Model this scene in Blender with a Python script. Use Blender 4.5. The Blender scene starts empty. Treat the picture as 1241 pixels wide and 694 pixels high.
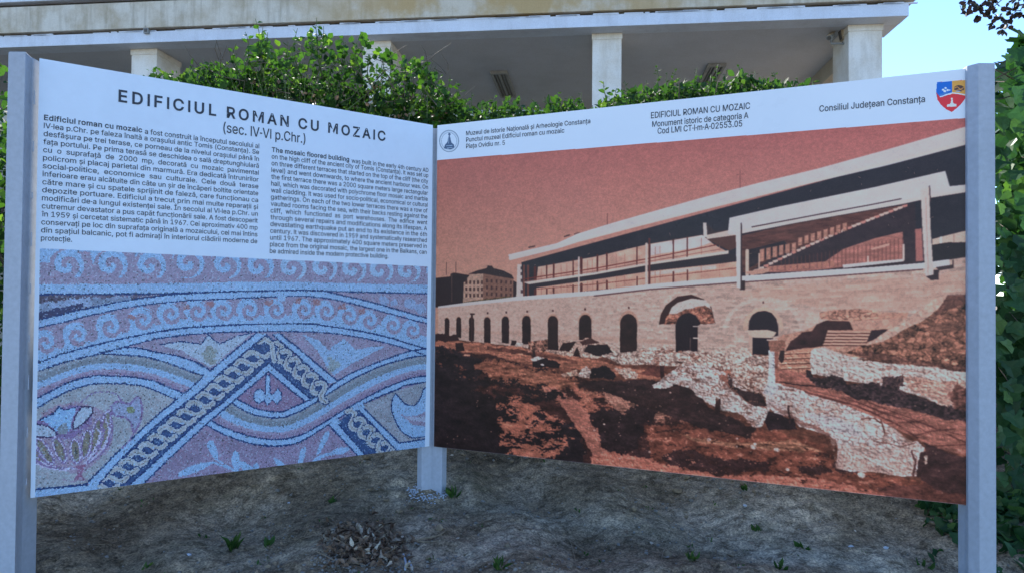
import bpy, bmesh, math, random
import numpy as np
from mathutils import Vector, Matrix
random.seed(7); R_ = math.radians
S = bpy.context.scene

# ------------------------------------------------------------------ camera
FPX, CX, CY = 827.0, 620.5, 347.0                       # focal length and centre in pixels of a 1241 x 694 picture
PITCH, ROLL = 0.0169, 0.0089
CAM = np.array([0.0, 0.0, 1.6])
_cp, _sp, _cr, _sr = math.cos(PITCH), math.sin(PITCH), math.cos(ROLL), math.sin(ROLL)
RIGHT = np.array([_cr, -_sp*_sr, _cp*_sr]); UP = np.array([-_sr, -_sp*_cr, _cp*_cr]); FWD = np.array([0, _cp, _sp])
cd = bpy.data.cameras.new('camera'); cam = bpy.data.objects.new('camera', cd); S.collection.objects.link(cam)
cd.sensor_fit = 'HORIZONTAL'; cd.sensor_width = 36.0; cd.lens = FPX/1241*36; cd.clip_start = .05; cd.clip_end = 3000
cam.matrix_world = Matrix(((RIGHT[0], UP[0], -FWD[0], CAM[0]), (RIGHT[1], UP[1], -FWD[1], CAM[1]), (RIGHT[2], UP[2], -FWD[2], CAM[2]), (0, 0, 0, 1)))
S.camera = cam

# ------------------------------------------------------------------ daylight
SUN_AZ = R_(-20); SUN_EL = R_(36)                        # azimuth measured from +Y towards +X
w = bpy.data.worlds.new('World'); S.world = w; w.use_nodes = True
nt = w.node_tree; bgn = nt.nodes['Background']
sky = nt.nodes.new('ShaderNodeTexSky'); sky.sky_type = 'NISHITA'; sky.sun_disc = False
sky.sun_elevation = SUN_EL; sky.sun_rotation = SUN_AZ; sky.air_density = .8; sky.dust_density = 0; sky.ozone_density = 4.5
nt.links.new(sky.outputs[0], bgn.inputs[0]); bgn.inputs[1].default_value = .12
sd = bpy.data.lights.new('sun', 'SUN'); sun = bpy.data.objects.new('sun', sd); S.collection.objects.link(sun)
sd.energy = 3.2; sd.angle = R_(.53); sd.color = (1, .95, .87)
sv = Vector((math.sin(SUN_AZ)*math.cos(SUN_EL), math.cos(SUN_AZ)*math.cos(SUN_EL), math.sin(SUN_EL)))
sun.rotation_euler = sv.to_track_quat('Z', 'Y').to_euler(); sun.location = (6, 9, 12)
vs = S.view_settings; vs.view_transform = 'Standard'; vs.look = 'None'; vs.gamma = 1; vs.exposure = 1.8

# ------------------------------------------------------------------ helpers
def ray(px, py):
    return FWD+RIGHT*((px-CX)/FPX)+UP*((CY-py)/FPX)
def at(px, py, Y):
    d = ray(px, py); return CAM+d*(Y/d[1])
def hit(px, py, p0, n):
    d = ray(px, py); return CAM+d*(np.dot(p0-CAM, n)/np.dot(d, n))
def link(name, me, mat=None, parent=None, label=None, cat=None, group=None, kind=None):
    o = bpy.data.objects.new(name, me); S.collection.objects.link(o)
    if me is not None and mat is not None:
        for m in (mat if isinstance(mat, (list, tuple)) else [mat]): me.materials.append(m)
    if parent is not None: o.parent = parent
    for k, v in (('label', label), ('category', cat), ('group', group), ('kind', kind)):
        if v: o[k] = v
    return o
def empty(name, loc, label, cat, group=None):
    o = link(name, None, label=label, cat=cat, group=group); o.location = loc; return o
def mesh(name, V, F, smooth=False):
    me = bpy.data.meshes.new(name); me.from_pydata([tuple(map(float, v)) for v in V], [], [tuple(map(int, f)) for f in F]); me.update()
    if smooth: me.polygons.foreach_set('use_smooth', [True]*len(me.polygons))
    return me
class MB:
    """collects boxes, prisms and tubes; parent-space = world minus base"""
    def __init__(s, base=(0, 0, 0)): s.V = []; s.F = []; s.b = np.array(base, float)
    def add(s, V, F):
        n = len(s.V); s.V += [np.array(v, float)-s.b for v in V]; s.F += [tuple(i+n for i in f) for f in F]; return s
    def box(s, c, e1, e2, e3):
        c, e1, e2, e3 = map(lambda a: np.array(a, float), (c, e1, e2, e3))
        V = [c+e1*i+e2*j+e3*k for k in (-.5, .5) for j in (-.5, .5) for i in (-.5, .5)]
        F = [(0, 2, 3, 1), (4, 5, 7, 6), (0, 1, 5, 4), (2, 6, 7, 3), (0, 4, 6, 2), (1, 3, 7, 5)]
        if np.dot(np.cross(e1, e2), e3) < 0: F = [f[::-1] for f in F]
        return s.add(V, F)
    def prism(s, poly, z0, z1):
        n = len(poly); z0 = [z0]*n if np.isscalar(z0) else z0; z1 = [z1]*n if np.isscalar(z1) else z1
        V = [(p[0], p[1], z) for p, z in zip(poly, z0)]+[(p[0], p[1], z) for p, z in zip(poly, z1)]
        F = [tuple(range(n))[::-1], tuple(range(n, 2*n))]+[(i, (i+1) % n, n+(i+1) % n, n+i) for i in range(n)]
        return s.add(V, F)
    def tube(s, pts, r, n=6):
        pts = [np.array(p, float) for p in pts]; rs = [r]*len(pts) if np.isscalar(r) else r; V = []; F = []
        for i, p in enumerate(pts):
            t = pts[min(i+1, len(pts)-1)]-pts[max(i-1, 0)]; t = t/(np.linalg.norm(t)+1e-9)
            a = np.cross(t, (0.31, .17, .93)); a /= np.linalg.norm(a)+1e-9; b = np.cross(t, a)
            for k in range(n): V.append(p+(a*math.cos(2*math.pi*k/n)+b*math.sin(2*math.pi*k/n))*rs[i])
        for i in range(len(pts)-1):
            for k in range(n): F.append((i*n+k, i*n+(k+1) % n, (i+1)*n+(k+1) % n, (i+1)*n+k))
        F.append(tuple(range(n))[::-1]); F.append(tuple(range((len(pts)-1)*n, len(pts)*n)))
        return s.add(V, F)
    def build(s, name, mat, parent=None, bevel=0, smooth=False, **k):
        me = mesh(name, s.V, s.F, smooth)
        if bevel:
            bm = bmesh.new(); bm.from_mesh(me); bmesh.ops.recalc_face_normals(bm, faces=bm.faces)
            bmesh.ops.bevel(bm, geom=[e for e in bm.edges], offset=bevel, segments=2, profile=.6, affect='EDGES', clamp_overlap=True)
            bm.to_mesh(me); bm.free()
        return link(name, me, mat, parent, **k)

# ------------------------------------------------------------------ materials
def mat(name):
    m = bpy.data.materials.new(name); m.use_nodes = True; t = m.node_tree
    return m, t, t.nodes['Principled BSDF'], t.nodes, t.links
def ramp(N, pos, cols):
    r = N.new('ShaderNodeValToRGB'); e = r.color_ramp.elements
    while len(e) < len(pos): e.new(.5)
    for k, (p, c) in enumerate(zip(pos, cols)): e[k].position = p; e[k].color = (c[0], c[1], c[2], 1)
    return r
def noise(N, L, scale, det=6, vec=None, rough=.6, dist=0):
    n = N.new('ShaderNodeTexNoise'); n.inputs['Scale'].default_value = scale; n.inputs['Detail'].default_value = det; n.inputs['Roughness'].default_value = rough; n.inputs['Distortion'].default_value = dist
    if vec is not None: L.new(vec, n.inputs['Vector'])
    return n
def mapping(N, L, sc, rot=(0, 0, 0)):
    g = N.new('ShaderNodeNewGeometry'); m = N.new('ShaderNodeMapping'); m.inputs['Scale'].default_value = sc; m.inputs['Rotation'].default_value = rot
    L.new(g.outputs['Position'], m.inputs[0]); return m.outputs[0]
def mix(N, L, f, a, b, mode='MIX'):
    m = N.new('ShaderNodeMix'); m.data_type = 'RGBA'; m.blend_type = mode
    for v, i in ((f, 0), (a, 6), (b, 7)):
        if isinstance(v, (int, float)): m.inputs[i].default_value = v
        elif isinstance(v, tuple): m.inputs[i].default_value = (*v, 1)
        else: L.new(v, m.inputs[i])
    return m.outputs[2]
def bump(N, L, B, h, st, dist=.01):
    b = N.new('ShaderNodeBump'); b.inputs['Strength'].default_value = st; b.inputs['Distance'].default_value = dist
    L.new(h, b.inputs['Height']); L.new(b.outputs[0], B.inputs['Normal']); return b
def plain(name, col, rough=.5, var=.08, sc=30, bm_=.0, spec=.4, metal=0):
    m, t, B, N, L = mat(name); v = mapping(N, L, (1, 1, 1)); n = noise(N, L, sc, 5, v)
    r = ramp(N, (.3, .7), ([c*(1-var) for c in col], [min(1, c*(1+var)) for c in col])); L.new(n.outputs[0], r.inputs[0]); L.new(r.outputs[0], B.inputs['Base Color'])
    B.inputs['Roughness'].default_value = rough; B.inputs['Specular IOR Level'].default_value = spec; B.inputs['Metallic'].default_value = metal
    if bm_: bump(N, L, B, n.outputs[0], bm_, .004)
    return m
def stained(name, base, dirt, amt=.5, streak=6.0, rough=.85, warm=None, bmp=.25):
    m, t, B, N, L = mat(name)
    v1 = mapping(N, L, (1, 1, 1)); v2 = mapping(N, L, (streak, streak, .9))
    a = noise(N, L, 2.2, 8, v1, .65); b = noise(N, L, 1.0, 6, v2, .6); f = noise(N, L, 60, 4, v1)
    ra = ramp(N, (.42, .68), ((0, 0, 0), (amt, amt, amt))); L.new(a.outputs[0], ra.inputs[0])
    rb = ramp(N, (.5, .75), ((0, 0, 0), (amt*.8, amt*.8, amt*.8))); L.new(b.outputs[0], rb.inputs[0])
    c = mix(N, L, ra.outputs[0], base, dirt); c = mix(N, L, rb.outputs[0], c, tuple(x*.6 for x in dirt))
    if warm:
        wn = noise(N, L, 1.1, 5, v1); rw = ramp(N, (.38, .55), ((.25, .25, .25), (.92, .92, .92))); L.new(wn.outputs[0], rw.inputs[0])
        sx_ = N.new('ShaderNodeSeparateXYZ'); L.new(mapping(N, L, (.05, .05, .05)), sx_.inputs[0]); ad_ = N.new('ShaderNodeMath'); ad_.operation = 'ADD'; ad_.inputs[1].default_value = .5; L.new(sx_.outputs[0], ad_.inputs[0]); rx_ = ramp(N, (.30, .41, .56, .72), ((.12, .12, .12), (1, 1, 1), (1, 1, 1), (.25, .25, .25))); L.new(ad_.outputs[0], rx_.inputs[0])
        c = mix(N, L, mix(N, L, 1.0, rw.outputs[0], rx_.outputs[0], 'MULTIPLY'), c, warm)
    rf = ramp(N, (.3, .7), ((.9, .9, .9), (1.06, 1.06, 1.06))); L.new(f.outputs[0], rf.inputs[0]); c = mix(N, L, 1.0, c, rf.outputs[0], 'MULTIPLY')
    L.new(c, B.inputs['Base Color']); B.inputs['Roughness'].default_value = rough; B.inputs['Specular IOR Level'].default_value = .25
    bump(N, L, B, f.outputs[0], bmp, .004); return m
def leafmat(name, c0, c1, c2, trans=.45, rough=.62, tcol=None):
    m, t, B, N, L = mat(name); g = N.new('ShaderNodeNewGeometry'); oi = N.new('ShaderNodeObjectInfo')
    ad = N.new('ShaderNodeMath'); ad.operation = 'ADD'; L.new(g.outputs['Random Per Island'], ad.inputs[0]); L.new(oi.outputs['Random'], ad.inputs[1])
    fr = N.new('ShaderNodeMath'); fr.operation = 'FRACT'; L.new(ad.outputs[0], fr.inputs[0])
    r = ramp(N, (0, .45, .8, 1), (c0, c1, c1, c2)); L.new(fr.outputs[0], r.inputs[0])
    n = noise(N, L, 90, 3, mapping(N, L, (1, 1, 1))); rr = ramp(N, (.3, .7), ((.8, .8, .8), (1.12, 1.12, 1.12))); L.new(n.outputs[0], rr.inputs[0])
    c = mix(N, L, 1.0, r.outputs[0], rr.outputs[0], 'MULTIPLY'); L.new(c, B.inputs['Base Color'])
    B.inputs['Roughness'].default_value = rough; B.inputs['Specular IOR Level'].default_value = .2
    T = N.new('ShaderNodeBsdfTranslucent'); tc = mix(N, L, 1.0, c, tcol or (1.5, 1.9, .7), 'MULTIPLY'); L.new(tc, T.inputs[0])
    X = N.new('ShaderNodeMixShader'); X.inputs[0].default_value = trans; L.new(B.outputs[0], X.inputs[1]); L.new(T.outputs[0], X.inputs[2])
    L.new(X.outputs[0], N['Material Output'].inputs[0]); return m
# ------------------------------------------------------------------ lettering: outlines of a plain grotesque, 1/1000 em: weight, character, advance, contours
GLYPHS = r"""R(273 89,207 92,264 101,324 114,384 132,441 153,494 177,539 236,539 212,485 191,428 174,370 161,313 154,258 151,207 154,161 160,115 172,67 188,16 209,-38 236,-96 177,-96 139,-21 111,55 95,131
R)273 37,-96 64,-37 86,18 102,69 113,116 120,162 122,207 119,258 112,313 99,370 82,428 62,485 37,539 97,539 121,494 142,441 159,384 173,323 181,264 184,207 178,130 161,53 134,-22 97,-96
R,188 38,-119 68,71 137,71 84,-119
R-190 28,244 28,188 162,188 162,244
R.188 95,-4 78,-1 63,9 53,24 50,41 53,59 63,73 78,83 95,87 113,83 128,73 138,59 141,41 138,24 128,9 113,-1
R/249 235,533 71,-76 14,-76 178,533
R0453 227,-7 174,1 130,24 95,62 69,113 53,178 48,254 53,330 69,395 95,447 130,484 174,508 227,516 279,508 323,484 358,447 384,395 400,330 405,254 400,178 384,113 359,62 323,24 279,1/227,50 261,56 290,74 313,103 330,144 340,194 344,254 340,314 330,365 313,405 290,435 261,453 227,460 192,453 163,435 140,405 123,365 113,314 109,254 113,194 123,144 140,103 163,74 192,56
R1453 76,0 76,55 391,55 391,0/276,509 276,0 212,0 212,448 209,448 86,358 86,427 198,509
R2453 64,0 64,47 234,229 261,257 282,282 299,305 311,327 318,348 320,371 317,397 308,419 293,436 273,449 250,457 224,460 196,457 172,447 153,433 139,413 130,390 127,362 66,362 71,405 86,442 111,473 143,496 182,511 225,516 268,511 306,497 337,474 361,445 376,411 381,372 378,345 371,318 357,290 336,259 306,223 267,180 153,60 153,57 389,57 389,0
R3453 218,-7 173,-3 133,10 98,30 70,57 52,91 44,132 109,132 115,107 126,87 144,71 165,59 191,52 219,50 248,53 275,61 297,74 315,93 325,116 329,145 326,172 316,196 299,217 275,234 242,244 201,248 157,248 157,299 288,448 288,452 70,452 70,509 372,509 372,461 211,278 211,289 264,288 308,276 344,253 371,222 387,186 393,145 387,103 370,66 344,36 309,12 266,-2
R4453 40,105 40,158 247,509 311,509 109,166 109,163 413,163 413,105/282,0 282,121 282,146 282,318 343,318 343,0
R5453 221,-7 178,-2 140,11 108,32 83,60 66,93 60,130 122,130 127,108 138,89 154,73 173,60 196,52 221,50 250,53 276,64 298,82 314,104 324,131 328,162 324,193 314,221 297,244 275,262 248,273 218,277 192,275 167,268 145,258 128,246 67,253 96,509 366,509 366,452 151,452 134,301 136,301 155,315 178,325 203,331 229,334 263,330 294,321 321,306 345,285 364,260 379,231 388,199 391,163 385,117 369,76 343,41 309,15 268,-1
R6453 226,-7 182,-1 142,15 109,40 84,74 69,115 64,162 68,199 80,239 102,285 137,340 252,509 322,509 151,261 145,261 154,275 165,288 179,299 196,307 214,312 235,314 278,309 316,295 346,271 370,240 384,201 389,157 384,112 368,73 343,39 310,14 271,-2/226,48 254,52 279,63 299,79 314,101 324,128 327,157 324,187 314,213 299,235 279,251 254,262 226,265 198,262 174,252 153,235 138,214 128,188 125,158 128,128 138,102 153,79 174,63 198,52
R7453 97,0 323,448 323,452 62,452 62,509 391,509 391,449 165,0
R8453 226,-7 178,-2 136,11 101,33 74,62 57,96 52,135 55,166 65,195 81,220 101,241 125,256 153,265 153,267 119,282 93,308 76,342 70,380 75,417 90,450 114,477 146,498 184,511 226,516 269,511 306,498 337,477 361,450 377,417 382,380 376,342 359,308 333,282 300,267 300,265 327,256 351,241 372,220 387,195 397,166 401,135 395,96 378,62 352,33 317,11 275,-2/226,49 258,52 285,60 307,74 323,91 333,113 337,139 333,165 322,189 305,208 283,223 256,232 226,235 196,232 169,223 147,208 130,189 119,165 115,139 119,113 129,91 145,74 167,60 195,52/226,290 252,292 274,300 293,313 307,330 316,351 319,376 316,399 308,420 294,437 275,449 252,457 226,460 200,457 177,449 159,437 145,420 136,399 133,376 136,351 145,330 159,313 178,300 201,292
R9453 226,516 271,510 310,494 343,468 368,434 384,393 389,347 385,309 373,270 350,224 315,168 200,0 130,0 301,248 307,248 299,234 287,221 273,210 257,202 238,196 218,195 175,199 137,214 106,237 83,269 68,307 64,352 69,397 85,436 110,469 143,494 182,510/226,460 199,457 174,446 154,429 138,407 129,381 125,352 129,322 138,295 154,274 174,257 199,247 226,243 254,247 279,257 299,273 314,295 324,321 327,350 324,381 314,407 299,429 279,446 254,457
R:188 95,-4 78,-1 63,9 53,24 50,41 53,59 63,73 78,83 95,87 113,83 128,73 138,59 141,41 138,24 128,9 113,-1/95,271 78,274 63,284 53,299 50,316 53,334 63,349 78,359 95,362 113,359 128,349 138,334 141,316 138,299 128,284 113,274
R;188 38,-119 68,71 137,71 84,-119/103,271 86,274 71,284 61,299 58,316 61,334 71,349 86,359 103,362 121,359 136,349 146,334 149,316 146,299 136,284 121,274
RA480 16,0 201,509 276,509 463,0 395,0 287,302 276,334 264,372 250,420 232,478 245,478 228,419 213,371 201,333 191,302 85,0/110,142 110,199 370,199 370,142
RB456 60,0 60,509 241,509 289,504 329,491 359,469 381,442 394,410 398,374 395,344 387,320 373,301 356,286 336,275 315,267 315,262 339,257 363,245 385,227 402,203 414,173 418,136 413,100 400,67 377,39 344,18 301,4 247,0/125,57 245,57 296,63 330,80 349,105 355,137 352,161 342,184 327,203 306,218 279,228 248,231 125,231/125,285 238,285 265,288 288,296 308,309 323,326 333,348 336,372 330,403 313,429 283,446 240,452 125,452
RC510 267,-7 205,1 150,25 104,63 70,115 48,179 40,254 48,329 70,393 104,445 150,484 205,508 267,516 305,513 340,504 373,490 402,471 427,447 448,418 463,385 473,348 408,348 401,373 389,395 375,413 357,428 337,440 315,449 292,454 267,456 223,450 184,432 150,403 125,364 109,314 103,254 109,194 125,145 151,105 184,76 223,59 267,53 292,55 315,60 337,69 357,81 375,96 389,114 401,136 408,160 473,160 463,124 448,91 428,62 402,38 373,19 341,5 305,-4
RD502 219,0 96,0 96,57 215,57 272,63 318,81 354,110 379,149 394,198 399,255 394,312 379,361 354,399 320,428 275,446 221,452 93,452 93,509 225,509 294,501 353,478 399,441 433,391 455,329 462,255 455,181 433,119 398,68 351,31 291,8/125,509 125,0 60,0 60,509
RE419 60,0 60,509 372,509 372,452 125,452 125,286 355,286 355,229 125,229 125,57 375,57 375,0
RF410 60,0 60,509 369,509 369,452 125,452 125,278 346,278 346,221 125,221 125,0
RI165 52,0 52,509 113,509 113,0
RJ396 185,-7 124,3 75,33 44,81 33,145 33,173 98,173 98,145 104,104 122,74 149,56 185,50 220,56 248,74 266,104 272,145 272,509 336,509 336,145 326,81 294,33 246,3
RL393 60,0 60,509 125,509 125,57 361,57 361,0
RM628 60,0 60,509 152,509 277,187 282,174 287,159 293,141 299,123 305,103 311,84 317,65 322,49 307,49 312,65 318,83 324,102 330,121 336,140 342,158 348,174 352,187 476,509 568,509 568,0 504,0 504,291 504,308 504,327 505,347 505,369 506,391 506,413 507,435 507,457 513,457 505,433 498,409 490,386 482,363 474,341 467,322 461,305 456,291 342,0 286,0 170,291 165,304 159,321 152,340 145,361 137,384 129,408 121,432 112,457 119,457 119,437 120,416 120,394 121,372 121,350 122,328 122,309 122,291 122,0
RN523 60,0 60,509 136,509 343,183 352,169 363,151 375,130 388,107 401,82 414,55 405,54 402,81 401,108 400,134 399,157 399,178 399,195 399,509 463,509 463,0 387,0 202,290 190,310 177,331 164,354 148,381 130,413 108,452 119,454 121,417 122,384 123,354 124,328 125,307 125,291 125,0
RO533 267,-7 205,1 150,25 105,63 70,115 48,179 40,254 48,329 70,393 105,445 150,484 205,508 267,516 329,508 384,484 429,445 464,393 486,329 493,254 486,179 464,115 429,63 384,25 329,1/267,53 310,59 349,76 383,105 408,144 425,194 430,254 425,314 408,365 383,404 349,433 310,450 267,456 223,450 184,433 151,404 125,364 109,314 103,254 109,194 125,144 151,105 184,76 223,59
RP445 60,0 60,509 235,509 289,503 332,487 366,462 390,430 404,391 409,348 404,304 390,265 366,233 332,207 289,191 235,186 109,186 109,242 233,242 269,246 297,256 318,272 333,294 342,319 344,348 342,376 333,402 318,423 297,439 268,449 232,452 125,452 125,0
RR449 60,0 60,509 236,509 290,504 333,489 367,465 390,433 405,395 409,352 405,309 390,271 367,240 333,217 289,203 236,198 96,198 96,255 234,255 269,258 298,267 319,281 334,300 342,324 345,352 342,380 334,405 319,425 298,440 269,449 233,452 125,452 125,0/353,0 230,229 303,229 428,0
RS447 224,-9 172,-4 128,9 91,31 64,60 46,96 38,137 104,137 110,110 123,88 142,71 166,59 194,52 224,49 257,52 286,60 311,74 329,92 341,114 346,139 342,161 332,179 316,193 296,205 272,214 245,222 184,239 128,260 86,289 60,326 52,372 58,413 75,448 102,476 138,498 180,511 227,516 275,511 316,498 351,476 377,449 394,415 401,378 337,378 326,412 302,437 267,453 225,459 194,456 167,448 145,435 129,418 118,398 115,376 119,352 131,334 148,319 169,308 191,300 212,293 264,279 287,272 312,264 336,252 359,238 379,220 395,198 405,171 408,139 403,99 386,64 360,34 323,11 278,-4
RT449 32,452 32,509 417,509 417,452 257,452 257,0 193,0 193,452
RU517 259,-8 203,-2 154,15 114,43 85,80 66,124 60,173 60,509 124,509 124,178 128,144 141,113 160,87 187,68 220,56 259,52 298,56 331,68 357,87 377,113 389,144 393,178 393,509 457,509 457,173 451,124 433,80 403,43 363,15 315,-2
RV480 204,0 16,509 84,509 192,206 203,176 215,137 230,89 248,31 235,31 252,90 267,138 279,176 290,206 395,509 463,509 278,0
RZ438 42,0 42,46 273,385 289,408 306,431 323,453 341,476 348,454 317,453 285,452 254,452 223,452 40,452 40,509 397,509 397,462 169,129 152,105 134,81 116,57 97,33 90,54 121,56 152,57 183,57 214,57 399,57 399,0
Ra389 160,-9 126,-5 94,5 68,22 48,45 35,73 30,108 34,138 43,161 58,179 78,193 100,203 125,211 152,216 178,220 209,224 234,227 252,230 265,235 273,243 276,255 276,257 273,279 267,297 256,311 240,322 220,329 196,331 171,329 149,322 132,313 118,301 107,288 100,274 41,291 57,322 79,346 104,364 133,375 163,382 194,384 215,383 239,379 263,372 286,360 306,343 322,320 333,290 337,251 337,0 277,0 277,52 272,52 264,38 252,25 236,12 215,1 190,-6/170,45 202,49 228,59 248,74 263,93 272,115 276,138 276,190 270,186 259,182 246,179 231,176 216,173 200,171 186,169 175,168 154,164 134,159 117,150 103,139 95,124 92,105 94,87 102,72 114,61 130,52 149,47
Rb424 229,-8 198,-5 172,4 153,17 138,31 127,46 118,59 112,59 112,0 53,0 53,509 114,509 114,319 118,319 127,331 137,346 152,360 171,373 197,381 229,384 274,378 313,361 345,332 370,293 385,245 390,189 385,133 370,84 346,45 313,16 274,-2/220,47 253,51 279,66 301,88 316,117 325,151 328,189 325,227 316,261 301,290 280,311 253,325 220,330 188,325 161,312 140,291 125,263 116,229 113,189 116,150 125,115 140,86 162,65 188,51
Rc396 207,-8 159,-2 117,16 82,46 56,85 40,133 34,187 40,243 56,291 82,330 117,360 159,378 207,384 234,383 260,377 284,368 305,356 324,341 340,322 353,301 362,277 303,262 298,276 290,289 281,301 270,311 257,319 242,325 226,329 207,330 173,325 145,310 124,287 108,258 99,224 96,187 99,151 108,117 124,89 145,66 173,51 207,46 226,48 243,52 258,58 271,66 282,76 292,89 299,102 304,117 363,102 354,78 341,56 325,37 306,21 285,9 261,-1 235,-6
Rd424 195,-8 151,-2 111,16 79,45 55,84 39,133 34,189 39,245 55,293 79,332 112,361 151,378 196,384 228,381 253,373 272,360 287,346 298,331 306,319 311,319 311,509 372,509 372,0 313,0 313,59 307,59 298,46 287,31 272,17 252,4 227,-5/205,47 236,51 263,65 284,86 299,115 309,150 312,189 309,229 300,263 284,291 263,312 237,325 205,330 172,325 145,311 124,290 108,261 99,227 96,189 99,151 109,117 124,88 145,66 172,51
Re404 212,-8 161,-2 117,16 82,46 56,85 40,132 34,187 39,242 55,290 81,329 115,359 157,378 205,384 236,382 266,374 294,361 319,341 341,315 357,282 368,242 371,194 371,169 75,169 75,221 338,221 310,202 307,237 298,269 283,294 263,314 237,326 205,330 173,326 146,313 125,294 109,270 99,241 96,211 96,178 100,139 110,106 128,80 151,61 179,50 212,46 234,48 254,53 271,61 285,73 297,88 306,105 365,91 353,63 335,39 311,19 283,4 249,-5
Rf254 228,379 228,327 6,327 6,379/81,0 81,432 84,461 96,486 113,505 135,519 161,527 187,530 207,529 222,527 234,524 243,521 227,468 222,470 215,472 206,473 195,474 171,470 154,460 145,443 142,419 142,0
Rg425 207,-151 168,-148 134,-140 105,-127 82,-110 64,-91 51,-69 101,-41 110,-53 122,-66 136,-78 154,-88 178,-95 207,-97 249,-92 282,-75 304,-47 311,-6 311,68 306,68 298,56 287,41 272,28 252,16 227,8 195,5 152,10 113,27 80,53 55,90 39,136 34,191 39,246 55,293 80,332 112,361 152,378 196,384 228,382 253,373 273,360 288,346 299,331 308,319 313,319 313,379 372,379 372,-9 367,-54 350,-90 324,-117 291,-136 251,-147/205,59 237,63 264,75 285,95 300,121 309,154 312,193 309,231 300,264 285,291 264,312 237,325 205,330 172,325 145,312 124,290 109,262 99,229 96,193 99,155 109,123 124,96 145,76 172,63
Rh410 114,227 114,0 53,0 53,509 114,509 114,287 102,287 124,332 152,362 187,379 227,384 264,380 295,369 321,349 341,321 353,285 357,240 357,0 296,0 296,235 290,275 273,304 246,323 210,329 184,326 161,317 141,303 126,283 117,257
Ri167 53,0 53,379 114,379 114,0/84,443 67,446 54,455 44,468 41,483 44,499 54,512 67,521 84,524 100,521 114,512 123,499 126,483 123,468 114,455 100,446
Rj167 53,379 114,379 114,-30 111,-63 102,-90 86,-113 65,-129 37,-139 4,-143 -10,-143 -10,-87 2,-87 25,-83 40,-72 50,-54 53,-29/83,443 67,446 53,455 44,468 41,483 44,499 53,512 67,521 83,524 100,521 114,512 123,499 126,483 123,468 114,455 100,446
Rk381 110,137 110,212 121,212 284,379 360,379 184,199 177,199/53,0 53,509 114,509 114,0/294,0 148,186 191,229 372,0
Rl165 53,0 53,509 112,509 112,0
Rm610 53,0 53,379 112,379 112,295 108,295 118,323 132,346 151,363 172,376 195,384 219,386 257,380 287,361 309,331 321,295 312,295 322,321 337,343 357,361 381,375 407,383 437,386 468,383 497,372 522,354 541,328 553,296 557,255 557,0 496,0 496,254 490,289 473,313 447,326 419,330 395,328 374,320 358,307 345,290 338,270 335,247 335,0 274,0 274,260 269,288 253,311 229,326 199,330 178,328 158,320 140,307 126,289 117,266 114,238 114,0
Rn410 114,227 114,0 53,0 53,379 112,379 112,287 102,287 124,332 152,362 187,379 227,384 264,380 295,369 321,349 341,321 353,285 357,240 357,0 296,0 296,235 290,275 273,304 246,323 210,329 184,326 161,317 141,303 126,283 117,257
Ro415 207,-8 159,-2 117,16 82,46 56,85 40,133 34,187 40,243 56,291 82,330 117,360 159,378 207,384 256,378 299,360 333,330 359,291 376,243 381,187 376,133 359,85 333,46 299,16 256,-2/207,46 242,51 270,66 292,89 307,117 316,151 319,187 316,224 307,258 292,287 270,310 242,325 207,330 173,325 145,310 124,287 108,258 99,224 96,187 99,151 108,117 124,89 145,66 173,51
Rp424 53,-143 53,379 112,379 112,319 118,319 126,331 137,346 152,360 171,373 197,381 229,384 274,378 313,361 345,332 370,293 385,245 390,189 385,133 370,84 346,45 313,16 274,-2 229,-8 198,-5 173,4 153,17 138,31 127,46 118,59 114,59 114,-143/220,47 253,51 279,66 301,88 316,117 325,151 328,189 325,227 316,261 301,290 280,311 253,325 220,330 188,325 161,312 140,291 125,263 116,229 113,189 116,150 125,115 140,86 162,65 188,51
Rq424 372,-143 311,-143 311,59 306,59 298,46 287,31 272,17 252,4 227,-5 195,-8 151,-2 111,16 79,45 55,84 39,133 34,189 39,245 55,293 79,332 112,361 151,378 196,384 228,381 253,373 272,360 287,346 298,331 307,319 313,319 313,379 372,379/205,47 236,51 263,65 284,86 299,115 309,150 312,189 309,229 300,263 284,291 263,312 237,325 205,330 172,325 145,311 124,290 108,261 99,227 96,189 99,151 109,117 124,88 145,66 172,51
Rr259 53,0 53,379 112,379 112,321 115,321 130,347 152,367 181,380 213,385 221,385 229,384 237,384 243,384 243,322 239,323 230,324 219,325 207,326 182,323 159,315 140,301 126,284 117,262 114,237 114,0
Rs365 182,-8 145,-5 112,3 84,18 62,38 45,63 36,94 94,107 105,79 124,60 150,49 181,45 217,50 244,62 262,81 268,103 265,121 254,136 237,147 212,155 149,170 104,186 72,208 53,237 47,274 51,305 65,332 87,354 115,370 149,381 187,384 223,381 254,372 279,358 299,339 314,316 324,290 268,277 258,298 243,316 219,328 187,333 156,329 131,317 114,299 109,277 112,258 124,243 144,232 172,223 229,209 275,194 306,171 325,142 331,107 326,75 312,47 290,24 260,6 223,-5
Rt227 204,379 204,327 6,327 6,379/65,471 126,471 126,98 128,76 136,61 150,53 170,50 177,50 185,51 194,52 202,54 213,2 203,-1 192,-3 180,-4 168,-4 125,2 92,21 72,52 65,93
Ru410 182,-5 146,-1 115,11 89,31 69,59 57,95 53,139 53,379 114,379 114,144 119,105 137,75 164,56 200,50 226,53 249,62 268,77 283,97 293,122 296,153 296,379 357,379 357,0 298,0 298,92 307,92 286,47 257,17 222,0
Rv389 163,0 17,379 84,379 165,155 177,121 187,87 196,53 206,21 184,21 194,53 203,87 213,121 224,155 305,379 371,379 226,0
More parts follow.
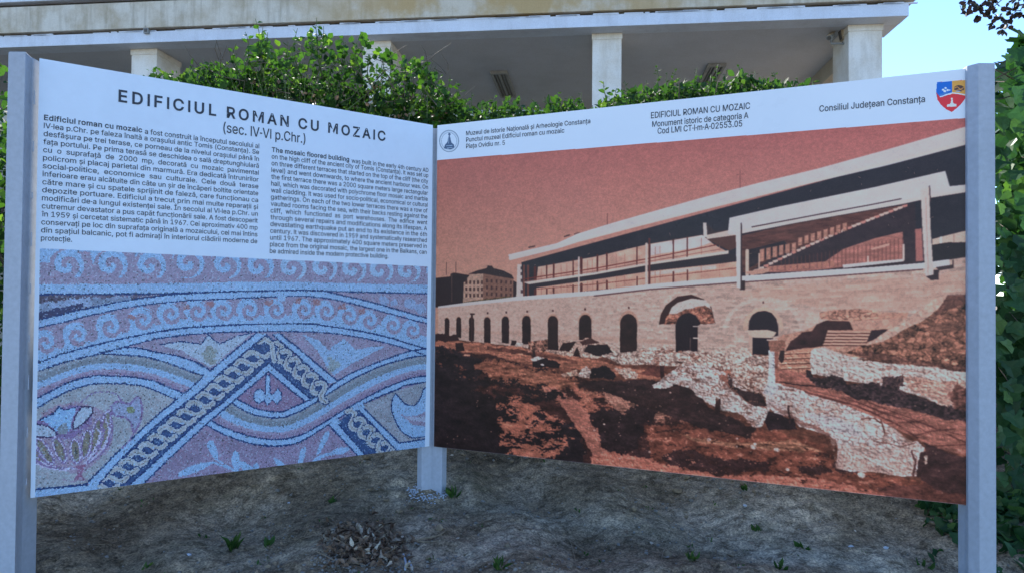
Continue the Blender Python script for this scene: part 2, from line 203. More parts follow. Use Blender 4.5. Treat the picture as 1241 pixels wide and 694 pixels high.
Rw567 138,0 23,379 87,379 133,214 143,177 154,137 165,91 175,41 165,41 175,90 186,135 196,176 206,214 252,379 316,379 362,214 371,176 382,136 392,91 402,41 391,41 402,90 413,135 423,176 434,214 480,379 545,379 429,0 368,0 319,172 312,198 305,225 297,252 291,280 284,309 277,338 291,338 284,309 277,280 270,252 263,225 255,198 248,172 199,0
Rx379 21,0 171,218 171,171 29,379 100,379 147,306 164,279 179,253 193,229 207,206 175,206 190,229 202,253 216,279 233,306 282,379 352,379 209,169 209,214 358,0 287,0 231,85 214,112 200,136 187,159 173,182 205,182 191,159 178,136 165,112 148,85 91,0
Ry389 47,-139 61,-86 71,-87 88,-90 104,-89 118,-84 130,-74 141,-58 151,-36 163,-1 17,379 84,379 165,155 177,121 187,87 196,53 206,21 184,21 193,53 202,87 212,121 224,155 305,379 371,379 204,-58 191,-85 177,-107 159,-124 139,-136 117,-143 91,-145 77,-145 65,-143 54,-141
Rz380 42,0 42,46 254,320 254,323 48,323 48,379 333,379 333,331 126,60 126,56 339,56 339,0
RÎ300 31,0 31,57 118,57 118,452 31,452 31,509 269,509 269,452 183,452 183,57 269,57 269,0/101,565 41,565 41,567 121,659 179,659 260,567 260,565 199,565 150,624
Râ389 160,-9 126,-5 94,5 68,22 48,45 35,73 30,108 34,138 43,161 58,179 78,193 100,203 125,211 152,216 178,220 209,224 234,227 252,230 265,235 273,243 276,255 276,257 273,279 267,297 256,311 240,322 220,329 196,331 171,329 149,322 132,313 118,301 107,288 100,274 41,291 57,322 79,346 104,364 133,375 163,382 194,384 215,383 239,379 263,372 286,360 306,343 322,320 333,290 337,251 337,0 277,0 277,52 272,52 264,38 252,25 236,12 215,1 190,-6/170,45 202,49 228,59 248,74 263,93 272,115 276,138 276,190 270,186 259,182 246,179 231,176 216,173 200,171 186,169 175,168 154,164 134,159 117,150 103,139 95,124 92,105 94,87 102,72 114,61 130,52 149,47/140,435 80,435 80,438 160,529 218,529 299,438 299,435 238,435 189,495
Rî167 53,0 53,379 114,379 114,0/34,435 -26,435 -26,438 54,529 112,529 193,438 193,435 132,435 83,495
Ră389 160,-9 126,-5 94,5 68,22 48,45 35,73 30,108 34,138 43,161 58,179 78,193 100,203 125,211 152,216 178,220 209,224 234,227 252,230 265,235 273,243 276,255 276,257 273,279 267,297 256,311 240,322 220,329 196,331 171,329 149,322 132,313 118,301 107,288 100,274 41,291 57,322 79,346 104,364 133,375 163,382 194,384 215,383 239,379 263,372 286,360 306,343 322,320 333,290 337,251 337,0 277,0 277,52 272,52 264,38 252,25 236,12 215,1 190,-6/170,45 202,49 228,59 248,74 263,93 272,115 276,138 276,190 270,186 259,182 246,179 231,176 216,173 200,171 186,169 175,168 154,164 134,159 117,150 103,139 95,124 92,105 94,87 102,72 114,61 130,52 149,47/189,433 163,436 139,446 119,461 104,481 94,504 90,529 135,529 139,508 150,491 168,480 189,476 211,480 228,491 239,508 243,529 288,529 285,504 275,481 260,461 240,446 216,436
Rș365 182,-8 145,-5 112,3 84,18 62,38 45,63 36,94 94,107 105,79 124,60 150,49 181,45 217,50 244,62 262,81 268,103 265,121 254,136 237,147 212,155 149,170 104,186 72,208 53,237 47,274 51,305 65,332 87,354 115,370 149,381 187,384 223,381 254,372 279,358 299,339 314,316 324,290 268,277 258,298 243,316 219,328 187,333 156,329 131,317 114,299 109,277 112,258 124,243 144,232 172,223 229,209 275,194 306,171 325,142 331,107 326,75 312,47 290,24 260,6 223,-5/127,-168 154,-40 217,-40 174,-168
Rț227 204,379 204,327 6,327 6,379/65,471 126,471 126,98 128,76 136,61 150,53 170,50 177,50 185,51 194,52 202,54 213,2 203,-1 192,-3 180,-4 168,-4 125,2 92,21 72,52 65,93/69,-168 97,-40 159,-40 116,-168
BA505 16,0 201,509 276,509 463,0 395,0 287,302 280,323 272,346 264,372 255,402 244,438 232,478 245,478 233,437 222,402 213,371 204,345 197,322 191,302 85,0/110,142 110,199 370,199 370,142
BC535 267,-7 225,-3 186,7 150,25 119,49 92,79 70,115 53,157 44,203 40,254 44,305 53,352 70,393 92,429 119,459 150,484 186,501 225,512 267,516 293,514 317,511 340,504 362,496 383,485 402,471 419,456 435,438 448,418 459,397 467,373 473,348 408,348 404,365 397,380 389,395 380,407 369,418 357,428 344,437 330,444 315,449 300,453 284,455 267,456 237,453 209,445 184,432 161,414 141,391 125,364 113,332 106,295 103,254 106,213 113,177 125,145 141,117 161,94 184,76 210,63 237,56 267,53 284,54 300,56 315,60 330,65 344,72 357,81 369,90 380,102 389,114 397,128 404,144 408,160 473,160 467,135 459,112 448,91 435,71 420,53 402,38 383,24 363,13 341,5 317,-2 293,-6
BD527 219,0 96,0 96,57 215,57 254,60 288,68 318,81 343,99 363,122 379,149 390,181 397,216 399,255 397,294 390,329 379,361 364,388 344,410 320,428 291,441 258,449 221,452 93,452 93,509 225,509 273,505 315,495 353,478 385,455 412,426 433,391 449,351 458,306 462,255 458,205 449,159 433,119 411,83 384,54 351,31 312,14 268,3/125,509 125,0 60,0 60,509
BE444 60,0 60,509 372,509 372,452 125,452 125,286 355,286 355,229 125,229 125,57 375,57 375,0
BF435 60,0 60,509 369,509 369,452 125,452 125,278 346,278 346,221 125,221 125,0
BI165 52,0 52,509 113,509 113,0
BL418 60,0 60,509 125,509 125,57 361,57 361,0
BM653 60,0 60,509 152,509 277,187 280,179 284,170 287,159 291,147 295,135 299,123 303,110 307,97 311,84 315,71 319,60 322,49 307,49 311,59 314,71 318,83 322,95 326,108 330,121 334,134 338,146 342,158 346,169 349,179 352,187 476,509 568,509 568,0 504,0 504,291 504,302 504,314 504,327 505,340 505,354 505,369 505,383 506,398 506,413 506,428 507,443 507,457 513,457 508,441 503,425 498,409 492,393 487,378 482,363 477,348 472,335 467,322 463,310 459,300 456,291 342,0 286,0 170,291 167,300 163,310 159,321 155,333 150,347 145,361 140,376 134,392 129,408 124,424 118,441 112,457 119,457 119,444 120,430 120,416 120,401 121,386 121,372 121,357 121,342 122,328 122,315 122,302 122,291 122,0
BN548 60,0 60,509 136,509 343,183 349,174 355,163 363,151 371,137 379,122 388,107 396,90 405,73 414,55 405,54 403,72 402,90 401,108 400,126 399,142 399,157 399,171 399,184 399,195 399,509 463,509 463,0 387,0 202,290 194,303 186,317 177,331 168,346 159,363 148,381 136,402 123,425 108,452 119,454 120,429 121,406 122,384 123,363 124,345 124,328 125,313 125,301 125,291 125,0
BO558 267,-7 225,-3 186,7 150,25 119,49 92,79 70,115 53,157 44,203 40,254 44,305 53,352 70,393 92,429 119,459 150,484 186,501 225,512 267,516 309,512 348,501 384,484 415,459 442,429 464,393 480,352 490,305 493,254 490,203 480,157 464,115 442,79 415,49 384,25 348,7 309,-3/267,53 296,55 324,63 349,76 372,94 392,116 408,144 420,176 428,213 430,254 428,295 420,332 408,365 392,392 372,415 349,433 324,446 296,453 267,456 237,453 210,445 184,433 161,415 142,392 125,364 113,332 106,295 103,254 106,213 113,176 125,144 142,117 161,94 184,76 210,63 237,55
BR474 60,0 60,509 236,509 273,506 305,500 333,489 356,473 376,455 390,433 401,408 407,381 409,352 407,323 401,296 390,271 376,250 356,232 333,217 305,206 273,200 236,198 96,198 96,255 234,255 258,256 280,260 298,267 313,276 325,287 334,300 340,316 344,333 345,352 344,371 340,389 334,405 325,419 313,430 298,440 279,446 258,451 233,452 125,452 125,0/353,0 230,229 303,229 428,0
BT474 32,452 32,509 417,509 417,452 257,452 257,0 193,0 193,452
BU542 259,-8 220,-6 186,2 154,15 126,33 103,55 85,80 71,108 63,140 60,173 60,509 124,509 124,178 126,155 132,133 141,113 153,95 169,80 187,68 208,59 232,53 259,52 285,53 309,59 331,68 349,80 364,95 377,113 385,133 391,155 393,178 393,509 457,509 457,173 454,140 446,108 433,80 414,55 391,33 363,15 332,2 297,-6
BZ463 42,0 42,46 273,385 284,400 295,415 306,431 318,446 329,461 341,476 348,454 327,453 306,453 285,452 265,452 244,452 223,452 40,452 40,509 397,509 397,462 169,129 157,113 146,97 134,81 122,65 110,49 97,33 90,54 111,55 131,56 152,57 173,57 193,57 214,57 399,57 399,0
Ba414 160,-9 137,-7 115,-3 94,5 76,15 60,29 48,45 38,63 32,84 30,108 32,128 36,146 43,161 53,174 64,184 78,193 92,200 108,206 125,211 143,214 161,217 178,220 200,223 218,225 234,227 247,229 257,231 265,235 271,240 274,246 276,255 276,257 275,272 272,285 267,297 260,307 251,315 240,322 227,327 212,330 196,331 178,330 163,327 149,322 137,316 127,309 118,301 110,292 104,283 100,274 41,291 51,313 64,331 79,346 95,358 114,368 133,375 153,380 173,383 194,384 208,384 223,382 239,379 255,375 271,369 286,360 300,350 312,336 322,320 330,301 335,278 337,251 337,0 277,0 277,52 272,52 267,43 260,34 252,25 242,16 229,8 215,1 199,-4 181,-7/170,45 192,47 211,51 228,59 242,68 254,80 263,93 270,108 274,122 276,138 276,190 272,187 267,184 259,182 251,180 241,178 231,176 221,174 210,173 200,171 191,170 182,169 175,168 161,166 147,163 134,159 122,153 112,147 103,139 97,130 93,118 92,105 93,93 96,82 102,72 109,64 119,57 130,52 142,48 156,46
Bb449 229,-8 208,-7 189,-3 172,4 159,12 147,21 138,31 130,41 123,50 118,59 112,59 112,0 53,0 53,509 114,509 114,319 118,319 123,327 130,336 137,346 147,355 158,364 171,373 188,379 207,383 229,384 259,382 287,374 313,361 335,342 354,320 370,293 381,261 388,227 390,189 388,151 381,116 370,84 355,57 336,34 313,16 288,3 260,-6/220,47 242,49 262,55 279,66 294,80 306,97 316,117 323,139 327,163 328,189 327,215 323,239 316,261 307,281 295,298 280,311 262,322 243,328 220,330 198,328 178,322 161,312 147,299 134,282 125,263 118,241 114,216 113,189 114,162 118,138 125,115 135,95 147,78 162,65 179,55 198,49
Bc421 207,-8 174,-5 144,3 117,16 93,35 72,58 56,85 44,116 37,150 34,187 37,225 44,260 56,291 72,318 93,341 117,360 144,374 174,382 207,384 226,384 243,381 260,377 276,371 291,364 305,356 318,346 330,335 340,322 349,308 356,293 362,277 303,262 300,272 295,281 290,289 284,297 278,304 270,311 261,316 252,321 242,325 231,328 220,329 207,330 184,328 163,321 145,310 130,296 118,278 108,258 102,236 98,212 96,187 98,163 102,139 108,117 118,97 130,80 145,66 163,55 184,49 207,46 220,47 232,49 243,52 253,55 262,60 271,66 279,73 285,80 292,89 297,98 301,107 304,117 363,102 357,86 350,70 341,56 331,43 319,32 306,21 292,12 277,5 261,-1 244,-5 226,-7
Bd449 195,-8 165,-6 137,3 111,16 89,34 70,57 55,84 43,116 36,151 34,189 36,227 43,261 55,293 70,320 89,342 112,361 137,374 165,382 196,384 218,383 237,379 253,373 267,364 278,355 287,346 295,336 301,327 306,319 311,319 311,509 372,509 372,0 313,0 313,59 307,59 301,50 295,41 287,31 277,21 266,12 252,4 236,-3 217,-7/205,47 226,49 246,55 263,65 278,78 290,95 299,115 306,138 310,162 312,189 310,216 306,241 300,263 290,282 278,299 263,312 246,322 227,328 205,330 182,328 162,322 145,311 130,298 118,281 108,261 102,239 98,215 96,189 98,163 102,139 109,117 118,97 130,80 145,66 162,55 182,49
Be429 212,-8 177,-5 145,3 117,16 92,35 72,58 56,85 44,116 37,150 34,187 36,224 44,258 55,290 71,317 91,340 115,359 142,373 172,382 205,384 226,383 246,380 266,374 285,366 303,355 319,341 334,324 347,305 357,282 365,256 370,227 371,194 371,169 75,169 75,221 311,221 308,226 304,248 298,269 288,286 277,301 263,314 246,323 227,328 205,330 183,328 164,323 146,313 131,301 119,286 109,270 102,251 97,231 96,211 96,178 98,151 102,127 110,106 121,88 135,73 151,61 169,53 190,48 212,46 227,47 241,49 254,53 265,58 276,65 285,73 294,82 300,93 306,105 365,91 358,72 348,55 335,39 320,26 302,14 283,4 261,-3 237,-7
Bf279 228,379 228,327 6,327 6,379/81,0 81,432 82,452 87,470 96,486 107,499 120,510 135,519 152,525 169,529 187,530 201,530 212,529 222,527 231,525 238,523 243,521 227,468 224,470 220,471 215,472 209,473 202,474 195,474 178,472 164,468 154,460 147,449 143,435 142,419 142,0
Bg450 207,-151 180,-149 156,-146 134,-140 114,-132 97,-122 82,-110 70,-97 59,-84 51,-69 101,-41 107,-49 114,-57 122,-66 131,-74 142,-82 154,-88 169,-93 187,-96 207,-97 236,-95 261,-87 282,-75 298,-58 308,-34 311,-6 311,68 306,68 301,60 294,51 287,41 277,32 266,23 252,16 236,10 217,6 195,5 165,7 138,14 113,27 90,43 71,65 55,90 43,120 36,154 34,191 36,229 43,263 55,293 71,320 90,342 112,361 138,374 166,382 196,384 218,383 237,379 253,373 267,365 279,356 288,346 296,336 302,327 308,319 313,319 313,379 372,379 372,-9 370,-40 363,-67 350,-90 334,-109 314,-124 291,-136 265,-144 237,-149/205,59 227,61 246,66 264,75 278,87 290,103 300,121 307,142 311,166 312,193 311,219 307,242 300,264 291,283 279,299 264,312 247,322 227,328 205,330 182,328 163,322 145,312 130,298 118,282 109,262 102,241 98,218 96,193 98,167 102,144 109,123 118,104 131,88 145,76 163,66 183,61
Bh435 114,227 114,0 53,0 53,509 114,509 114,287 102,287 116,319 132,344 152,362 175,374 200,382 227,384 252,383 275,377 295,369 313,356 328,340 341,321 350,298 355,271 357,240 357,0 296,0 296,235 293,263 286,286 273,304 256,318 235,326 210,329 192,328 176,324 161,317 147,308 136,297 126,283 119,266 115,248
Bi192 53,0 53,379 114,379 114,0/84,443 73,444 63,448 54,455 47,463 43,472 41,483 43,494 47,504 54,512 63,518 73,522 84,524 95,522 105,518 114,512 121,504 125,494 126,483 125,472 121,463 114,455 105,448 95,444
Bl165 53,0 53,509 112,509 112,0
Bm635 53,0 53,379 112,379 112,295 108,295 114,314 122,331 132,346 144,358 158,368 172,376 187,382 203,385 219,386 245,383 268,375 287,361 303,342 314,320 321,295 312,295 318,312 326,329 337,343 350,356 364,366 381,375 398,381 417,385 437,386 458,385 478,380 497,372 514,361 529,346 541,328 550,307 555,283 557,255 557,0 496,0 496,254 493,279 485,298 473,313 456,323 438,329 419,330 402,329 387,326 374,320 363,312 353,302 345,290 340,277 336,263 335,247 335,0 274,0 274,260 272,280 265,297 253,311 238,322 220,328 199,330 185,329 171,326 158,320 145,312 135,302 126,289 119,274 115,257 114,238 114,0
Bn435 114,227 114,0 53,0 53,379 112,379 112,287 102,287 116,319 132,344 152,362 175,374 200,382 227,384 252,383 275,377 295,369 313,356 328,340 341,321 350,298 355,271 357,240 357,0 296,0 296,235 293,263 286,286 273,304 256,318 235,326 210,329 192,328 176,324 161,317 147,308 136,297 126,283 119,266 115,248
Bo440 207,-8 174,-5 144,3 117,16 93,35 72,58 56,85 44,116 37,150 34,187 37,225 44,260 56,291 72,318 93,341 117,360 144,374 174,382 207,384 241,382 271,374 299,360 323,341 343,318 359,291 371,260 379,225 381,187 379,150 371,116 359,85 343,58 323,35 299,16 271,3 241,-5/207,46 231,49 252,55 270,66 285,80 298,97 307,117 314,139 318,163 319,187 318,212 314,236 307,258 298,278 285,296 270,310 252,321 231,328 207,330 184,328 163,321 145,310 130,296 118,278 108,258 102,236 98,212 96,187 98,163 102,139 108,117 118,97 130,80 145,66 163,55 184,49
Br284 53,0 53,379 112,379 112,321 115,321 124,339 137,354 152,367 171,377 191,383 213,385 218,385 223,385 229,384 235,384 240,384 243,384 243,322 241,323 236,324 230,324 223,325 215,326 207,326 190,324 174,321 159,315 146,306 135,296 126,284 119,269 115,254 114,237 114,0
Bs390 182,-8 157,-7 133,-3 112,3 93,12 76,24 62,38 50,54 41,73 36,94 94,107 101,87 111,72 124,60 141,52 160,47 181,45 206,47 227,53 244,62 258,74 265,88 268,103 266,115 262,126 254,136 243,144 229,150 212,155 149,170 118,180 92,192 72,208 58,227 50,249 47,274 49,295 55,314 65,332 79,347 95,360 115,370 137,378 161,383 187,384 212,383 234,379 254,372 271,363 286,352 299,339 309,324 318,308 324,290 268,277 262,291 254,304 243,316 228,325 210,331 187,333 166,331 147,326 131,317 119,305 111,292 109,277 110,264 115,253 124,243 136,235 152,229 172,223 229,209 261,200 287,187 306,171 320,153 328,131 331,107 329,85 323,65 312,47 298,31 281,18 260,6 236,-2 210,-7
Bu435 182,-5 158,-3 135,2 115,11 97,23 82,39 69,59 60,82 54,109 53,139 53,379 114,379 114,144 116,117 124,94 137,75 154,61 175,53 200,50 218,51 234,55 249,62 263,71 274,83 283,97 290,113 295,132 296,153 296,379 357,379 357,0 298,0 298,92 307,92 294,60 277,35 257,17 234,5 209,-3
Bz405 42,0 42,46 254,320 254,323 48,323 48,379 333,379 333,331 126,60 126,56 339,56 339,0"""
from mathutils.geometry import tessellate_polygon
CAPH = .509; FONT = {}
def turn(l): return sum(a[0]*b[1]-b[0]*a[1] for a, b in zip(l, l[1:]+l[:1])) > 0
def inside(p, l):
    c = False
    for (x0, y0), (x1, y1) in zip(l, l[1:]+l[:1]):
        if (y0 > p[1]) != (y1 > p[1]) and p[0] < (x1-x0)*(p[1]-y0)/(y1-y0)+x0: c = not c
    return c
def fatten(loops, area, d=.020):
    out = []
    for l in loops:
        sgn = 1 if sum(a[0]*b[1]-b[0]*a[1] for a, b in zip(l, l[1:]+l[:1])) > 0 else -1
        hole = sum(all(inside(p, m_) for p in l) for m_ in loops if m_ is not l and area(m_) > area(l) and turn(m_) != turn(l)) % 2
        k = sgn*(-1 if hole else 1)*d; n = len(l); q = []
        for i in range(n):
            a, b, c = l[i-1], l[i], l[(i+1) % n]; e1 = (b[0]-a[0], b[1]-a[1]); e2 = (c[0]-b[0], c[1]-b[1]); l1 = math.hypot(*e1)+1e-9; l2 = math.hypot(*e2)+1e-9
            nx = e1[1]/l1+e2[1]/l2; ny = -e1[0]/l1-e2[0]/l2; m2 = max(nx*nx+ny*ny, .9); q.append((b[0]+2*k*nx/m2, b[1]+2*k*ny/m2))
        out.append(q)
    return out
def load_font():
    for ln_ in GLYPHS.split('\n'):
        wt, ch, rest = ln_[0], ln_[1], ln_[2:]; adv, body = rest.split(' ', 1)
        loops = [[tuple(float(v)/1000 for v in p.split(',')) for p in l.split(' ')] for l in body.split('/')]
        V = [p for l in loops for p in l]
        loops = [[p for k, p in enumerate(l) if k == 0 or math.dist(p, l[k-1]) > .0075] for l in loops]; V = [p for l in loops for p in l]
        area = lambda l: abs(sum(a[0]*b[1]-b[0]*a[1] for a, b in zip(l, l[1:]+l[:1])))
        off = []; n = 0
        for l in loops: off.append(n); n += len(l)
        loops = fatten(loops, area, .019 if wt == 'B' else .006); V = [p for l in loops for p in l]
        T = []; depth = [sum(all(inside(p, m_) for p in l) for m_ in loops if m_ is not l and area(m_) > area(l) and turn(m_) != turn(l)) for l in loops]
        for i, l in enumerate(loops):
            if depth[i] % 2: continue
            grp = [i]+[j for j, m_ in enumerate(loops) if depth[j] == depth[i]+1 and inside(m_[0], l)]
            ids = [off[j]+k for j in grp for k in range(len(loops[j]))]
            T += [tuple(ids[q] for q in t) for t in tessellate_polygon([[Vector((x, y, 0)) for x, y in loops[j]] for j in grp])]
        FONT[wt+ch] = (float(adv)/1000, V, T)
load_font()
def layout(st, bold=False, spacing=0.0):
    x = 0; V = []; F = []; k = 'B' if bold else 'R'
    for ch in st:
        if ch == ' ': x += .188+spacing; continue
        a, gv, gt = FONT[k+ch]; n = len(V)
        V += [(vx+x, vy) for vx, vy in gv]; F += [tuple(i+n for i in t) for t in gt]; x += a+spacing
    return V, F
# ------------------------------------------------------------------ the two prints, drawn with numpy
def homography(src, dst):
    A = []; b = []
    for (x, y), (u, v) in zip(src, dst):
        A.append([x, y, 1, 0, 0, 0, -u*x, -u*y]); b.append(u)
        A.append([0, 0, 0, x, y, 1, -v*x, -v*y]); b.append(v)
    return np.append(np.linalg.solve(np.array(A, float), np.array(b, float)), 1).reshape(3, 3)

def vnoise(h, w, cy, cx, rs):
    gy, gx = int(h/cy)+3, int(w/cx)+3
    g = rs.rand(gy, gx).astype(np.float32)
    y = np.arange(h, dtype=np.float32)/cy; x = np.arange(w, dtype=np.float32)/cx
    iy = y.astype(int); ix = x.astype(int); fy = y-iy; fx = x-ix
    fy = (fy*fy*(3-2*fy))[:, None]; fx = (fx*fx*(3-2*fx))[None, :]
    r0 = g[iy][:, ix]*(1-fx)+g[iy][:, ix+1]*fx
    r1 = g[iy+1][:, ix]*(1-fx)+g[iy+1][:, ix+1]*fx
    return (r0*(1-fy)+r1*fy)*2-1

def fbm(h, w, c, rs, asp=1.0, octs=4, fall=.6):
    o = np.zeros((h, w), np.float32); a = 1.0; s = 0
    for k in range(octs):
        if c < 1.2: break
        o += a*vnoise(h, w, c, c*asp, rs); s += a; a *= fall; c /= 2.0
    return o/s*1.4

def voronoi(h, w, c, rs, asp=1.0):
    cy, cx = c, c*asp
    gy, gx = int(h/cy)+4, int(w/cx)+4
    jy = rs.rand(gy, gx).astype(np.float32); jx = rs.rand(gy, gx).astype(np.float32); rid = rs.rand(gy, gx).astype(np.float32)
    Y, X = np.mgrid[0:h, 0:w].astype(np.float32)
    fy = Y/cy+1; fx = X/cx+1; iy = fy.astype(int); ix = fx.astype(int)
    d1 = np.full((h, w), 9e9, np.float32); d2 = d1.copy(); sy = np.zeros((h, w), np.float32); sx = sy.copy(); rr = sy.copy()
    for dy in (-1, 0, 1):
        for dx in (-1, 0, 1):
            a = iy+dy; b = ix+dx
            py = a+.15+.7*jy[a, b]; px = b+.15+.7*jx[a, b]
            d = (py-fy)**2+(px-fx)**2
            n = d < d1
            d2 = np.where(n, d1, np.minimum(d2, d)); d1 = np.where(n, d, d1)
            sy = np.where(n, py, sy); sx = np.where(n, px, sx); rr = np.where(n, rid[a, b], rr)
    e = np.sqrt(d2)-np.sqrt(d1)
    return e, rr, ((sy-1)*cy), ((sx-1)*cx)

def soften(a, k):
    for _ in range(k):
        a = (np.roll(a, 1, 0)+2*a+np.roll(a, -1, 0))/4; a = (np.roll(a, 1, 1)+2*a+np.roll(a, -1, 1))/4
    return a

class Canvas:
    def __init__(s, w, h, quad, bg, seed):
        s.w, s.h = w, h; s.rs = np.random.RandomState(seed)
        tex = [(0, 0), (w, 0), (w, h), (0, h)]
        s.T = homography(quad, tex); Hi = homography(tex, quad)
        v, u = np.mgrid[0:h, 0:w].astype(np.float64); u += .5; v += .5
        d = Hi[2, 0]*u+Hi[2, 1]*v+Hi[2, 2]
        s.X = ((Hi[0, 0]*u+Hi[0, 1]*v+Hi[0, 2])/d).astype(np.float32)
        s.Y = ((Hi[1, 0]*u+Hi[1, 1]*v+Hi[1, 2])/d).astype(np.float32)
        s.img = np.empty((h, w, 3), np.float32); s.img[:] = bg
        s.jx = fbm(h, w, 30, s.rs, 1, 5, .78); s.jy = fbm(h, w, 30, s.rs, 1, 5, .78)
    def box(s, pts, m):
        P = []
        for x, y in pts:
            q = s.T @ np.array([x, y, 1.0]); P.append(q[:2]/q[2])
        P = np.array(P); mm = m*4+2
        x0, y0 = np.floor(P.min(0)-mm).astype(int); x1, y1 = np.ceil(P.max(0)+mm).astype(int)
        x0 = max(x0, 0); y0 = max(y0, 0); x1 = min(x1, s.w); y1 = min(y1, s.h)
        if x0 >= x1 or y0 >= y1: return None
        return slice(y0, y1), slice(x0, x1)
    def paint(s, sl, m, col, op=1.0, tex=None, amp=0):
        c = np.array(col, np.float32)
        if tex is not None: c = c*(1+amp*tex[sl][m])[:, None]
        if op < 1: s.img[sl][m] = s.img[sl][m]*(1-op)+c*op
        else: s.img[sl][m] = c
    def poly(s, pts, col, jag=0, op=1.0, tex=None, amp=0, where=None):
        sl = s.box(pts, jag)
        if sl is None: return
        x = s.X[sl]; y = s.Y[sl]
        if jag: x = x+s.jx[sl]*jag; y = y+s.jy[sl]*jag
        ins = np.zeros(x.shape, bool); n = len(pts)
        for i in range(n):
            x0, y0 = pts[i]; x1, y1 = pts[(i+1) % n]
            if y0 == y1: continue
            ins ^= ((y0 > y) != (y1 > y)) & (x < (x1-x0)*(y-y0)/(y1-y0)+x0)
        if where is not None: ins &= where[sl]
        s.paint(sl, ins, col, op, tex, amp)
    def line(s, pts, col, wd, jag=0, op=1.0, tex=None, amp=0, closed=False, w2=None):
        if closed: pts = list(pts)+[pts[0]]
        for k in range(len(pts)-1):
            a, b = pts[k], pts[k+1]
            sl = s.box([a, b], wd+jag)
            if sl is None: continue
            x = s.X[sl]; y = s.Y[sl]
            if jag: x = x+s.jx[sl]*jag; y = y+s.jy[sl]*jag
            dx, dy = b[0]-a[0], b[1]-a[1]; L = dx*dx+dy*dy+1e-9
            t = np.clip(((x-a[0])*dx+(y-a[1])*dy)/L, 0, 1)
            d = (x-a[0]-t*dx)**2+(y-a[1]-t*dy)**2
            s.paint(sl, d < (wd/2)**2, col, op, tex, amp)
    def ell(s, cx, cy, rx, ry, col, rot=0, jag=0, op=1.0, tex=None, amp=0, n=22):
        c, q = math.cos(rot), math.sin(rot)
        s.poly([(cx+rx*math.cos(a)*c-ry*math.sin(a)*q, cy+rx*math.cos(a)*q+ry*math.sin(a)*c) for a in [2*math.pi*i/n for i in range(n)]], col, jag, op, tex, amp)
    def albedo(s, white, paper):
        lin = lambda v: np.where(v <= .04045, v/12.92, ((np.maximum(v, 0)+.055)/1.055)**2.4)
        w = lin(np.array(white, np.float32)/255)
        return np.clip(lin(np.clip(s.img, 0, 255)/255)/w*np.array(paper, np.float32), .004, .9)

def smooth(pts, n=5):
    P = [np.array(p, float) for p in pts]; P = [2*P[0]-P[1]]+P+[2*P[-1]-P[-2]]; o = []
    for i in range(1, len(P)-2):
        for k in range(n):
            t = k/n
            o.append(tuple(.5*((2*P[i])+(-P[i-1]+P[i+1])*t+(2*P[i-1]-5*P[i]+4*P[i+1]-P[i+2])*t*t+(-P[i-1]+3*P[i]-3*P[i+1]+P[i+2])*t**3)))
    o.append(tuple(P[-2])); return o

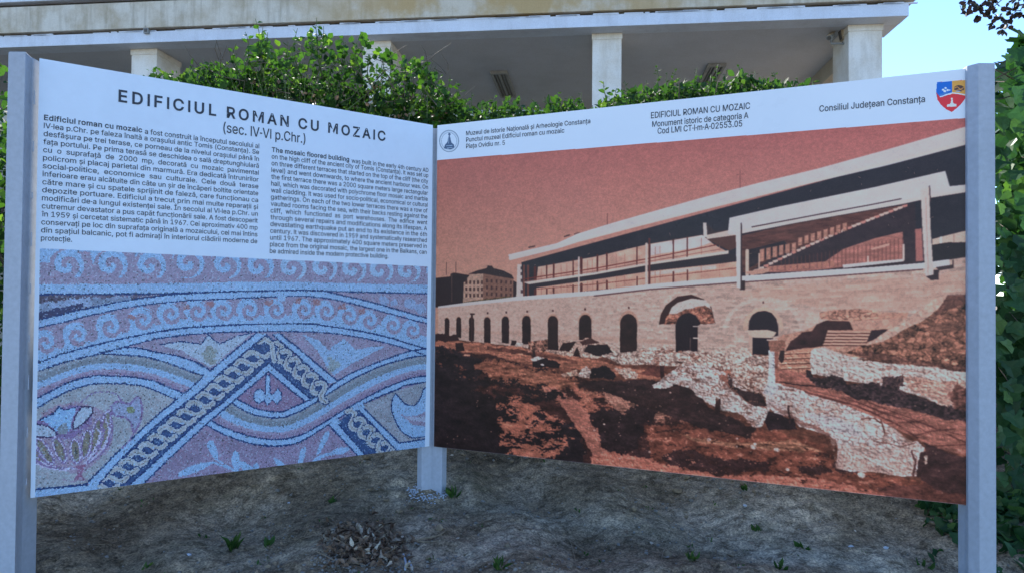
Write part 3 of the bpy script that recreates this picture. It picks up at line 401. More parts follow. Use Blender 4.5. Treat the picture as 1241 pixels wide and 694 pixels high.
def paint_mosaic(quad, w=1500, h=1480):
    WH = (152, 188, 240)
    c = Canvas(w, h, quad, WH, 5)
    LB = (130, 170, 224); PK = (132, 132, 170); NV = (26, 56, 116); BG = (140, 154, 178); OL = (112, 130, 156); PU = (116, 106, 160); GR = (152, 176, 212)
    n1 = fbm(h, w, 40, c.rs, 1, 4)
    c.poly([(48.3, 301), (518.6, 323), (515.4, 547), (100, 620), (20, 620), (42, 598)], PK, tex=n1, amp=.06)
    # curves
    C1 = smooth([(40, 389), (92, 376), (121, 370), (160, 362.5), (200, 357.5), (240, 354.5), (298, 352.8), (345, 351.6), (390, 352.4), (419.5, 358.6), (452, 366), (478, 373.6), (520, 385.6)])
    C2 = smooth([(40, 398), (82, 388.6), (103, 383), (150, 373), (176, 369), (228, 363.6), (270, 361.9), (335, 359.2), (380, 359.3), (419.5, 365.8), (452, 374.2), (491, 384.6), (520, 392.5)])
    C3 = smooth([(40, 441), (78, 427.5), (116, 417.2), (150, 409.4), (184.6, 402.5), (219, 397.3), (253.7, 394.7), (288, 393), (322, 392), (374, 391.7), (395, 394.3), (429.6, 399.5), (464, 406.4), (490, 414), (520, 423)])
    C4 = smooth([(40, 451), (82, 437), (116, 429), (158, 418), (184.6, 411), (219, 406), (253.7, 403), (290, 401.5), (339, 401), (391, 402.4), (429.6, 407.3), (464, 414.2), (498.7, 423.7), (520, 432)])
    # top scroll band
    c.poly([(48, 300), (520, 322.5), (520, 331), (48, 318)], LB)
    def scroll(x, y, R, dr, ph, turns=1.25, thin=False, bandx=1.0):
        sl = c.box([(x-R-2, y-R-2), (x+R+2, y+R+2)], 1)
        if sl is None: return
        X = (c.X[sl]-x)/bandx; Y = c.Y[sl]-y; r = np.hypot(X, Y); th = np.arctan2(Y, X)
        s_ = (dr*th/(2*math.pi)+r/(R/turns)+ph) % 1.0
        m = r < R
        c.paint(sl, m & (s_ < .5), LB if not thin else (140, 176, 224)); c.paint(sl, m & (s_ >= .5), PK)
    for k, (x, y) in enumerate([(80.6, 321), (133.8, 321), (181, 322), (228, 319), (273, 321), (313, 323), (353, 324.5), (391, 324.5), (427, 326), (460, 327.5), (493.4, 328.5)]):
        R = 20-.45*k
        c.poly([(x+R*.6, y-16), (x+R*1.5, y-16), (x+R*1.55, y+16), (x+R*.55, y+20)], PK, 2.5)
        scroll(x, y, R, -1, .15, 1.2, k > 5, 1.05)
    c.poly([(40, 335.5), (150, 337), (300, 337), (520, 341), (520, 347), (330, 343), (40, 345)], PK, 2)
    c.poly([(40, 344), (150, 344), (330, 341), (460, 344), (520, 345), (520, 356), (390, 353), (330, 353), (240, 355), (180, 356.5), (40, 357)], LB, tex=n1, amp=.05)
    # left dark triangle, right pink triangle
    c.poly([(40, 356.5), (215, 356.5)]+[p for p in C1[::-1] if p[0] < 215], (92, 92, 128), tex=c.jx, amp=.5)
    c.poly([(40, 368), (120, 359), (170, 359), (100, 373), (40, 384)], (118, 142, 185), 5, tex=c.jy, amp=.3)
    c.poly([(40, 379), (100, 368), (98, 375), (40, 388)], (50, 60, 105), 3)
    c.poly([(395, 353), (520, 355.5), (520, 385)]+[p for p in C1[::-1] if p[0] > 400], PK)
    for x, y, r in ((465, 364, 7), (478, 367, 5), (497, 368, 8), (510, 374, 8)): c.ell(x, y, r, r*.8, (128, 155, 205), 0, 3)
    c.line([(48, 356.5), (220, 355.5)], NV, 1.9); c.line([(200, 355), (298, 352.6)], NV, 1.7); c.line([(386, 352), (430, 353.5), (520, 355.6)], NV, 1.7)
    # circle light band 1-2
    c.poly(C1+C2[::-1], LB)
    # spiral band 2-3
    mid = [((a[0]+b[0])/2, a[1]*.45+b[1]*.55) for a, b in zip(C2, C3)]
    c.poly(C2+C3[::-1], PK, tex=n1, amp=.05)
    ml = smooth([(40, 424), (56, 419), (94, 408), (134, 397), (174, 387), (207, 381.5), (239, 378.5), (271, 378), (302, 377.5), (335, 377), (368, 377), (396, 379), (423, 384.5), (448, 390), (476, 396), (500, 402), (520, 408)])
    c.poly(ml+C3[::-1], LB)
    sp = [(55, 414.6), (94, 406), (133.7, 395.5), (173.4, 386.5), (207, 380), (239.5, 377), (271, 376), (302.4, 375.5), (334.9, 375), (368.6, 375.5), (396, 377), (423, 382.6), (448, 388), (476.5, 394), (500.4, 400)]
    for k, (x, y) in enumerate(sp):
        R = 14.2-.25*abs(k-1) if k < 8 else 12.2-.2*(k-8)
        c.ell(x+R*1.15, y-R*.25, R*.55, R*.8, PK, -.2, 1)
        c.ell(x-R*.2, y-R*.1, R*1.08, R*1.05, LB, 0, 1)
        scroll(x, y, R*.95, 1, .62, 1.15)
    for x, y in ((160, 385), (226, 372), (255, 368), (325, 366), (362, 364), (385, 366), (415, 372), (438, 377)): c.ell(x, y, 5, 3, (140, 105, 120), 0, 3, .8)
    c.line(C1, NV, 1.7); c.line(C2, NV, 1.5)
    c.poly([(336, 356), (346, 356), (346, 364), (336, 364)], LB, 2)
    c.poly(C3+C4[::-1], LB)
    # ---- fields below curve 4
    low = C4+[(520, 560), (30, 620)]
    # ribbons (left): olive, light, pink under curve 4 / U2
    U1 = smooth([(121, 426), (160, 420.3), (184.6, 425), (219, 431.8), (240, 439.6), (255.4, 448.3)])
    U2 = smooth([(121, 428), (158, 430), (176, 431.8), (201.8, 438.8), (227.8, 448.3), (248.5, 455)])
    V1 = smooth([(40, 485), (64.6, 471.6), (82, 463), (107.8, 455.5), (130, 454.3), (158, 456), (184.6, 460.4), (201.8, 467.3), (225, 477)])
    V2 = smooth([(40, 497), (64.6, 482), (87, 471.6), (113, 464.7), (150, 464.3), (176, 468), (201.8, 478.5), (214, 484)])
    top = smooth([(40, 451), (82, 437), (121, 428), (158, 430), (176, 431.8), (201.8, 438.8), (227.8, 448.3), (248.5, 455)])
    def lerp(A, B, t):
        n = 40
        def at(P, s):
            i = s*(len(P)-1); j = min(int(i), len(P)-2); f = i-j
            return (P[j][0]*(1-f)+P[j+1][0]*f, P[j][1]*(1-f)+P[j+1][1]*f)
        return [tuple(np.array(at(A, k/n))*(1-t)+np.array(at(B, k/n))*t) for k in range(n+1)]
    def ribbon(A, B, cols):
        for t0, t1, col in cols: c.poly(lerp(A, B, t0)+lerp(A, B, t1)[::-1], col, .8)
    RC = [(0, .16, (128, 144, 170)), (.16, .4, OL), (.4, .68, LB), (.68, .8, (140, 140, 180)), (.8, 1, PU)]
    RC = [(a, b, {PU: (126, 122, 164)}.get(k, k)) for a, b, k in RC]
    ribbon(top, V1, RC)
    # beige field bottom-left
    c.poly(V2+[(222, 478), (194, 499), (150, 539), (104, 586), (42, 593), (30, 600)], BG, tex=n1, amp=.06)
    c.poly(U1+U2[::-1], LB); c.line(U1, NV, 1.7); c.line(U2, NV, 1.7)
    c.poly(V1+V2[::-1], LB); c.line(V1, NV, 1.8); c.line(V2, NV, 1.8)
    # white flower left and right
    F1 = [(192, 417), (219, 413), (244, 416.3), (252, 405), (266, 416.5), (285, 407), (305, 403), (292, 415), (275, 428), (262, 440), (254, 444), (240, 436), (220, 424)]
    c.poly(F1, GR, .6); c.line([F1[i] for i in range(7)], NV, 1.4)
    c.ell(254, 430, 8, 10, (120, 134, 142), 0, 5, .8)
    F2 = [(366, 405), (385, 411), (398, 424), (403, 419), (417, 409), (431, 423), (450, 420), (466, 419), (450, 428), (430, 438), (417, 446), (405, 454), (396, 444), (385, 425), (374, 413)]
    c.poly(F2, (130, 168, 220), .8); c.ell(403, 442, 8, 9, (125, 140, 150), 0, 5, .7)
    # ring Q and ribbon below it, W band
    Q1 = smooth([(287, 482.5), (304.6, 492), (321.8, 497), (342.6, 498), (356.4, 492), (373.7, 484.2), (390, 475.5), (408, 461.7), (429.6, 449.6), (464, 435.8), (495, 425.4), (520, 421)])
    Q2 = smooth([(280, 487), (296, 497), (313, 503), (339, 505.4), (356.4, 500.6), (377, 490), (408, 470), (429.6, 457.5), (464, 442), (498.7, 432.5), (520, 430)])
    W1 = smooth([(250, 505), (270, 516.5), (293.8, 525), (317.6, 530.7), (341, 531.5), (365, 526), (389, 513.3), (410, 500), (429.6, 488.5), (464, 470.5), (490, 460), (505.6, 455.7), (520, 455)])
    W2 = smooth([(248, 513), (270, 525), (293.8, 534), (317.6, 539), (341, 539.5), (365, 534), (396, 515), (415, 503), (438, 490), (464, 478), (482, 471), (492, 466), (520, 462)])
    low2 = W2+[(520, 560), (150, 610), (200, 558), (249, 514)]
    c.poly(low2, (128, 124, 164), tex=n1, amp=.06)
    ribbon(Q2, W1, RC)
    tri = [(325.3, 449.6), (368.5, 485), (356, 492), (342.6, 498), (321.8, 497), (304.6, 492), (287, 482)]
    c.poly(tri, (124, 114, 156))
    # olive leaves below
    for L_ in ([(253.7, 532), (258, 534), (263, 546), (264, 558), (257, 552), (251, 540)], [(214, 577), (222, 568), (240, 561), (258, 559.5), (245, 568), (228, 575)],
               [(284, 545), (290, 550), (290, 570), (285, 572), (280, 556)], [(281, 553), (303, 563), (312, 575), (300, 572)], [(331, 553), (341, 558), (346, 564), (336, 564)],
               [(364, 545), (370, 541), (369, 552), (365, 563), (361, 562)], [(383, 550), (390, 530), (398, 521), (399, 528), (392, 540), (386, 550)],
               [(374, 562), (385, 552), (400, 547), (412, 541), (424, 543), (414, 550), (398, 551), (384, 558)], [(305, 566), (311, 560), (314, 567), (309, 570)]):
        c.poly(smooth(L_+[L_[0]], 3), LB, .5)
    for a, b in (((262, 556), (285, 570)), ((258, 559.5), (290, 572)), ((284, 575), (300, 566)), ((374, 562), (395, 550)), ((340, 566), (366, 562))): c.line([a, b], LB, 2.2)
    c.poly(Q1+Q2[::-1], LB); c.line(Q1, NV, 1.7); c.line(Q2, NV, 1.7)
    c.poly(W1+W2[::-1], LB); c.line(W1, NV, 1.8); c.line(W2, NV, 1.8)
    # guilloche strips
    G1 = [(323, 404), (326, 439), (270, 486.8), (201.8, 545.7), (160, 583.7), (140, 600), (108, 597), (143, 559), (172, 530), (202, 504), (221, 490), (247, 470), (270, 448)]
    G2 = [(323, 404), (398, 464.3), (378, 483), (374, 483), (326, 439)]
    G3 = [(408, 511), (432, 494), (484, 545), (442, 552)]
    GD = (50, 80, 135); GB = (152, 170, 198)
    for g in (G1, G2, G3): c.poly(g, GD)
    def strand(base, pts, th):
        P = smooth([(base[0]+a, base[1]+b) for a, b in pts], 3)
        c.line(P, NV, th+2.2); c.line(P, GB, th); c.line(P, (140, 150, 165), th*.25)
    Sl = [(0, 0), (5, -4.5), (11, -4), (18, 0), (25, .5), (31, -4)]
    for k in range(0, 17):
        strand((297-11.6*k, 431+10.05*k), Sl, 6.3)
    for k in range(0, 16):
        c.ell(313-11.6*k, 431.5+10.05*k, 1.5, 1.3, LB)
    Sr = [(-4, -8), (2, -9), (6, -4), (1, 6), (2, 12), (7, 14)]
    for k in range(0, 6):
        strand((335+10.6*k, 424+9.6*k), Sr, 6.2)
    strand((318, 410), [(-4, 4), (3, 1), (11, 6), (12, 15), (14, 26)], 6.2)
    for k in range(0, 6): strand((424+11*k, 506+9.6*k), Sr, 6)
    # double-axe
    c.poly([(316.7, 470), (310, 472), (307, 477), (308, 484), (313, 489), (320, 484), (323.6, 491), (329.6, 484), (335.7, 489), (341, 483), (341, 475), (336.5, 469.5), (330.5, 477), (321, 477)], LB)
    c.line([(316.7, 470), (310, 472), (307, 477), (308, 484), (313, 489), (320, 484), (323.6, 491), (329.6, 484), (335.7, 489), (341, 483), (341, 475), (336.5, 469.5), (330.5, 477), (321, 477)], NV, 1.2, closed=True)
    c.poly([(322, 454), (327, 454), (327, 482), (322, 482)], LB); c.line([(321.6, 476), (322, 454), (327, 454), (327.4, 476)], NV, 1.2)
    # straight bands (drawn over strips)
    def band(A, B, wl=1.8):
        c.poly(A+B[::-1], LB); c.line(A, NV, wl); c.line(B, NV, wl)
    band([(287, 481.8), (325.3, 449.6), (368.5, 485)][:2][::-1]+[(249.4, 513.7), (201.8, 557.8), (177.7, 582), (168, 592)], [(326, 439), (270, 486.8), (246.8, 504), (201.8, 545.7), (160, 583.7), (148, 596)])
    band([(326, 439), (376, 482.5)], [(325.3, 449.6), (368.5, 485)])
    band([(339, 403), (367, 426), (409, 461)], [(330, 405), (356.4, 427), (398, 464.3)])
    band([(311, 402.5), (290, 419), (254, 449), (226, 474), (194, 499), (150, 539), (104, 586)], [(323, 404.5), (270, 448), (247, 470), (221, 490), (202, 504), (172, 530), (143, 559), (116, 590)])
    c.poly([(30, 593), (104, 586), (118, 590), (116, 600), (30, 612)], LB); c.line([(38, 592.5), (104.6, 586.5)], NV, 2.4)
    c.poly([(250, 450), (256, 449), (259, 458), (250, 463), (244, 458)], LB); c.poly([(218, 480), (227, 474), (230, 480), (216, 492)], LB)
    # right lower field with crescent
    c.poly([(438, 491), (464, 480), (482, 472), (514, 463), (520, 463), (520, 531), (514, 531.4), (484, 536)], (134, 146, 172), tex=n1, amp=.06)
    cr = smooth([(479, 476), (475, 485), (475, 499), (483.7, 518), (492, 526), (503, 530), (520, 527)])+smooth([(520, 468), (513, 471), (510, 480), (503, 490), (495, 490), (490, 488), (483, 480), (479, 476)])
    c.poly(cr, LB); c.line(cr, NV, 1.5); c.poly(smooth([(484, 500), (498, 504), (520, 498), (520, 514), (500, 513), (484, 500)], 4), PK, 1.5); c.poly(smooth([(493, 505), (520, 504), (520, 510), (500, 509), (493, 505)], 4), (150, 165, 205), 1)
    band([(438, 491), (484, 536), (520, 530.5)], [(431.8, 493.5), (481.5, 546), (520, 541)])
    band([(408, 511), (444, 552)], [(399, 515), (434, 552)])
    c.poly([(426, 495), (440, 487), (442, 493), (432, 497)], LB); c.poly([(399, 514), (408, 505), (413, 511), (404, 517)], LB)
    # palmette flower
    c.poly(smooth([(40, 545), (52, 500), (75, 489), (100, 487), (125, 497), (137, 520), (132, 545), (115, 560), (96, 573), (70, 568), (48, 560), (40, 545)], 3), (140, 135, 170), 2)
    c.poly([(40, 512), (60, 500), (85, 490), (112, 492), (110, 515), (85, 532), (60, 530), (40, 530)], PU, 1.5)
    c.poly([(48, 508), (65, 500), (71, 492), (79, 496), (93, 492), (87, 508), (84, 522), (68, 522), (56, 511)], (125, 172, 232), .5)
    c.line([(48, 508), (65, 500), (71, 492), (79, 496), (93, 492)], NV, 1.5)
    c.ell(77, 519, 7, 6, OL, 0, 3)
    for pts in ([(98.6, 492), (113, 494), (106, 508), (98, 514), (88.5, 519), (91, 504)], [(42, 513), (56, 515), (69.5, 525.5), (56, 529), (42, 526)]):
        c.poly(smooth(pts+[pts[0]], 3), GR); c.line(smooth(pts+[pts[0]], 3), (50, 50, 95), 2)
    for x, y, r, a in ((42, 549, 18, -.75), (127, 521, 26, .17), (116, 528, 24, .2), (54, 546, 20, -.58), (104, 537, 19, .16), (72, 544, 18.5, -.38), (91.5, 546, 16.5, -.12)):
        for rr, col in ((8.6, PU), (7.2, (170, 178, 222)), (5.6, PU), (4.3, (112, 116, 120))): c.ell(x, y, rr*.9, r-8.6*.9+rr*.9, col, a)
        c.ell(x, y, 1.2, r*.35, (60, 75, 90) if abs(x-91.5) < 1 else (125, 125, 120), a)
    for k in range(4):
        c.line(smooth([(134-6*k, 500+6*k), (136-5*k, 525), (124-4*k, 548), (98, 566)]), (170, 178, 222) if k % 2 else PU, 1.8)
        c.line(smooth([(42, 546+5*k), (56, 560+2*k), (76, 566+k), (96, 566)]), (170, 178, 222) if k % 2 else PU, 1.6)
    c.poly([(90, 563), (104, 562), (99, 573), (104, 580), (90, 580), (95, 573)], (128, 98, 140), 2)
    ht = smooth([(134, 492), (141, 486), (150, 487), (158, 488), (166, 480), (171, 486), (172, 500), (168, 514), (162, 524), (158, 510), (150, 505), (138, 502), (134, 492)], 3)
    c.poly(ht, (132, 150, 195)); c.line(ht, PU, 2.6); c.ell(158, 496, 5, 4, (110, 128, 110), 0, 2)
    c.line(smooth([(98, 487), (112, 476), (130, 474), (142, 478), (147, 486)]), PU, 1.6); c.line(smooth([(162, 524), (156, 534), (148, 542)]), PU, 1.6)
    c.line(smooth([(108, 586), (100, 580), (88, 583), (76, 580)]), (135, 130, 165), 1.6)
    # curve 3/4 outlines on top
    c.line(C3, NV, 1.9); c.line(C4, NV, 1.6)
    # tesserae
    y0 = int(h*.40)
    e, rr, sy, sx = voronoi(h-y0, w, 4.3, c.rs, .95)
    sub = c.img[y0:]
    iy = np.clip(sy.astype(int), 0, sub.shape[0]-1); ix = np.clip(sx.astype(int), 0, w-1)
    t = sub[iy, ix]
    r2 = (rr*977) % 1; r3 = (rr*3571) % 1
    t = t*(.90+.18*rr)[..., None]
    warm = ((r2 > .86)[..., None])*np.array([10, -6, -10], np.float32); t = t+warm*(r3[..., None])
    t = np.where((r2 < .035)[..., None], t*.62, t); t = np.where(((r2 > .05) & (r2 < .14))[..., None], t*.55+np.array([160, 195, 235])*.45, t)
    t = t*np.where(e < .16, .80, 1.04)[..., None]
    fx, fy = c.X[y0:], c.Y[y0:]
    top_y = 301+(fx-48.3)*(22/470.3)
    inside = (fy > top_y) & (fx > 48.5-(fy-300)*.0195) & (fx < 518.6-(fy-323)*.0165) 
    t = t*np.array([.86, .93, 1.0], np.float32)
    c.img[y0:] = np.where(inside[..., None], t, np.array(WH, np.float32))
    # worn, thin places in the print
    c.img *= (1+.012*n1)[..., None]
    return c, WH, (.68, .78, .885)
def paint_photo(quad, w=1640, h=1180):
    WH = (190, 207, 238)
    c = Canvas(w, h, quad, WH, 11)
    rs = c.rs
    nf = fbm(h, w, 5, rs, 1.3, 2); nm = fbm(h, w, 18, rs, 1.6, 4); nc = fbm(h, w, 90, rs, 2.2, 5); nh = fbm(h, w, 5, rs, 5, 3)
    e1, r1, _, _ = voronoi(h, w, 9, rs, 1.3)
    e2, r2, _, _ = voronoi(h, w, 15, rs, 1.25)
    wy = (fbm(h, w, 60, rs)*16+fbm(h, w, 16, rs)*7); wx = (fbm(h, w, 60, rs)*20+fbm(h, w, 16, rs)*8)
    gy, gx = np.mgrid[0:h, 0:w]; gy = np.clip(gy+wy, 0, h-1).astype(int); gx = np.clip(gx+wx, 0, w-1).astype(int)
    e1, r1, e2, r2 = e1[gy, gx], r1[gy, gx], e2[gy, gx], r2[gy, gx]
    stone_s = ((r1-.5)*1.1 - (e1 < .2)*.8*(nm > -.5)+nf*.5+nm*.5).astype(np.float32); stone_b = ((r2-.5)*1.0 - (e2 < .17)*.8+nf*.5+nm*.4).astype(np.float32)
    P = c.poly; L = c.line
    br1 = fbm(h, w, 22, rs, 2.4, 5, .8); br2 = fbm(h, w, 14, rs, 2.0, 4, .85)
    # sky of the print
    P([(520, 193.2), (1180, 142.3), (1180, 620), (520, 620)], (172, 110, 100))
    t = np.clip((c.Y-150)/200, 0, 1)[..., None]
    sky = np.array((164, 94, 92))*(1-t)+np.array((198, 144, 126))*t
    sky = sky*(1+.05*np.clip((c.X-700)/400, -.6, 1))[..., None]
    sky = sky*(1+.03*nc+.035*nf)[..., None]
    hdr = 194.2-(c.X-530)*(51/640)
    c.img = np.where((c.Y > hdr)[..., None], sky, c.img).astype(np.float32)
    # ---- far buildings
    P([(526, 372), (527, 337), (546, 335), (546, 332), (550, 330.5), (566, 333), (573, 334), (573, 372)], (46, 32, 34))
    L([(547.5, 333), (547.5, 365)], (90, 66, 62), .8)
    for x in (541, 552.5): L([(x, 333), (x, 318)], (70, 44, 44), .6)
    P([(561, 366), (562, 342), (566, 341), (566, 337), (570, 333), (586, 331), (586, 362)], (176, 138, 122), tex=nf, amp=.12)
    P([(585.5, 331), (622, 337), (622, 360), (585.5, 363)], (128, 88, 76), tex=nf, amp=.12)
    P([(567, 332.5), (578, 328), (590, 325), (591, 322), (596, 322), (598, 325), (610, 328), (620, 333), (623, 338), (604, 335), (586, 331.6)], (50, 34, 36))
    for (x0, x1, n, yy, dy) in ((564, 583, 5, 340, .0), (589, 618, 6, 338, .08)):
        for r in range(3):
            for k in range(n):
                x = x0+(x1-x0)*k/(n-1); y = yy+r*8+(x-x0)*dy-(0 if r < 2 else .5)
                P([(x, y), (x+2.2, y), (x+2.2, y+4.2), (x, y+4.2)], (74, 46, 44))
    P([(561, 366), (620, 358), (620, 361), (561, 367)], (92, 74, 54), .8, tex=nf, amp=.4)
    P([(622, 340), (626, 342), (626, 360), (622, 360)], (50, 34, 36))
    P([(625.5, 361), (627, 320), (635, 321), (635, 360)], (206, 182, 176))
    for y in (323, 330, 338, 351): P([(631, y), (634, y), (634, y+4), (631, y+4)], (84, 60, 64))
    # ---- modern building
    DK = (44, 38, 44)
    P([(632, 318), (1172, 172), (1172, 325), (892, 340), (634, 361)], DK, tex=nm, amp=.06)
    gl = (206, 156, 140)
    P([(652, 323.5), (720, 311.5), (786, 296), (851, 285), (866, 297), (883, 306), (786, 320), (720, 330), (650, 341)], gl, tex=nm, amp=.12)
    P([(786, 297), (851, 285.5), (862, 294), (845, 300), (786, 310)], (214, 194, 194), tex=nm, amp=.08)
    P([(650, 348.5), (720, 339), (786, 329), (873, 319.5), (893, 317), (893, 336), (786, 345), (650, 358.5)], (208, 152, 134), tex=nm, amp=.12)
    P([(786, 330), (868, 321), (868, 326), (786, 334)], (214, 190, 184), op=.7)
    # slab, rail, mullions
    for x in (635, 640): L([(x, 322), (x, 358)], (110, 62, 54), 2.4)
    for x, wd in ((648.5, 3.4), (662.6, 1.6), (671, 2), (694.6, 1.6), (704.5, 3), (724, 2), (735.5, 2), (772, 1.5), (816, 1.8), (833, 1.6)):
        L([(x, 335-(x-660)*.23), (x, 345-(x-660)*.19)], (84, 40, 38), wd); L([(x, 350-(x-660)*.13), (x, 357-(x-660)*.09)], (84, 40, 38), wd)
        L([(x, 322-(x-660)*.2), (x, 338-(x-660)*.19)], (84, 40, 38), wd)
    for x in (656, 680, 687, 712, 718, 747, 757, 794, 800, 850, 872): L([(x, 325-(x-660)*.19), (x, 356-(x-660)*.095)], (170, 112, 100), .7)
    L([(636, 338), (720, 325.5), (786, 313.5), (868, 297)], (116, 48, 42), 1.2); L([(650, 350), (720, 344.5), (786, 337), (892, 325)], (132, 70, 60), .9)
    L([(636, 341), (720, 328.6), (786, 317), (874, 302)], (140, 80, 72), .8)
    P([(634, 342), (720, 330.3), (786, 318.6), (883, 303.6), (883, 307.6), (786, 321.3), (720, 333), (641, 344.5)], (214, 186, 176))
    P([(641, 344.5), (720, 333), (786, 321.3), (883, 307.6), (893, 309), (893, 317), (786, 328.5), (720, 338.5), (650, 348.2), (641, 350)], (48, 38, 42))
    L([(783.5, 296), (783.5, 346)], (214, 178, 168), 3.2); L([(787, 290), (787, 345)], (92, 46, 44), 2.6)
    L([(701.5, 312), (701.5, 354)], (206, 176, 168), 2)
    # roof slab
    RF = [(616, 308.8), (675, 295), (700, 283.6), (736, 272.3), (786, 258), (850, 240), (929, 219.5), (990, 205), (1076, 181.3), (1172, 153.3), (1172, 175.3), (1076, 200.5), (990, 220.4), (860, 252.3), (786, 271.5), (700, 293.8), (675.6, 301.6), (618, 315.6)]
    P(RF, (206, 196, 202), tex=nm, amp=.025)
    P([(616, 313), (700, 291), (786, 268.5), (990, 217.5), (1172, 171), (1172, 175.3), (990, 220.4), (786, 271.5), (700, 293.8), (618, 315.6)], (218, 196, 190))
    L([(641, 300), (648, 298.5)], (60, 40, 40), 1.4); L([(684, 287), (690, 285)], (60, 40, 40), 1.4); L([(696, 284), (702, 282)], (90, 60, 60), 1)
    L([(736, 272), (736, 259)], (110, 62, 60), .7); L([(897, 228), (897, 208)], (130, 74, 72), .8); L([(893, 212), (901, 211)], (130, 74, 72), .6)
    # terrace interior on the right
    P([(892, 284), (1094, 249), (1109, 246), (1112, 322), (1000, 331), (900, 338)], (54, 40, 44), tex=nm, amp=.12)
    P([(898, 286), (964, 271), (1060, 254.5), (1094, 249), (1040, 272), (1000, 290), (940, 310), (908, 330), (900, 330)], (92, 56, 50), tex=nh, amp=.25)
    P([(906, 303), (950, 292), (958, 300), (925, 315), (908, 325)], (48, 36, 40), tex=nh, amp=.2)
    P([(930, 323), (1000, 317), (1022, 302), (1060, 289), (1094, 281), (1096, 316), (1020, 324), (975, 329), (927, 330)], (168, 108, 98), tex=nh, amp=.2)
    for k in range(34):
        x = 932+k*4.9; L([(x, 318-(k*.9)), (x, 329-k*.35)], (104, 58, 54), .8, op=.8)
    P([(1055, 301), (1078, 295), (1078, 298), (1057, 303)], (205, 150, 135), 1)
    P([(1021, 321), (1056, 317.5), (1095.5, 314), (1095.5, 317), (1022, 325)], (214, 196, 196)); L([(1052, 318), (1052, 311)], (226, 200, 190), 1.6); L([(1095, 297), (1095, 315)], (214, 184, 176), 2.6)
    for k in range(34):     # stair treads
        f = k/33; x = 908+f*185; y = 329.5-f*80.5-3.0*math.sin(f*math.pi)
        P([(x, y), (x+7, y-1.4), (x+6.6, y+1.4), (x+2.5, y+3)], (216, 176, 164) if k % 3 else (200, 130, 120))
    for k in range(14):
        x = 921+k*7.7; y = 303.5-k*2.5 if k > 5 else 302.5-k*1.5; hgt = 9.5 if k > 5 else 15-k
        P([(x, y), (x+5.6, y-1.2), (x+5.6, y+hgt-1), (x, y+hgt)], (176, 122, 106), tex=nf, amp=.12); L([(x+5.6, y-1), (x+5.6, y+hgt)], (96, 54, 48), .9)
    for k in range(11): P([(929+k*7.7, 323.4-k*.7), (934+k*7.7, 322.8-k*.7), (934+k*7.7, 328.6-k*.6), (929+k*7.7, 329-k*.6)], (176, 116, 100))
    L([(905.5, 304), (905.5, 333)], (214, 176, 160), 4); L([(920, 308), (920, 328)], (206, 170, 156), 2)
    P([(903, 330), (932, 324), (932, 330), (910, 334)], (190, 140, 124), 1.5)
    P([(1109, 278), (1117, 277), (1119, 316.5), (1110, 317)], (168, 104, 98)); 
    # lintel truss
    P([(856, 289.5), (884, 279.5), (893, 278), (893, 284.2)], (206, 176, 166)); P([(852, 270), (856, 270), (857.5, 288.5), (852.6, 287)], (212, 190, 184)); P([(857, 271), (866, 280), (884, 279), (884, 284), (857, 289)], (60, 44, 44)); P([(857, 285), (884, 279), (893, 281), (893, 285), (857, 290)], (210, 180, 170))
    P([(857, 290.5), (893, 285), (893, 300), (884, 304), (868, 296)], (84, 52, 46))
    P([(884, 264.3), (940, 251.5), (1060, 227), (1145.6, 207.4), (1151, 226), (1172, 223.8), (1172, 233), (1128, 240), (1094, 247.5), (964, 270.5), (900, 281.5), (893, 284.5), (882, 284)], (210, 198, 202), tex=nm, amp=.02)
    P([(900, 278), (1060, 249.5), (1094, 243), (1128, 237), (1172, 229), (1172, 233), (1128, 240), (1094, 247.5), (964, 270.5), (893, 284.5)], (216, 192, 186))
    L([(911.5, 275.3), (990, 260.5), (1060, 247.5), (1092, 241.2)], (66, 48, 50), 1.4)
    # right end below the truss
    P([(1130, 290), (1172, 279), (1172, 297), (1130, 300)], (210, 176, 162)); L([(1140.5, 285), (1140.5, 300)], (230, 210, 204), 2.6); L([(1156, 283), (1156, 299)], (180, 140, 130), 1.2)
    P([(1127, 284), (1140, 287), (1172, 279.5), (1172, 271), (1127, 271)], DK); P([(1130, 297), (1150, 294), (1172, 294), (1172, 312), (1151, 315), (1130, 316)], (42, 34, 36), .8)
    # ---- long brick wall
    WALL = [(531, 372), (623, 361.8), (720, 355), (892, 340), (1060, 328), (1140, 321), (1150, 315), (1172, 311.5), (1172, 470), (900, 470), (760, 440), (640, 425), (531, 408)]
    phi = (c.Y-391)/(c.X-303); row = np.floor(phi*205); un = 26000/(c.X-303)
    rowh = (np.sin(row*12.9898)*43758.5) % 1
    cell = np.floor(un*1.15+rowh*7); hsh = (np.sin(row*78.233+cell*37.719)*43758.5) % 1
    brick = (hsh-.5)*.9*np.clip((c.X-540)/300, .35, 1)-(((phi*205) % 1) < .24)*.16+nc*.3+nf*.22
    P(WALL, (199, 161, 149), tex=brick.astype(np.float32), amp=.26)
    P([(900, 350), (1172, 330), (1172, 372), (1040, 376), (990, 372), (900, 360)], (214, 152, 132), 8, op=.3)
    P([(531, 396), (700, 406), (820, 412), (820, 417), (700, 411), (531, 400)], (178, 128, 112), 3, op=.35)
    for x, y, r in ((925, 402, 47),): L([(x+r*math.cos(a), y-r*math.sin(a)*.86) for a in [math.pi*k/16 for k in range(17)]], (222, 190, 178), 5, 1, op=.35)
    L([(925+22*math.cos(math.pi*k/16), 398-24*math.sin(math.pi*k/16)) for k in range(17)], (216, 168, 148), 5, 1, op=.6)
    L([(768+0*k, 0) for k in range(2)], DK, .1)
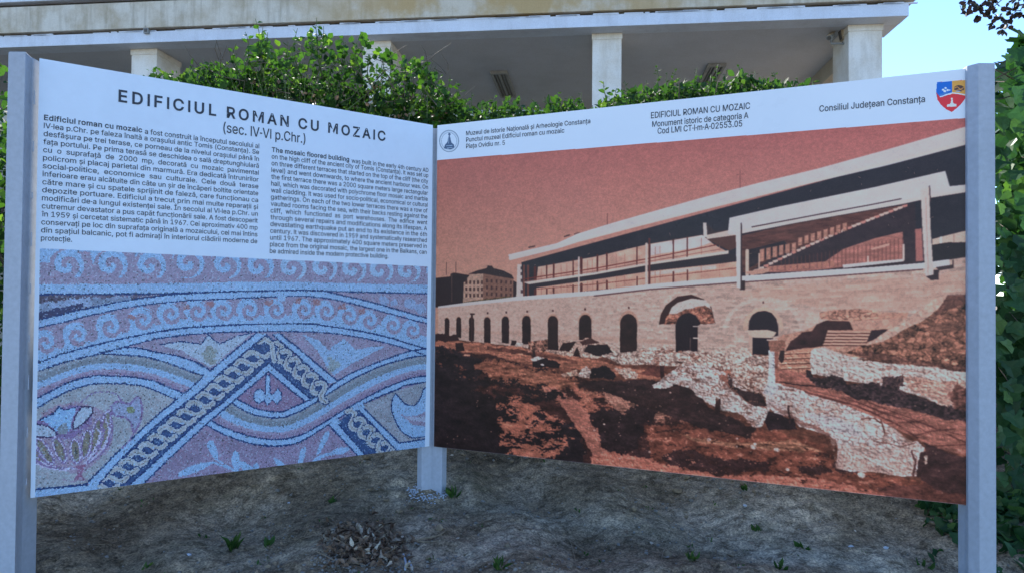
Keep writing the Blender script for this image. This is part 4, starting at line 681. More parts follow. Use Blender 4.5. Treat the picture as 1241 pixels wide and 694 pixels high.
    # cap
    P([(531, 370.8), (570, 365.5), (600, 362.4), (623.7, 359.4), (720, 352), (786, 344.6), (892, 335), (990, 328), (1060, 323.7), (1120, 318.6), (1150.8, 314.3), (1150.8, 322), (1119.6, 325.6), (990, 335), (892, 341.5), (786, 349.6), (720, 357.4), (623, 364), (531, 373)], (214, 202, 206))
    L([(720, 358.3), (786, 350.6), (892, 342.4), (990, 335.9), (1118, 326.6)], (90, 58, 58), 1.5); P([(1134, 324), (1154, 321), (1154, 315), (1156, 315), (1156, 325), (1138, 328)], (62, 44, 46))
    P([(1121, 334), (1132, 327), (1138, 327), (1137.5, 339), (1128, 339.5)], (54, 38, 42)); P([(896, 340), (903, 340), (903, 351), (897, 351)], (54, 36, 36))
    P([(891.5, 272), (897.5, 270), (898, 349.5), (893, 348)], (214, 198, 198)); L([(898.3, 271), (898.3, 349)], (60, 44, 46), 1.6)
    P([(1115.5, 230), (1126, 227), (1128, 280), (1131.5, 333), (1121.5, 335), (1118, 280)], (212, 186, 180)); L([(1126.5, 226), (1127.5, 244)], (70, 50, 52), 1.5); L([(1122, 240), (1125, 333)], (186, 150, 142), 1)
    # ---- arches
    AD = (44, 28, 28)
    def arch(x, t, b, hw, col=AD):
        L([(x+.92*hw*math.cos(math.pi*k/8), t+hw*1.15-hw*1.3*math.sin(math.pi*k/8)) for k in range(9)], (186, 132, 114), hw*.5, op=.5)
        P([(x-hw, b-1)]+[(x-hw*math.cos(math.pi*k/10), t+hw*1.2-hw*1.2*math.sin(math.pi*k/10)) for k in range(11)]+[(x+hw, b)], col, .5, tex=nm, amp=.2)
    for a in ((541.6, 384.7, 406.5, 2.7), (555.8, 383.9, 409, 2.9), (571.5, 384, 413, 3), (590.5, 384, 415.5, 3.9), (612.5, 383, 415.7, 4.3), (638, 382, 417, 5.2), (670, 382, 422, 6.1), (709.3, 381, 412, 7.6), (761.7, 379.8, 427.3, 10.3)): arch(*a)
    P([(664, 404), (672, 400), (674, 411), (676, 411), (676, 424), (664, 424)], AD)
    for x, y in ((591, 379), (613.5, 378), (639, 377), (670, 376), (709, 374.3), (762, 372.4), (925, 366)): P([(x-1, y-1.2), (x+1, y-1.2), (x+1, y+1.2), (x-1, y+1.2)], (70, 38, 36))
    P([(798.5, 392.7), (801, 380), (807, 369.4), (821, 359), (838, 356.6), (855, 363), (862, 372), (867, 392), (848, 392), (804, 392)], (58, 34, 32))
    P([(810.6, 379.8), (814, 372), (821, 366.3), (838, 361.2), (855, 363.2), (860, 369), (867, 392), (812, 386)], (208, 184, 176), tex=nf, amp=.06)
    P([(805, 392.5), (807, 384), (811, 379.8), (820, 380), (829.6, 374.6), (842, 372.5), (853.8, 369.4), (862, 374), (866.8, 392)], (158, 98, 82), 1.2, tex=stone_s, amp=.5)
    P([(819, 426), (818.6, 393.5), (822, 384.5), (829, 379.6), (836, 378.6), (843, 381.5), (848.7, 390), (848.7, 392.5), (845.5, 394), (845.5, 426)], (38, 26, 30))
    L([(840, 394.8), (846, 394.8)], (206, 180, 172), 1.1); L([(840.5, 409), (846, 409)], (216, 190, 180), 1.6); L([(836.5, 409), (836.5, 424)], (84, 64, 62), 1.2)
    P([(907, 400), (908, 388.4), (912, 381), (918, 377.2), (927, 376), (935, 378.5), (941, 386), (943.2, 396), (943.2, 406), (936, 408), (912, 406)], (42, 32, 38))
    P([(906.5, 399.6), (930, 399), (941, 402), (938, 407), (930, 409.5), (908, 407.5)], (212, 172, 156)); P([(912, 408.3), (937, 409), (936, 418), (931, 432.8), (912, 431.5)], (42, 32, 38)); L([(909.5, 407), (910.5, 431)], (206, 160, 144), 3)
    L([(572, 380), (571.3, 428.5)], (60, 36, 36), 2.2); L([(570.5, 380), (574.5, 380)], (60, 36, 36), 2)
    # ---- ground
    BR = (74, 44, 40)
    P([(520, 405), (560, 412), (640, 421), (720, 428), (770, 428), (820, 426), (900, 428), (1180, 440), (1180, 630), (520, 630)], (98, 58, 48), 1.0, tex=nm, amp=.3)
    # sunlit strip in front of the wall
    P([(531, 410), (563, 414), (590, 417), (640, 421), (700, 432), (740, 441), (800, 449), (870, 470), (760, 455), (700, 446), (650, 442), (600, 432), (565, 427), (526, 420)], (160, 98, 80), 3, tex=nh, amp=.28)
    P([(590, 420), (640, 424), (668, 430), (700, 437), (700, 440), (650, 431), (590, 424)], (92, 54, 46), 2, tex=nm, amp=.3)
    P([(526, 403), (535, 404), (552, 407), (556, 413), (540, 414), (526, 412)], (52, 32, 32), 3)
    P([(526, 418), (560, 426), (600, 430), (640, 443), (690, 452), (740, 470), (820, 490), (900, 520), (900, 570), (740, 570), (526, 545)], (64, 38, 36), 2, tex=nm, amp=.35)
    # left darkness with torn sunlit patches
    P([(522, 417), (545, 424), (570, 430), (598, 440), (590, 452), (575, 458), (600, 462), (570, 475), (640, 480), (650, 492), (660, 500), (700, 515), (712, 548), (700, 580), (520, 580)], (38, 28, 31), 7, tex=nm, amp=.3)
    P([(575, 441), (600, 433), (636, 441), (668, 447), (690, 452), (700, 462), (720, 478), (706, 480), (690, 470), (670, 474), (648, 476), (624, 466), (598, 458), (585, 450)], (140, 84, 68), 7, tex=nh, amp=.4)
    P([(612, 448), (640, 446), (672, 456), (690, 466), (672, 468), (640, 462)], (152, 94, 76), 5, tex=nh, amp=.35)
    P([(610, 468), (640, 466), (662, 476), (640, 474)], (44, 30, 32), 5)
    P([(655, 470), (672, 468), (700, 485), (722, 508), (742, 536), (770, 555), (800, 563), (728, 566), (717, 547), (704, 526), (692, 508), (684, 494), (672, 482)], (172, 104, 90), 2.2, tex=nm, amp=.12)
    for pts in ([(612, 492), (632, 484), (648, 495), (632, 504), (622, 502)], [(622, 512), (655, 504), (676, 512), (672, 520), (640, 524), (615, 522)], [(618, 536), (645, 528), (660, 534), (675, 532), (680, 540), (668, 552), (650, 553), (632, 548)],
                [(700, 472), (730, 484), (738, 500), (722, 505), (706, 490)], [(632, 520), (655, 518), (652, 532), (632, 534)], [(708, 478), (745, 486), (742, 496), (715, 494)], [(614, 498), (622, 490), (628, 506), (620, 508)]):
        cx_ = sum(p[0] for p in pts)/len(pts); cy_ = sum(p[1] for p in pts)/len(pts)
        P([(cx_+(x-cx_)*1.35, cy_+(y-cy_)*1.35) for x, y in pts], (164, 96, 80), 7, tex=nm, amp=.2, where=br1 > -.12)
    P([(600, 480), (690, 478), (712, 540), (690, 552), (640, 545), (606, 550)], (150, 88, 72), 8, tex=nm, amp=.2, where=br1 > .38)
    P([(690, 470), (790, 474), (860, 500), (850, 520), (780, 545), (740, 520)], (158, 98, 82), 8, tex=nm, amp=.25, where=br1 > .3)
    P([(530, 425), (600, 430), (640, 455), (600, 470), (530, 450)], (96, 56, 46), 6, tex=nm, amp=.25, where=br1 > .45)
    P([(580, 436), (640, 440), (700, 452), (735, 480), (680, 478), (610, 462)], (46, 31, 32), 6, where=br1 < -.42)
    P([(590, 455), (660, 468), (690, 480), (600, 490)], (40, 29, 31), 7, where=br1 < -.05)
    P([(730, 475), (770, 476), (812, 490), (826, 502), (800, 507), (772, 508), (745, 492)], (158, 104, 90), 8, tex=nh, amp=.5)
    P([(758, 500), (782, 484), (798, 490), (790, 512), (762, 512)], (48, 32, 34), 7)
    P([(712, 500), (745, 492), (770, 508), (782, 520), (770, 545), (745, 550), (732, 545), (724, 525)], (46, 32, 34), 7, tex=nm, amp=.3)
    P([(780, 515), (860, 512), (930, 520), (1000, 540), (1015, 566), (1060, 575), (1110, 580), (1172, 600), (1172, 625), (1000, 600), (900, 585), (830, 575), (790, 560)], (122, 68, 56), 5, tex=nm, amp=.32)
    P([(820, 524), (880, 536), (960, 532), (1000, 548), (960, 545), (880, 542), (840, 534)], (160, 104, 84), 4, tex=nh, amp=.4)
    for pts in ([(770, 545), (786, 548), (790, 562), (775, 566)], [(802, 555), (818, 545), (850, 550), (880, 556), (900, 572), (870, 574), (835, 568), (812, 566)], [(855, 560), (890, 555), (935, 560), (930, 570), (870, 573)], [(965, 563), (1000, 562), (1010, 572), (985, 578), (970, 574)], [(1012, 560), (1040, 565), (1040, 576), (1015, 572)]):
        P(pts, (60, 38, 38), 6, tex=nm, amp=.3)
    P([(715, 552), (745, 548), (790, 556), (800, 563), (830, 566), (870, 574), (940, 577), (1000, 580), (1060, 596), (1120, 604), (1120, 614), (900, 588), (720, 564)], (184, 106, 90), 4, tex=nh, amp=.22)
    P([(1060, 590), (1172, 580), (1172, 620), (1080, 604)], (100, 58, 52), 4, tex=nm, amp=.25)
    P([(780, 505), (900, 515), (1000, 545), (1050, 575), (1120, 590), (1120, 605), (900, 580), (790, 565)], (74, 44, 40), 6, tex=nm, amp=.2, where=br2 < -.4)
    P([(780, 505), (900, 520), (1000, 545), (1050, 575), (1100, 590), (900, 580), (790, 565)], (166, 104, 88), 6, tex=nm, amp=.2, where=br2 > .55)
    # ruined rubble masses
    P([(640, 426), (640, 414), (664, 411), (664, 426)], (170, 112, 96), 1.5, tex=stone_s, amp=.5)
    P([(660, 425), (676, 410), (700, 413), (712, 409), (735, 416), (748, 428), (725, 434), (690, 431)], (196, 152, 138), 2, tex=stone_s, amp=.3)
    P([(664, 411), (676, 410), (677, 424), (664, 423)], AD); P([(677, 424), (682, 415), (699, 413), (690, 425)], AD, 1); P([(694, 431), (700, 419), (703, 432)], AD, 1)
    P([(708, 424), (712, 417), (736, 417), (743, 428), (730, 432), (716, 428)], (40, 28, 30), 1.5); P([(703, 413), (716, 409), (726, 414), (706, 418)], (70, 42, 40), 1)
    P([(620, 412), (626, 412), (625, 418), (619, 418)], AD, 1); P([(626, 414), (634, 415), (633, 418), (624, 418)], (212, 188, 180), 1)
    P([(645, 432), (648, 420), (650, 432)], (44, 28, 28), 1.5); P([(643, 434), (650, 431), (659, 433), (659, 438), (646, 439)], (214, 184, 178), 1); P([(645, 437), (662, 434), (680, 440), (676, 445), (645, 444)], (34, 24, 26), 2); L([(656, 441), (658.5, 441.5)], (220, 200, 196), 2)
    P([(552, 416), (560, 415), (563, 424), (553, 426)], AD, 2); L([(563, 429.5), (569, 430)], (190, 128, 110), 2)
    # rubble field, right
    P([(728, 431), (745, 427), (769, 424.7), (795, 420), (821, 425), (860, 426), (900, 428), (932, 431), (950, 440), (946, 468), (930, 482), (905, 470), (880, 452), (850, 446), (812, 443), (780, 441), (752, 440)], (208, 168, 156), 2, tex=stone_s, amp=.3)
    P([(790, 441), (806, 443), (806, 456), (776, 452)], (92, 52, 46), 2.5, tex=nm, amp=.3)
    P([(700, 456), (703, 448), (710, 443), (716, 448), (716, 457)], (216, 176, 166), 2, tex=stone_s, amp=.25); P([(680, 452), (700, 447), (702, 456), (684, 456)], (190, 140, 124), 2, tex=stone_s, amp=.4); P([(714, 458), (717, 446), (735, 443), (746, 452), (745, 460)], (36, 26, 29), 2.5)
    P([(744, 446), (760, 444), (772, 450), (772, 459), (757, 458)], (206, 160, 146), 2.5, tex=stone_s, amp=.35)
    P([(720, 462), (790, 459), (822, 458), (850, 482), (858, 494), (880, 502), (918, 520), (905, 530), (850, 518), (800, 500), (745, 478), (700, 466)], (52, 34, 34), 3, tex=nm, amp=.25)
    P([(803, 457), (816, 448), (828, 440), (862, 442), (882, 452), (905, 472), (935, 492), (930, 505), (922, 518), (913, 518), (902, 503), (890, 499), (870, 496), (856, 488), (838, 472), (820, 464), (806, 470), (791, 469), (791, 465)], (212, 182, 176), 2.5, tex=stone_s, amp=.24)
    P([(866, 452), (884, 448), (888, 466), (905, 480), (925, 488), (930, 495), (910, 490), (888, 472)], (150, 92, 78), 2.5, tex=nm, amp=.4)
    P([(882, 452), (886, 456), (889, 466), (900, 472), (924, 476), (930, 492), (914, 492), (892, 474), (882, 464)], (50, 34, 34), 2, tex=nm, amp=.4)
    P([(800, 442), (805, 442), (805, 456), (801, 458)], (54, 32, 32), 1); P([(867, 483), (873, 482), (873, 500), (866, 500)], (54, 34, 34), .6)
    P([(820, 437), (828, 439), (824, 441)], AD, 1)
    P([(728, 431), (769, 424.7), (795, 420), (860, 426), (932, 431), (944, 440), (930, 482), (880, 466), (850, 448), (780, 441)], (176, 118, 102), 3, where=(br2 < -.38))
    P([(803, 457), (828, 440), (870, 445), (905, 472), (930, 500), (915, 518), (890, 499), (838, 472)], (186, 136, 124), 3, where=(br2 < -.4))
    P([(803, 457), (828, 440), (870, 445), (905, 472), (930, 500), (915, 518), (890, 499), (838, 472)], (232, 212, 212), 3, where=(br1 > .35), op=.7)
    for PL_, cl in (([(803, 457), (828, 440), (870, 445), (905, 472), (930, 500), (915, 518), (890, 499), (838, 472)], (150, 98, 86)), ([(740, 430), (800, 422), (900, 430), (940, 440), (935, 478), (880, 462), (800, 444)], (128, 80, 70)), ([(728, 431), (800, 421), (932, 431), (940, 445), (900, 450), (800, 440)], (232, 200, 188))):
        P(PL_, cl, 3, where=(br2*.6+stone_s*.7 < -.62) if cl[0] < 200 else (br1 > .42), op=.85)
    # stairs and stones beside the second door
    P([(935, 412), (950, 405), (975, 400), (985, 395), (1002, 387), (1040, 388), (1062, 378), (1100, 378), (1100, 400), (1060, 430), (985, 440), (945, 445)], (198, 140, 122), 1, tex=stone_s, amp=.16)
    P([(993, 378), (1010, 375), (1040, 374), (1064, 376), (1064, 388), (1030, 388), (995, 386)], (196, 136, 118), .5, tex=stone_b, amp=.38)
    P([(1030, 389), (1100, 384), (1095, 397), (1034, 398.5)], (202, 148, 132), tex=stone_b, amp=.12)
    P([(951.6, 424.5), (958, 413), (966, 408), (972, 402), (984.5, 400.5), (990, 392), (1001.8, 387.5), (1029, 389), (1034, 398.8), (1004, 400), (1002, 408), (997, 419), (976, 421)], (58, 36, 36), .8, tex=nm, amp=.25)
    P([(1003, 399.6), (1057, 399.6), (1050, 416), (1022, 420), (997, 422)], (200, 142, 124), tex=nh, amp=.1)
    for k in range(5): L([(1003-k*1.4, 403+k*3.7), (1056-k*1.8, 403.4+k*3.7)], (84, 50, 46), 1.2); L([(1003-k*1.4, 401.6+k*3.7), (1056-k*1.8, 402+k*3.7)], (226, 176, 158), .8)
    P([(1056, 399), (1076, 398.5), (1066, 408), (1050, 414)], (54, 36, 40), 1)
    P([(953, 425), (985, 421), (983, 452), (960, 450), (943, 447), (945, 432)], (190, 126, 106), .8, tex=nh, amp=.1)
    for y in (429, 435, 441, 447): L([(947, y), (983, y-1.5)], (84, 50, 44), 1.1, .5); L([(947, y-1.5), (983, y-3)], (220, 164, 144), .9, .5)
    # flagstone path
    P([(942, 446), (960, 449), (985, 454), (1015, 470), (1060, 484), (1100, 490), (1172, 507), (1172, 552), (1130, 541), (1106, 528), (1060, 508), (1000, 486), (965, 470), (940, 465)], (160, 98, 86), .6, tex=nh, amp=.15)
    J = (92, 52, 48)
    L([(975, 474), (1040, 492), (1085, 512), (1112, 530)], J, 2.2, .6); L([(990, 474), (1040, 487), (1100, 510), (1125, 524)], J, 1, .8); L([(1020, 478), (1070, 500), (1120, 513), (1172, 536)], J, 1.2, .8); L([(1050, 486), (1100, 505), (1140, 520), (1172, 528)], J, 1, .8)
    L([(1075, 513), (1100, 511), (1120, 509)], J, 1); L([(1106, 528), (1128, 522), (1158, 519)], J, 1.2); L([(1112, 505), (1130, 500)], J, .8); L([(1130, 540), (1172, 538)], J, 1.2); L([(1060, 502), (1085, 499)], J, .8); L([(1030, 492), (1050, 488)], J, .8); L([(945, 462), (970, 466), (1000, 468)], (60, 36, 36), 1.5, 1.2)
    for k in range(9):
        L([(1000+k*17, 468+k*5.4), (1010+k*17, 480+k*6.6)], J, .8, .5, op=.7)
    for k in range(40):
        x = rs.uniform(985, 1165); y = 470+(x-985)*.29+rs.uniform(-6, 22); c.ell(x, y, rs.uniform(3, 8), rs.uniform(.8, 2), (178, 114, 100) if k % 2 else (138, 82, 72), .25, 1, .5)
    # white bank, shrubs
    P([(983, 422), (1000, 420), (1020, 428), (1045, 436), (1080, 440), (1130, 444), (1172, 450), (1172, 500), (1135, 488), (1100, 474), (1060, 466), (1012, 458), (984, 452), (981, 436)], (222, 188, 180), 1.6, tex=(nm*.8+nf*.6+(e2 < .1)*-.3).astype(np.float32), amp=.12)
    P([(985, 425), (1060, 440), (1172, 455), (1172, 495), (1100, 472), (1012, 456)], (190, 136, 124), 3, where=(br2 < -.36), op=.8)
    P([(1090, 455), (1172, 462), (1172, 500), (1140, 488), (1105, 472)], (190, 128, 112), 5, tex=nh, amp=.25, op=.7)
    P([(1025, 427), (1045, 418), (1062, 416), (1090, 401), (1118, 386), (1135, 372), (1148, 358), (1172, 357), (1172, 451), (1130, 444), (1080, 440), (1050, 434)], (150, 98, 82), 1, tex=stone_b, amp=.5)
    P([(1028, 426), (1060, 426), (1110, 436), (1172, 442), (1172, 451), (1130, 444), (1080, 440), (1050, 434)], (70, 44, 42), 3, op=.55)
    P([(1125, 395), (1150, 388), (1172, 390), (1172, 400), (1130, 402)], (92, 62, 54), 3, op=.5)
    P([(1148, 357), (1172, 356), (1172, 366), (1140, 378), (1128, 386), (1138, 370)], (90, 56, 52), 2, op=.6)
    P([(1048, 417), (1075, 400), (1098, 386), (1120, 372), (1132, 361), (1148, 358), (1140, 370), (1124, 384), (1100, 397), (1070, 413)], (220, 168, 152), 1.5, tex=stone_b, amp=.14)
    SH = (56, 40, 42)
    P([(976, 456), (979, 448), (984, 449), (986, 456), (1002, 457), (1008, 454), (1022, 458), (1026, 466), (1040, 464), (1060, 463), (1078, 470), (1100, 474), (1120, 484), (1150, 492), (1172, 497), (1172, 512), (1140, 506), (1100, 495), (1060, 488), (1030, 480), (1010, 471), (990, 467)], SH, 3.2, tex=nf, amp=.4)
    P([(1070, 470), (1072, 458), (1068, 453), (1082, 457), (1096, 454), (1094, 466), (1088, 474)], SH, 5, tex=nf, amp=.4)
    P([(1150, 478), (1160, 466), (1172, 470), (1172, 500), (1156, 494)], (96, 60, 54), 6, tex=nf, amp=.4)
    # big pale walls lower right, column
    P([(924, 468), (935, 462), (946, 465), (962, 469), (985, 479), (1012, 486), (1040, 497), (1066, 508), (1085, 520), (1100, 534), (1112, 534), (1121, 542), (1118, 560), (1112, 576), (1095, 577), (1060, 571), (1030, 571), (1014, 566), (1015, 538), (1005, 528), (985, 522), (968, 516), (962, 506), (948, 502), (938, 500), (930, 490)], (222, 190, 186), 1.8, tex=(nm*.9+nf*.7+nc*.5-(e2 < .1)*.5).astype(np.float32), amp=.13)
    BW = [(924, 468), (946, 465), (985, 479), (1040, 497), (1085, 520), (1118, 542), (1112, 576), (1060, 571), (1014, 566), (1005, 528), (962, 506), (930, 490)]
    P(BW, (186, 132, 120), 3, where=(br2 < -.42), op=.85); P(BW, (150, 100, 92), 3, where=(br2 < -.62), op=.8); P(BW, (236, 216, 218), 3, where=(br1 > .4), op=.6)
    P(BW, (134, 90, 80), 2, where=(e2 < .12) & (br1 > -.3), op=.6); P(BW, (196, 150, 138), 2, where=(r2 > .7), op=.6)
    P([(1016, 548), (1060, 556), (1100, 558), (1112, 577), (1060, 572), (1014, 567)], (150, 100, 90), 3, where=(br1 < .1), op=.6); P([(930, 488), (962, 503), (1005, 525), (1016, 545), (1005, 530), (960, 510)], (120, 78, 70), 3, op=.7)
    P([(985, 425), (1060, 440), (1172, 455), (1172, 495), (1100, 472), (1012, 456)], (140, 92, 82), 2, where=(e2 < .11) & (br1 > -.1), op=.5)
    for k in range(26):
        x = rs.uniform(1020, 1105); y = rs.uniform(528, 570); L([(x, y), (x+rs.uniform(-3, 3), y+rs.uniform(1, 5))], (150, 100, 92), rs.uniform(.7, 1.4), 1.5, op=.6)
    P([(975, 500), (1010, 505), (1045, 515), (1045, 528), (1000, 520)], (214, 198, 204), 5, op=.6)
    P([(1016, 538), (1060, 541), (1100, 540), (1108, 560), (1100, 576), (1060, 571), (1016, 566)], (206, 160, 150), 2, tex=nm, amp=.12, op=.75)
    L([(960, 507), (978, 514), (996, 521), (1012, 533), (1015, 545)], (120, 76, 68), 1.4, 2); L([(1060, 534), (1090, 540), (1110, 536)], (130, 84, 76), 1.4, 1.5); L([(1068, 508), (1072, 524)], (100, 62, 56), 1.8, 1.5); L([(1105, 545), (1110, 560), (1108, 576)], (90, 56, 54), 2.4, 2); L([(1045, 507), (1060, 507), (1068, 512)], (110, 70, 62), 2, 2)
    P([(1112, 560), (1116, 548), (1124, 545), (1124, 560), (1118, 578), (1112, 577)], (62, 40, 40), 2); P([(1120, 552), (1127, 550), (1126, 566), (1121, 562)], (206, 164, 152), 1.5)
    P([(1121, 538), (1135, 542), (1172, 556), (1172, 600), (1130, 592), (1116, 580), (1124, 560)], (66, 42, 42), 3, tex=nm, amp=.2)
    P([(927, 510), (932, 498), (938, 500), (948, 502), (956, 508), (962, 506), (966, 520), (932, 521)], (46, 32, 36), 1.5, tex=nm, amp=.3)
    L([(956, 492), (957, 512)], (60, 38, 38), 2.4, 1.5)
    P([(924, 476), (930, 466), (933, 440), (931, 424), (941, 424), (941.5, 464), (944, 470), (935, 480)], (212, 200, 204), .6); P([(938.5, 425), (943, 425), (943, 463), (939.5, 464)], (146, 88, 76)); L([(933, 425), (933.5, 464)], (232, 222, 224), 3)
    P([(931, 413), (935, 411), (951, 412), (952, 418), (949, 426), (933, 425)], (168, 110, 94), .8, tex=stone_s, amp=.25); L([(930, 411.5), (942, 411)], (220, 180, 168), 1.6); P([(943, 434), (946, 424), (951, 424), (950, 436), (947, 440)], (50, 34, 34), .8)
    # loose stones
    for k in range(420):
        x = rs.uniform(530, 1165); y = rs.uniform(452, 600); r = rs.uniform(.35, .8)
        if y > 540+(x-530)*.105: continue
        v = rs.uniform(.7, 1.1)
        if x < 640 and rs.rand() < .7: continue
        c.ell(x, y, r*1.4, r, (190*v, 140*v, 128*v), op=.8, n=6)
    for x, y, r in ((1044, 575, 4.2), (954, 568, 2.2), (859, 532, 2.4), (893, 531, 1.4), (787, 547, 1.3), (720, 521, 1.2), (751, 555, 1.1), (893, 540, 1), (941, 544, 3), (913, 541, 3.4), (915, 537, 2), (812, 475, 1.3), (732, 513, 1.2)):
        c.ell(x, y, r*1.2, r*.85, (216, 170, 160), .2, .8, tex=nf, amp=.1, n=10)
    # tone of an old enlargement: ragged midtones, grain, soft focus
    gm = np.clip((c.Y-(408+(c.X-530)*.02))/14, 0, 1)
    tone = gm*(.22*br1+.14*br2+.10*nf)+(1-gm)*(.03*nm+.02*nf)
    c.img *= (1+tone)[..., None]
    Hh = np.minimum(e1, .45)*1.1+np.minimum(e2, .5)*1.3+.35*nf+.5*br2; rel = np.clip(Hh-np.roll(np.roll(Hh, 3, 0), -3, 1), -1, 1)
    lum = c.img.mean(-1); wgt = np.clip((lum-95)/60, .22, 1)
    c.img *= (1+gm*.34*rel*wgt)[..., None]
    lum = c.img.mean(-1); mid = gm*np.clip(1-np.abs(lum-80)/60, 0, 1)
    c.img *= (1+mid*.3*br2)[..., None]
    c.img = soften(c.img.astype(np.float32), 3)
    gr = rs.normal(size=(h//2+1, w//2+1)).astype(np.float32).repeat(2, 0).repeat(2, 1)[:h, :w]
    c.img = c.img*(1+.018*gr)[..., None]+gr[..., None]*1.3
    c.img *= np.array([1.01, .96, .94], np.float32)
    cap = np.array([228, 198, 189], np.float32); c.img = np.where(c.img > cap*.9, cap*.9+(c.img-cap*.9)*.35, c.img); c.img = np.minimum(c.img, cap)
    vg = .035*np.clip((700-c.X)/170, 0, 1)+.02*nc
    c.img *= (1-vg)[..., None]
    # film dirt on the old photograph
    for k in range(60):
        x = rs.uniform(532, 1160); y = rs.uniform(200, 330); a = rs.uniform(0, 6.3); l = rs.uniform(.5, 3)
        L([(x, y), (x+l*math.cos(a), y+l*math.sin(a))], (206, 150, 140), .5, op=.5)
    # --- header strip: crest and seal
    m = (c.Y <= hdr)
    c.img = np.where(m[..., None], np.array(WH, np.float32), c.img)
    SHD = [(1135.6, 100), (1171.5, 97), (1171.5, 117), (1166, 125), (1160, 131), (1153.5, 136), (1147, 133), (1140, 127), (1136, 120), (1134.5, 112)]
    P(SHD, (212, 52, 62)); P([(1135.6, 100), (1153.7, 98.6), (1153.6, 114), (1147, 116), (1140, 118.5), (1135.5, 119), (1134.5, 112)], (28, 98, 200)); P([(1153.7, 98.6), (1171.5, 97), (1171.5, 117), (1162, 114.5), (1153.6, 114)], (224, 150, 74))
    L([(1135, 118.5), (1142, 117), (1148, 114.6), (1154, 113.2), (1162, 114), (1171, 115.5)], (226, 222, 228), 1.4, .8); L([(1136, 116.5), (1142, 114.5), (1148, 112.5)], (70, 120, 190), 1.2)
    P(SHD[5:]+[], (212, 52, 62))
    P([(1135.5, 120), (1142, 118.6), (1148, 116.2), (1154, 114.8), (1162, 115.8), (1171, 117.4), (1166, 125), (1160, 131), (1153.5, 136), (1147, 133), (1140, 127)], (212, 50, 62))
    for x, y, r in ((1143, 109, 1.6), (1146, 107, 1.4), (1148.5, 109.5, 1.6), (1145, 110.8, 1.8), (1151, 109.5, 1)): c.ell(x, y, r, r*.8, (222, 212, 230))
    c.ell(1162.5, 107.5, 6.3, 4, (78, 60, 58)); L([(1157, 107), (1160, 105.5), (1164, 108.5), (1168, 106.5)], (196, 140, 80), 1); L([(1158, 110), (1163, 108.5), (1167, 110)], (196, 140, 80), .8); c.ell(1161, 111, 3, .8, (150, 160, 190))
    P([(1147.5, 130), (1148, 127), (1151, 126.4), (1152.3, 124.6), (1153, 119.5), (1154.4, 119.5), (1155, 124.4), (1156.4, 126), (1159.2, 126.2), (1159.4, 129.2)], (230, 206, 216)); c.ell(1153.6, 120, 1.2, 1.2, (230, 206, 216))
    GY = (120, 140, 168); sx, sy = 544.3, 171.2
    for r_, wd in ((11.6, 1), (9.2, .5)):
        L([(sx+r_*math.cos(a)*1.0, sy+r_*1.12*math.sin(a)) for a in [2*math.pi*k/30 for k in range(31)]], GY, wd)
    for k in range(44):
        a = 2*math.pi*k/44
        L([(sx+9.9*math.cos(a), sy+11.1*math.sin(a)), (sx+11*math.cos(a), sy+12.3*math.sin(a))], GY, .55, op=.55)
    P([(538.5, 180), (539.5, 175.5), (542, 173), (543, 168), (544.5, 162.5), (546, 168), (547, 172.5), (550, 175.5), (550.5, 179.5), (545, 181.5)], (70, 92, 128), .8); c.ell(544.6, 163, 1.5, 1.7, (80, 100, 135)); L([(541, 177), (548, 176.5)], (150, 176, 210), .8); L([(542, 179.5), (548, 179)], (150, 176, 210), .6); L([(544, 166), (543.6, 174)], (140, 165, 200), .6)
    return c, WH, (.82, .86, .91)
# ------------------------------------------------------------------ the ground: a soil bank climbing to the hedge
_gr = np.random.RandomState(3)
_gw = [(_gr.uniform(-1, 1), _gr.uniform(-1, 1), _gr.uniform(0, 6.28), f, a) for f, a, n in ((1.3, .022, 5), (3.5, .010, 7), (9, .0042, 9)) for _ in range(n)]
def groundz(x, y):
    x = np.asarray(x, float); y = np.asarray(y, float)
    ys = [-2000, -6, .2, 1.1, 2.0, 2.9, 3.35, 4.0, 4.8, 7, 9.5, 12, 40, 2000]
    zs = [.0, .0, .18, .52, .68, .735, .80, 1.02, 1.12, 1.15, 1.15, 1.15, 1.1, 0]
    z = np.interp(y, ys, zs)
    k = np.exp(-(x/6)**4)*np.clip((y+1)/2, 0, 1)*np.exp(-(np.maximum(y-5, 0)/2)**2)
    for a, b, p, f, am in _gw:
        z = z+k*am*np.sin(f*(a*x+b*y)*3+p)
    return z
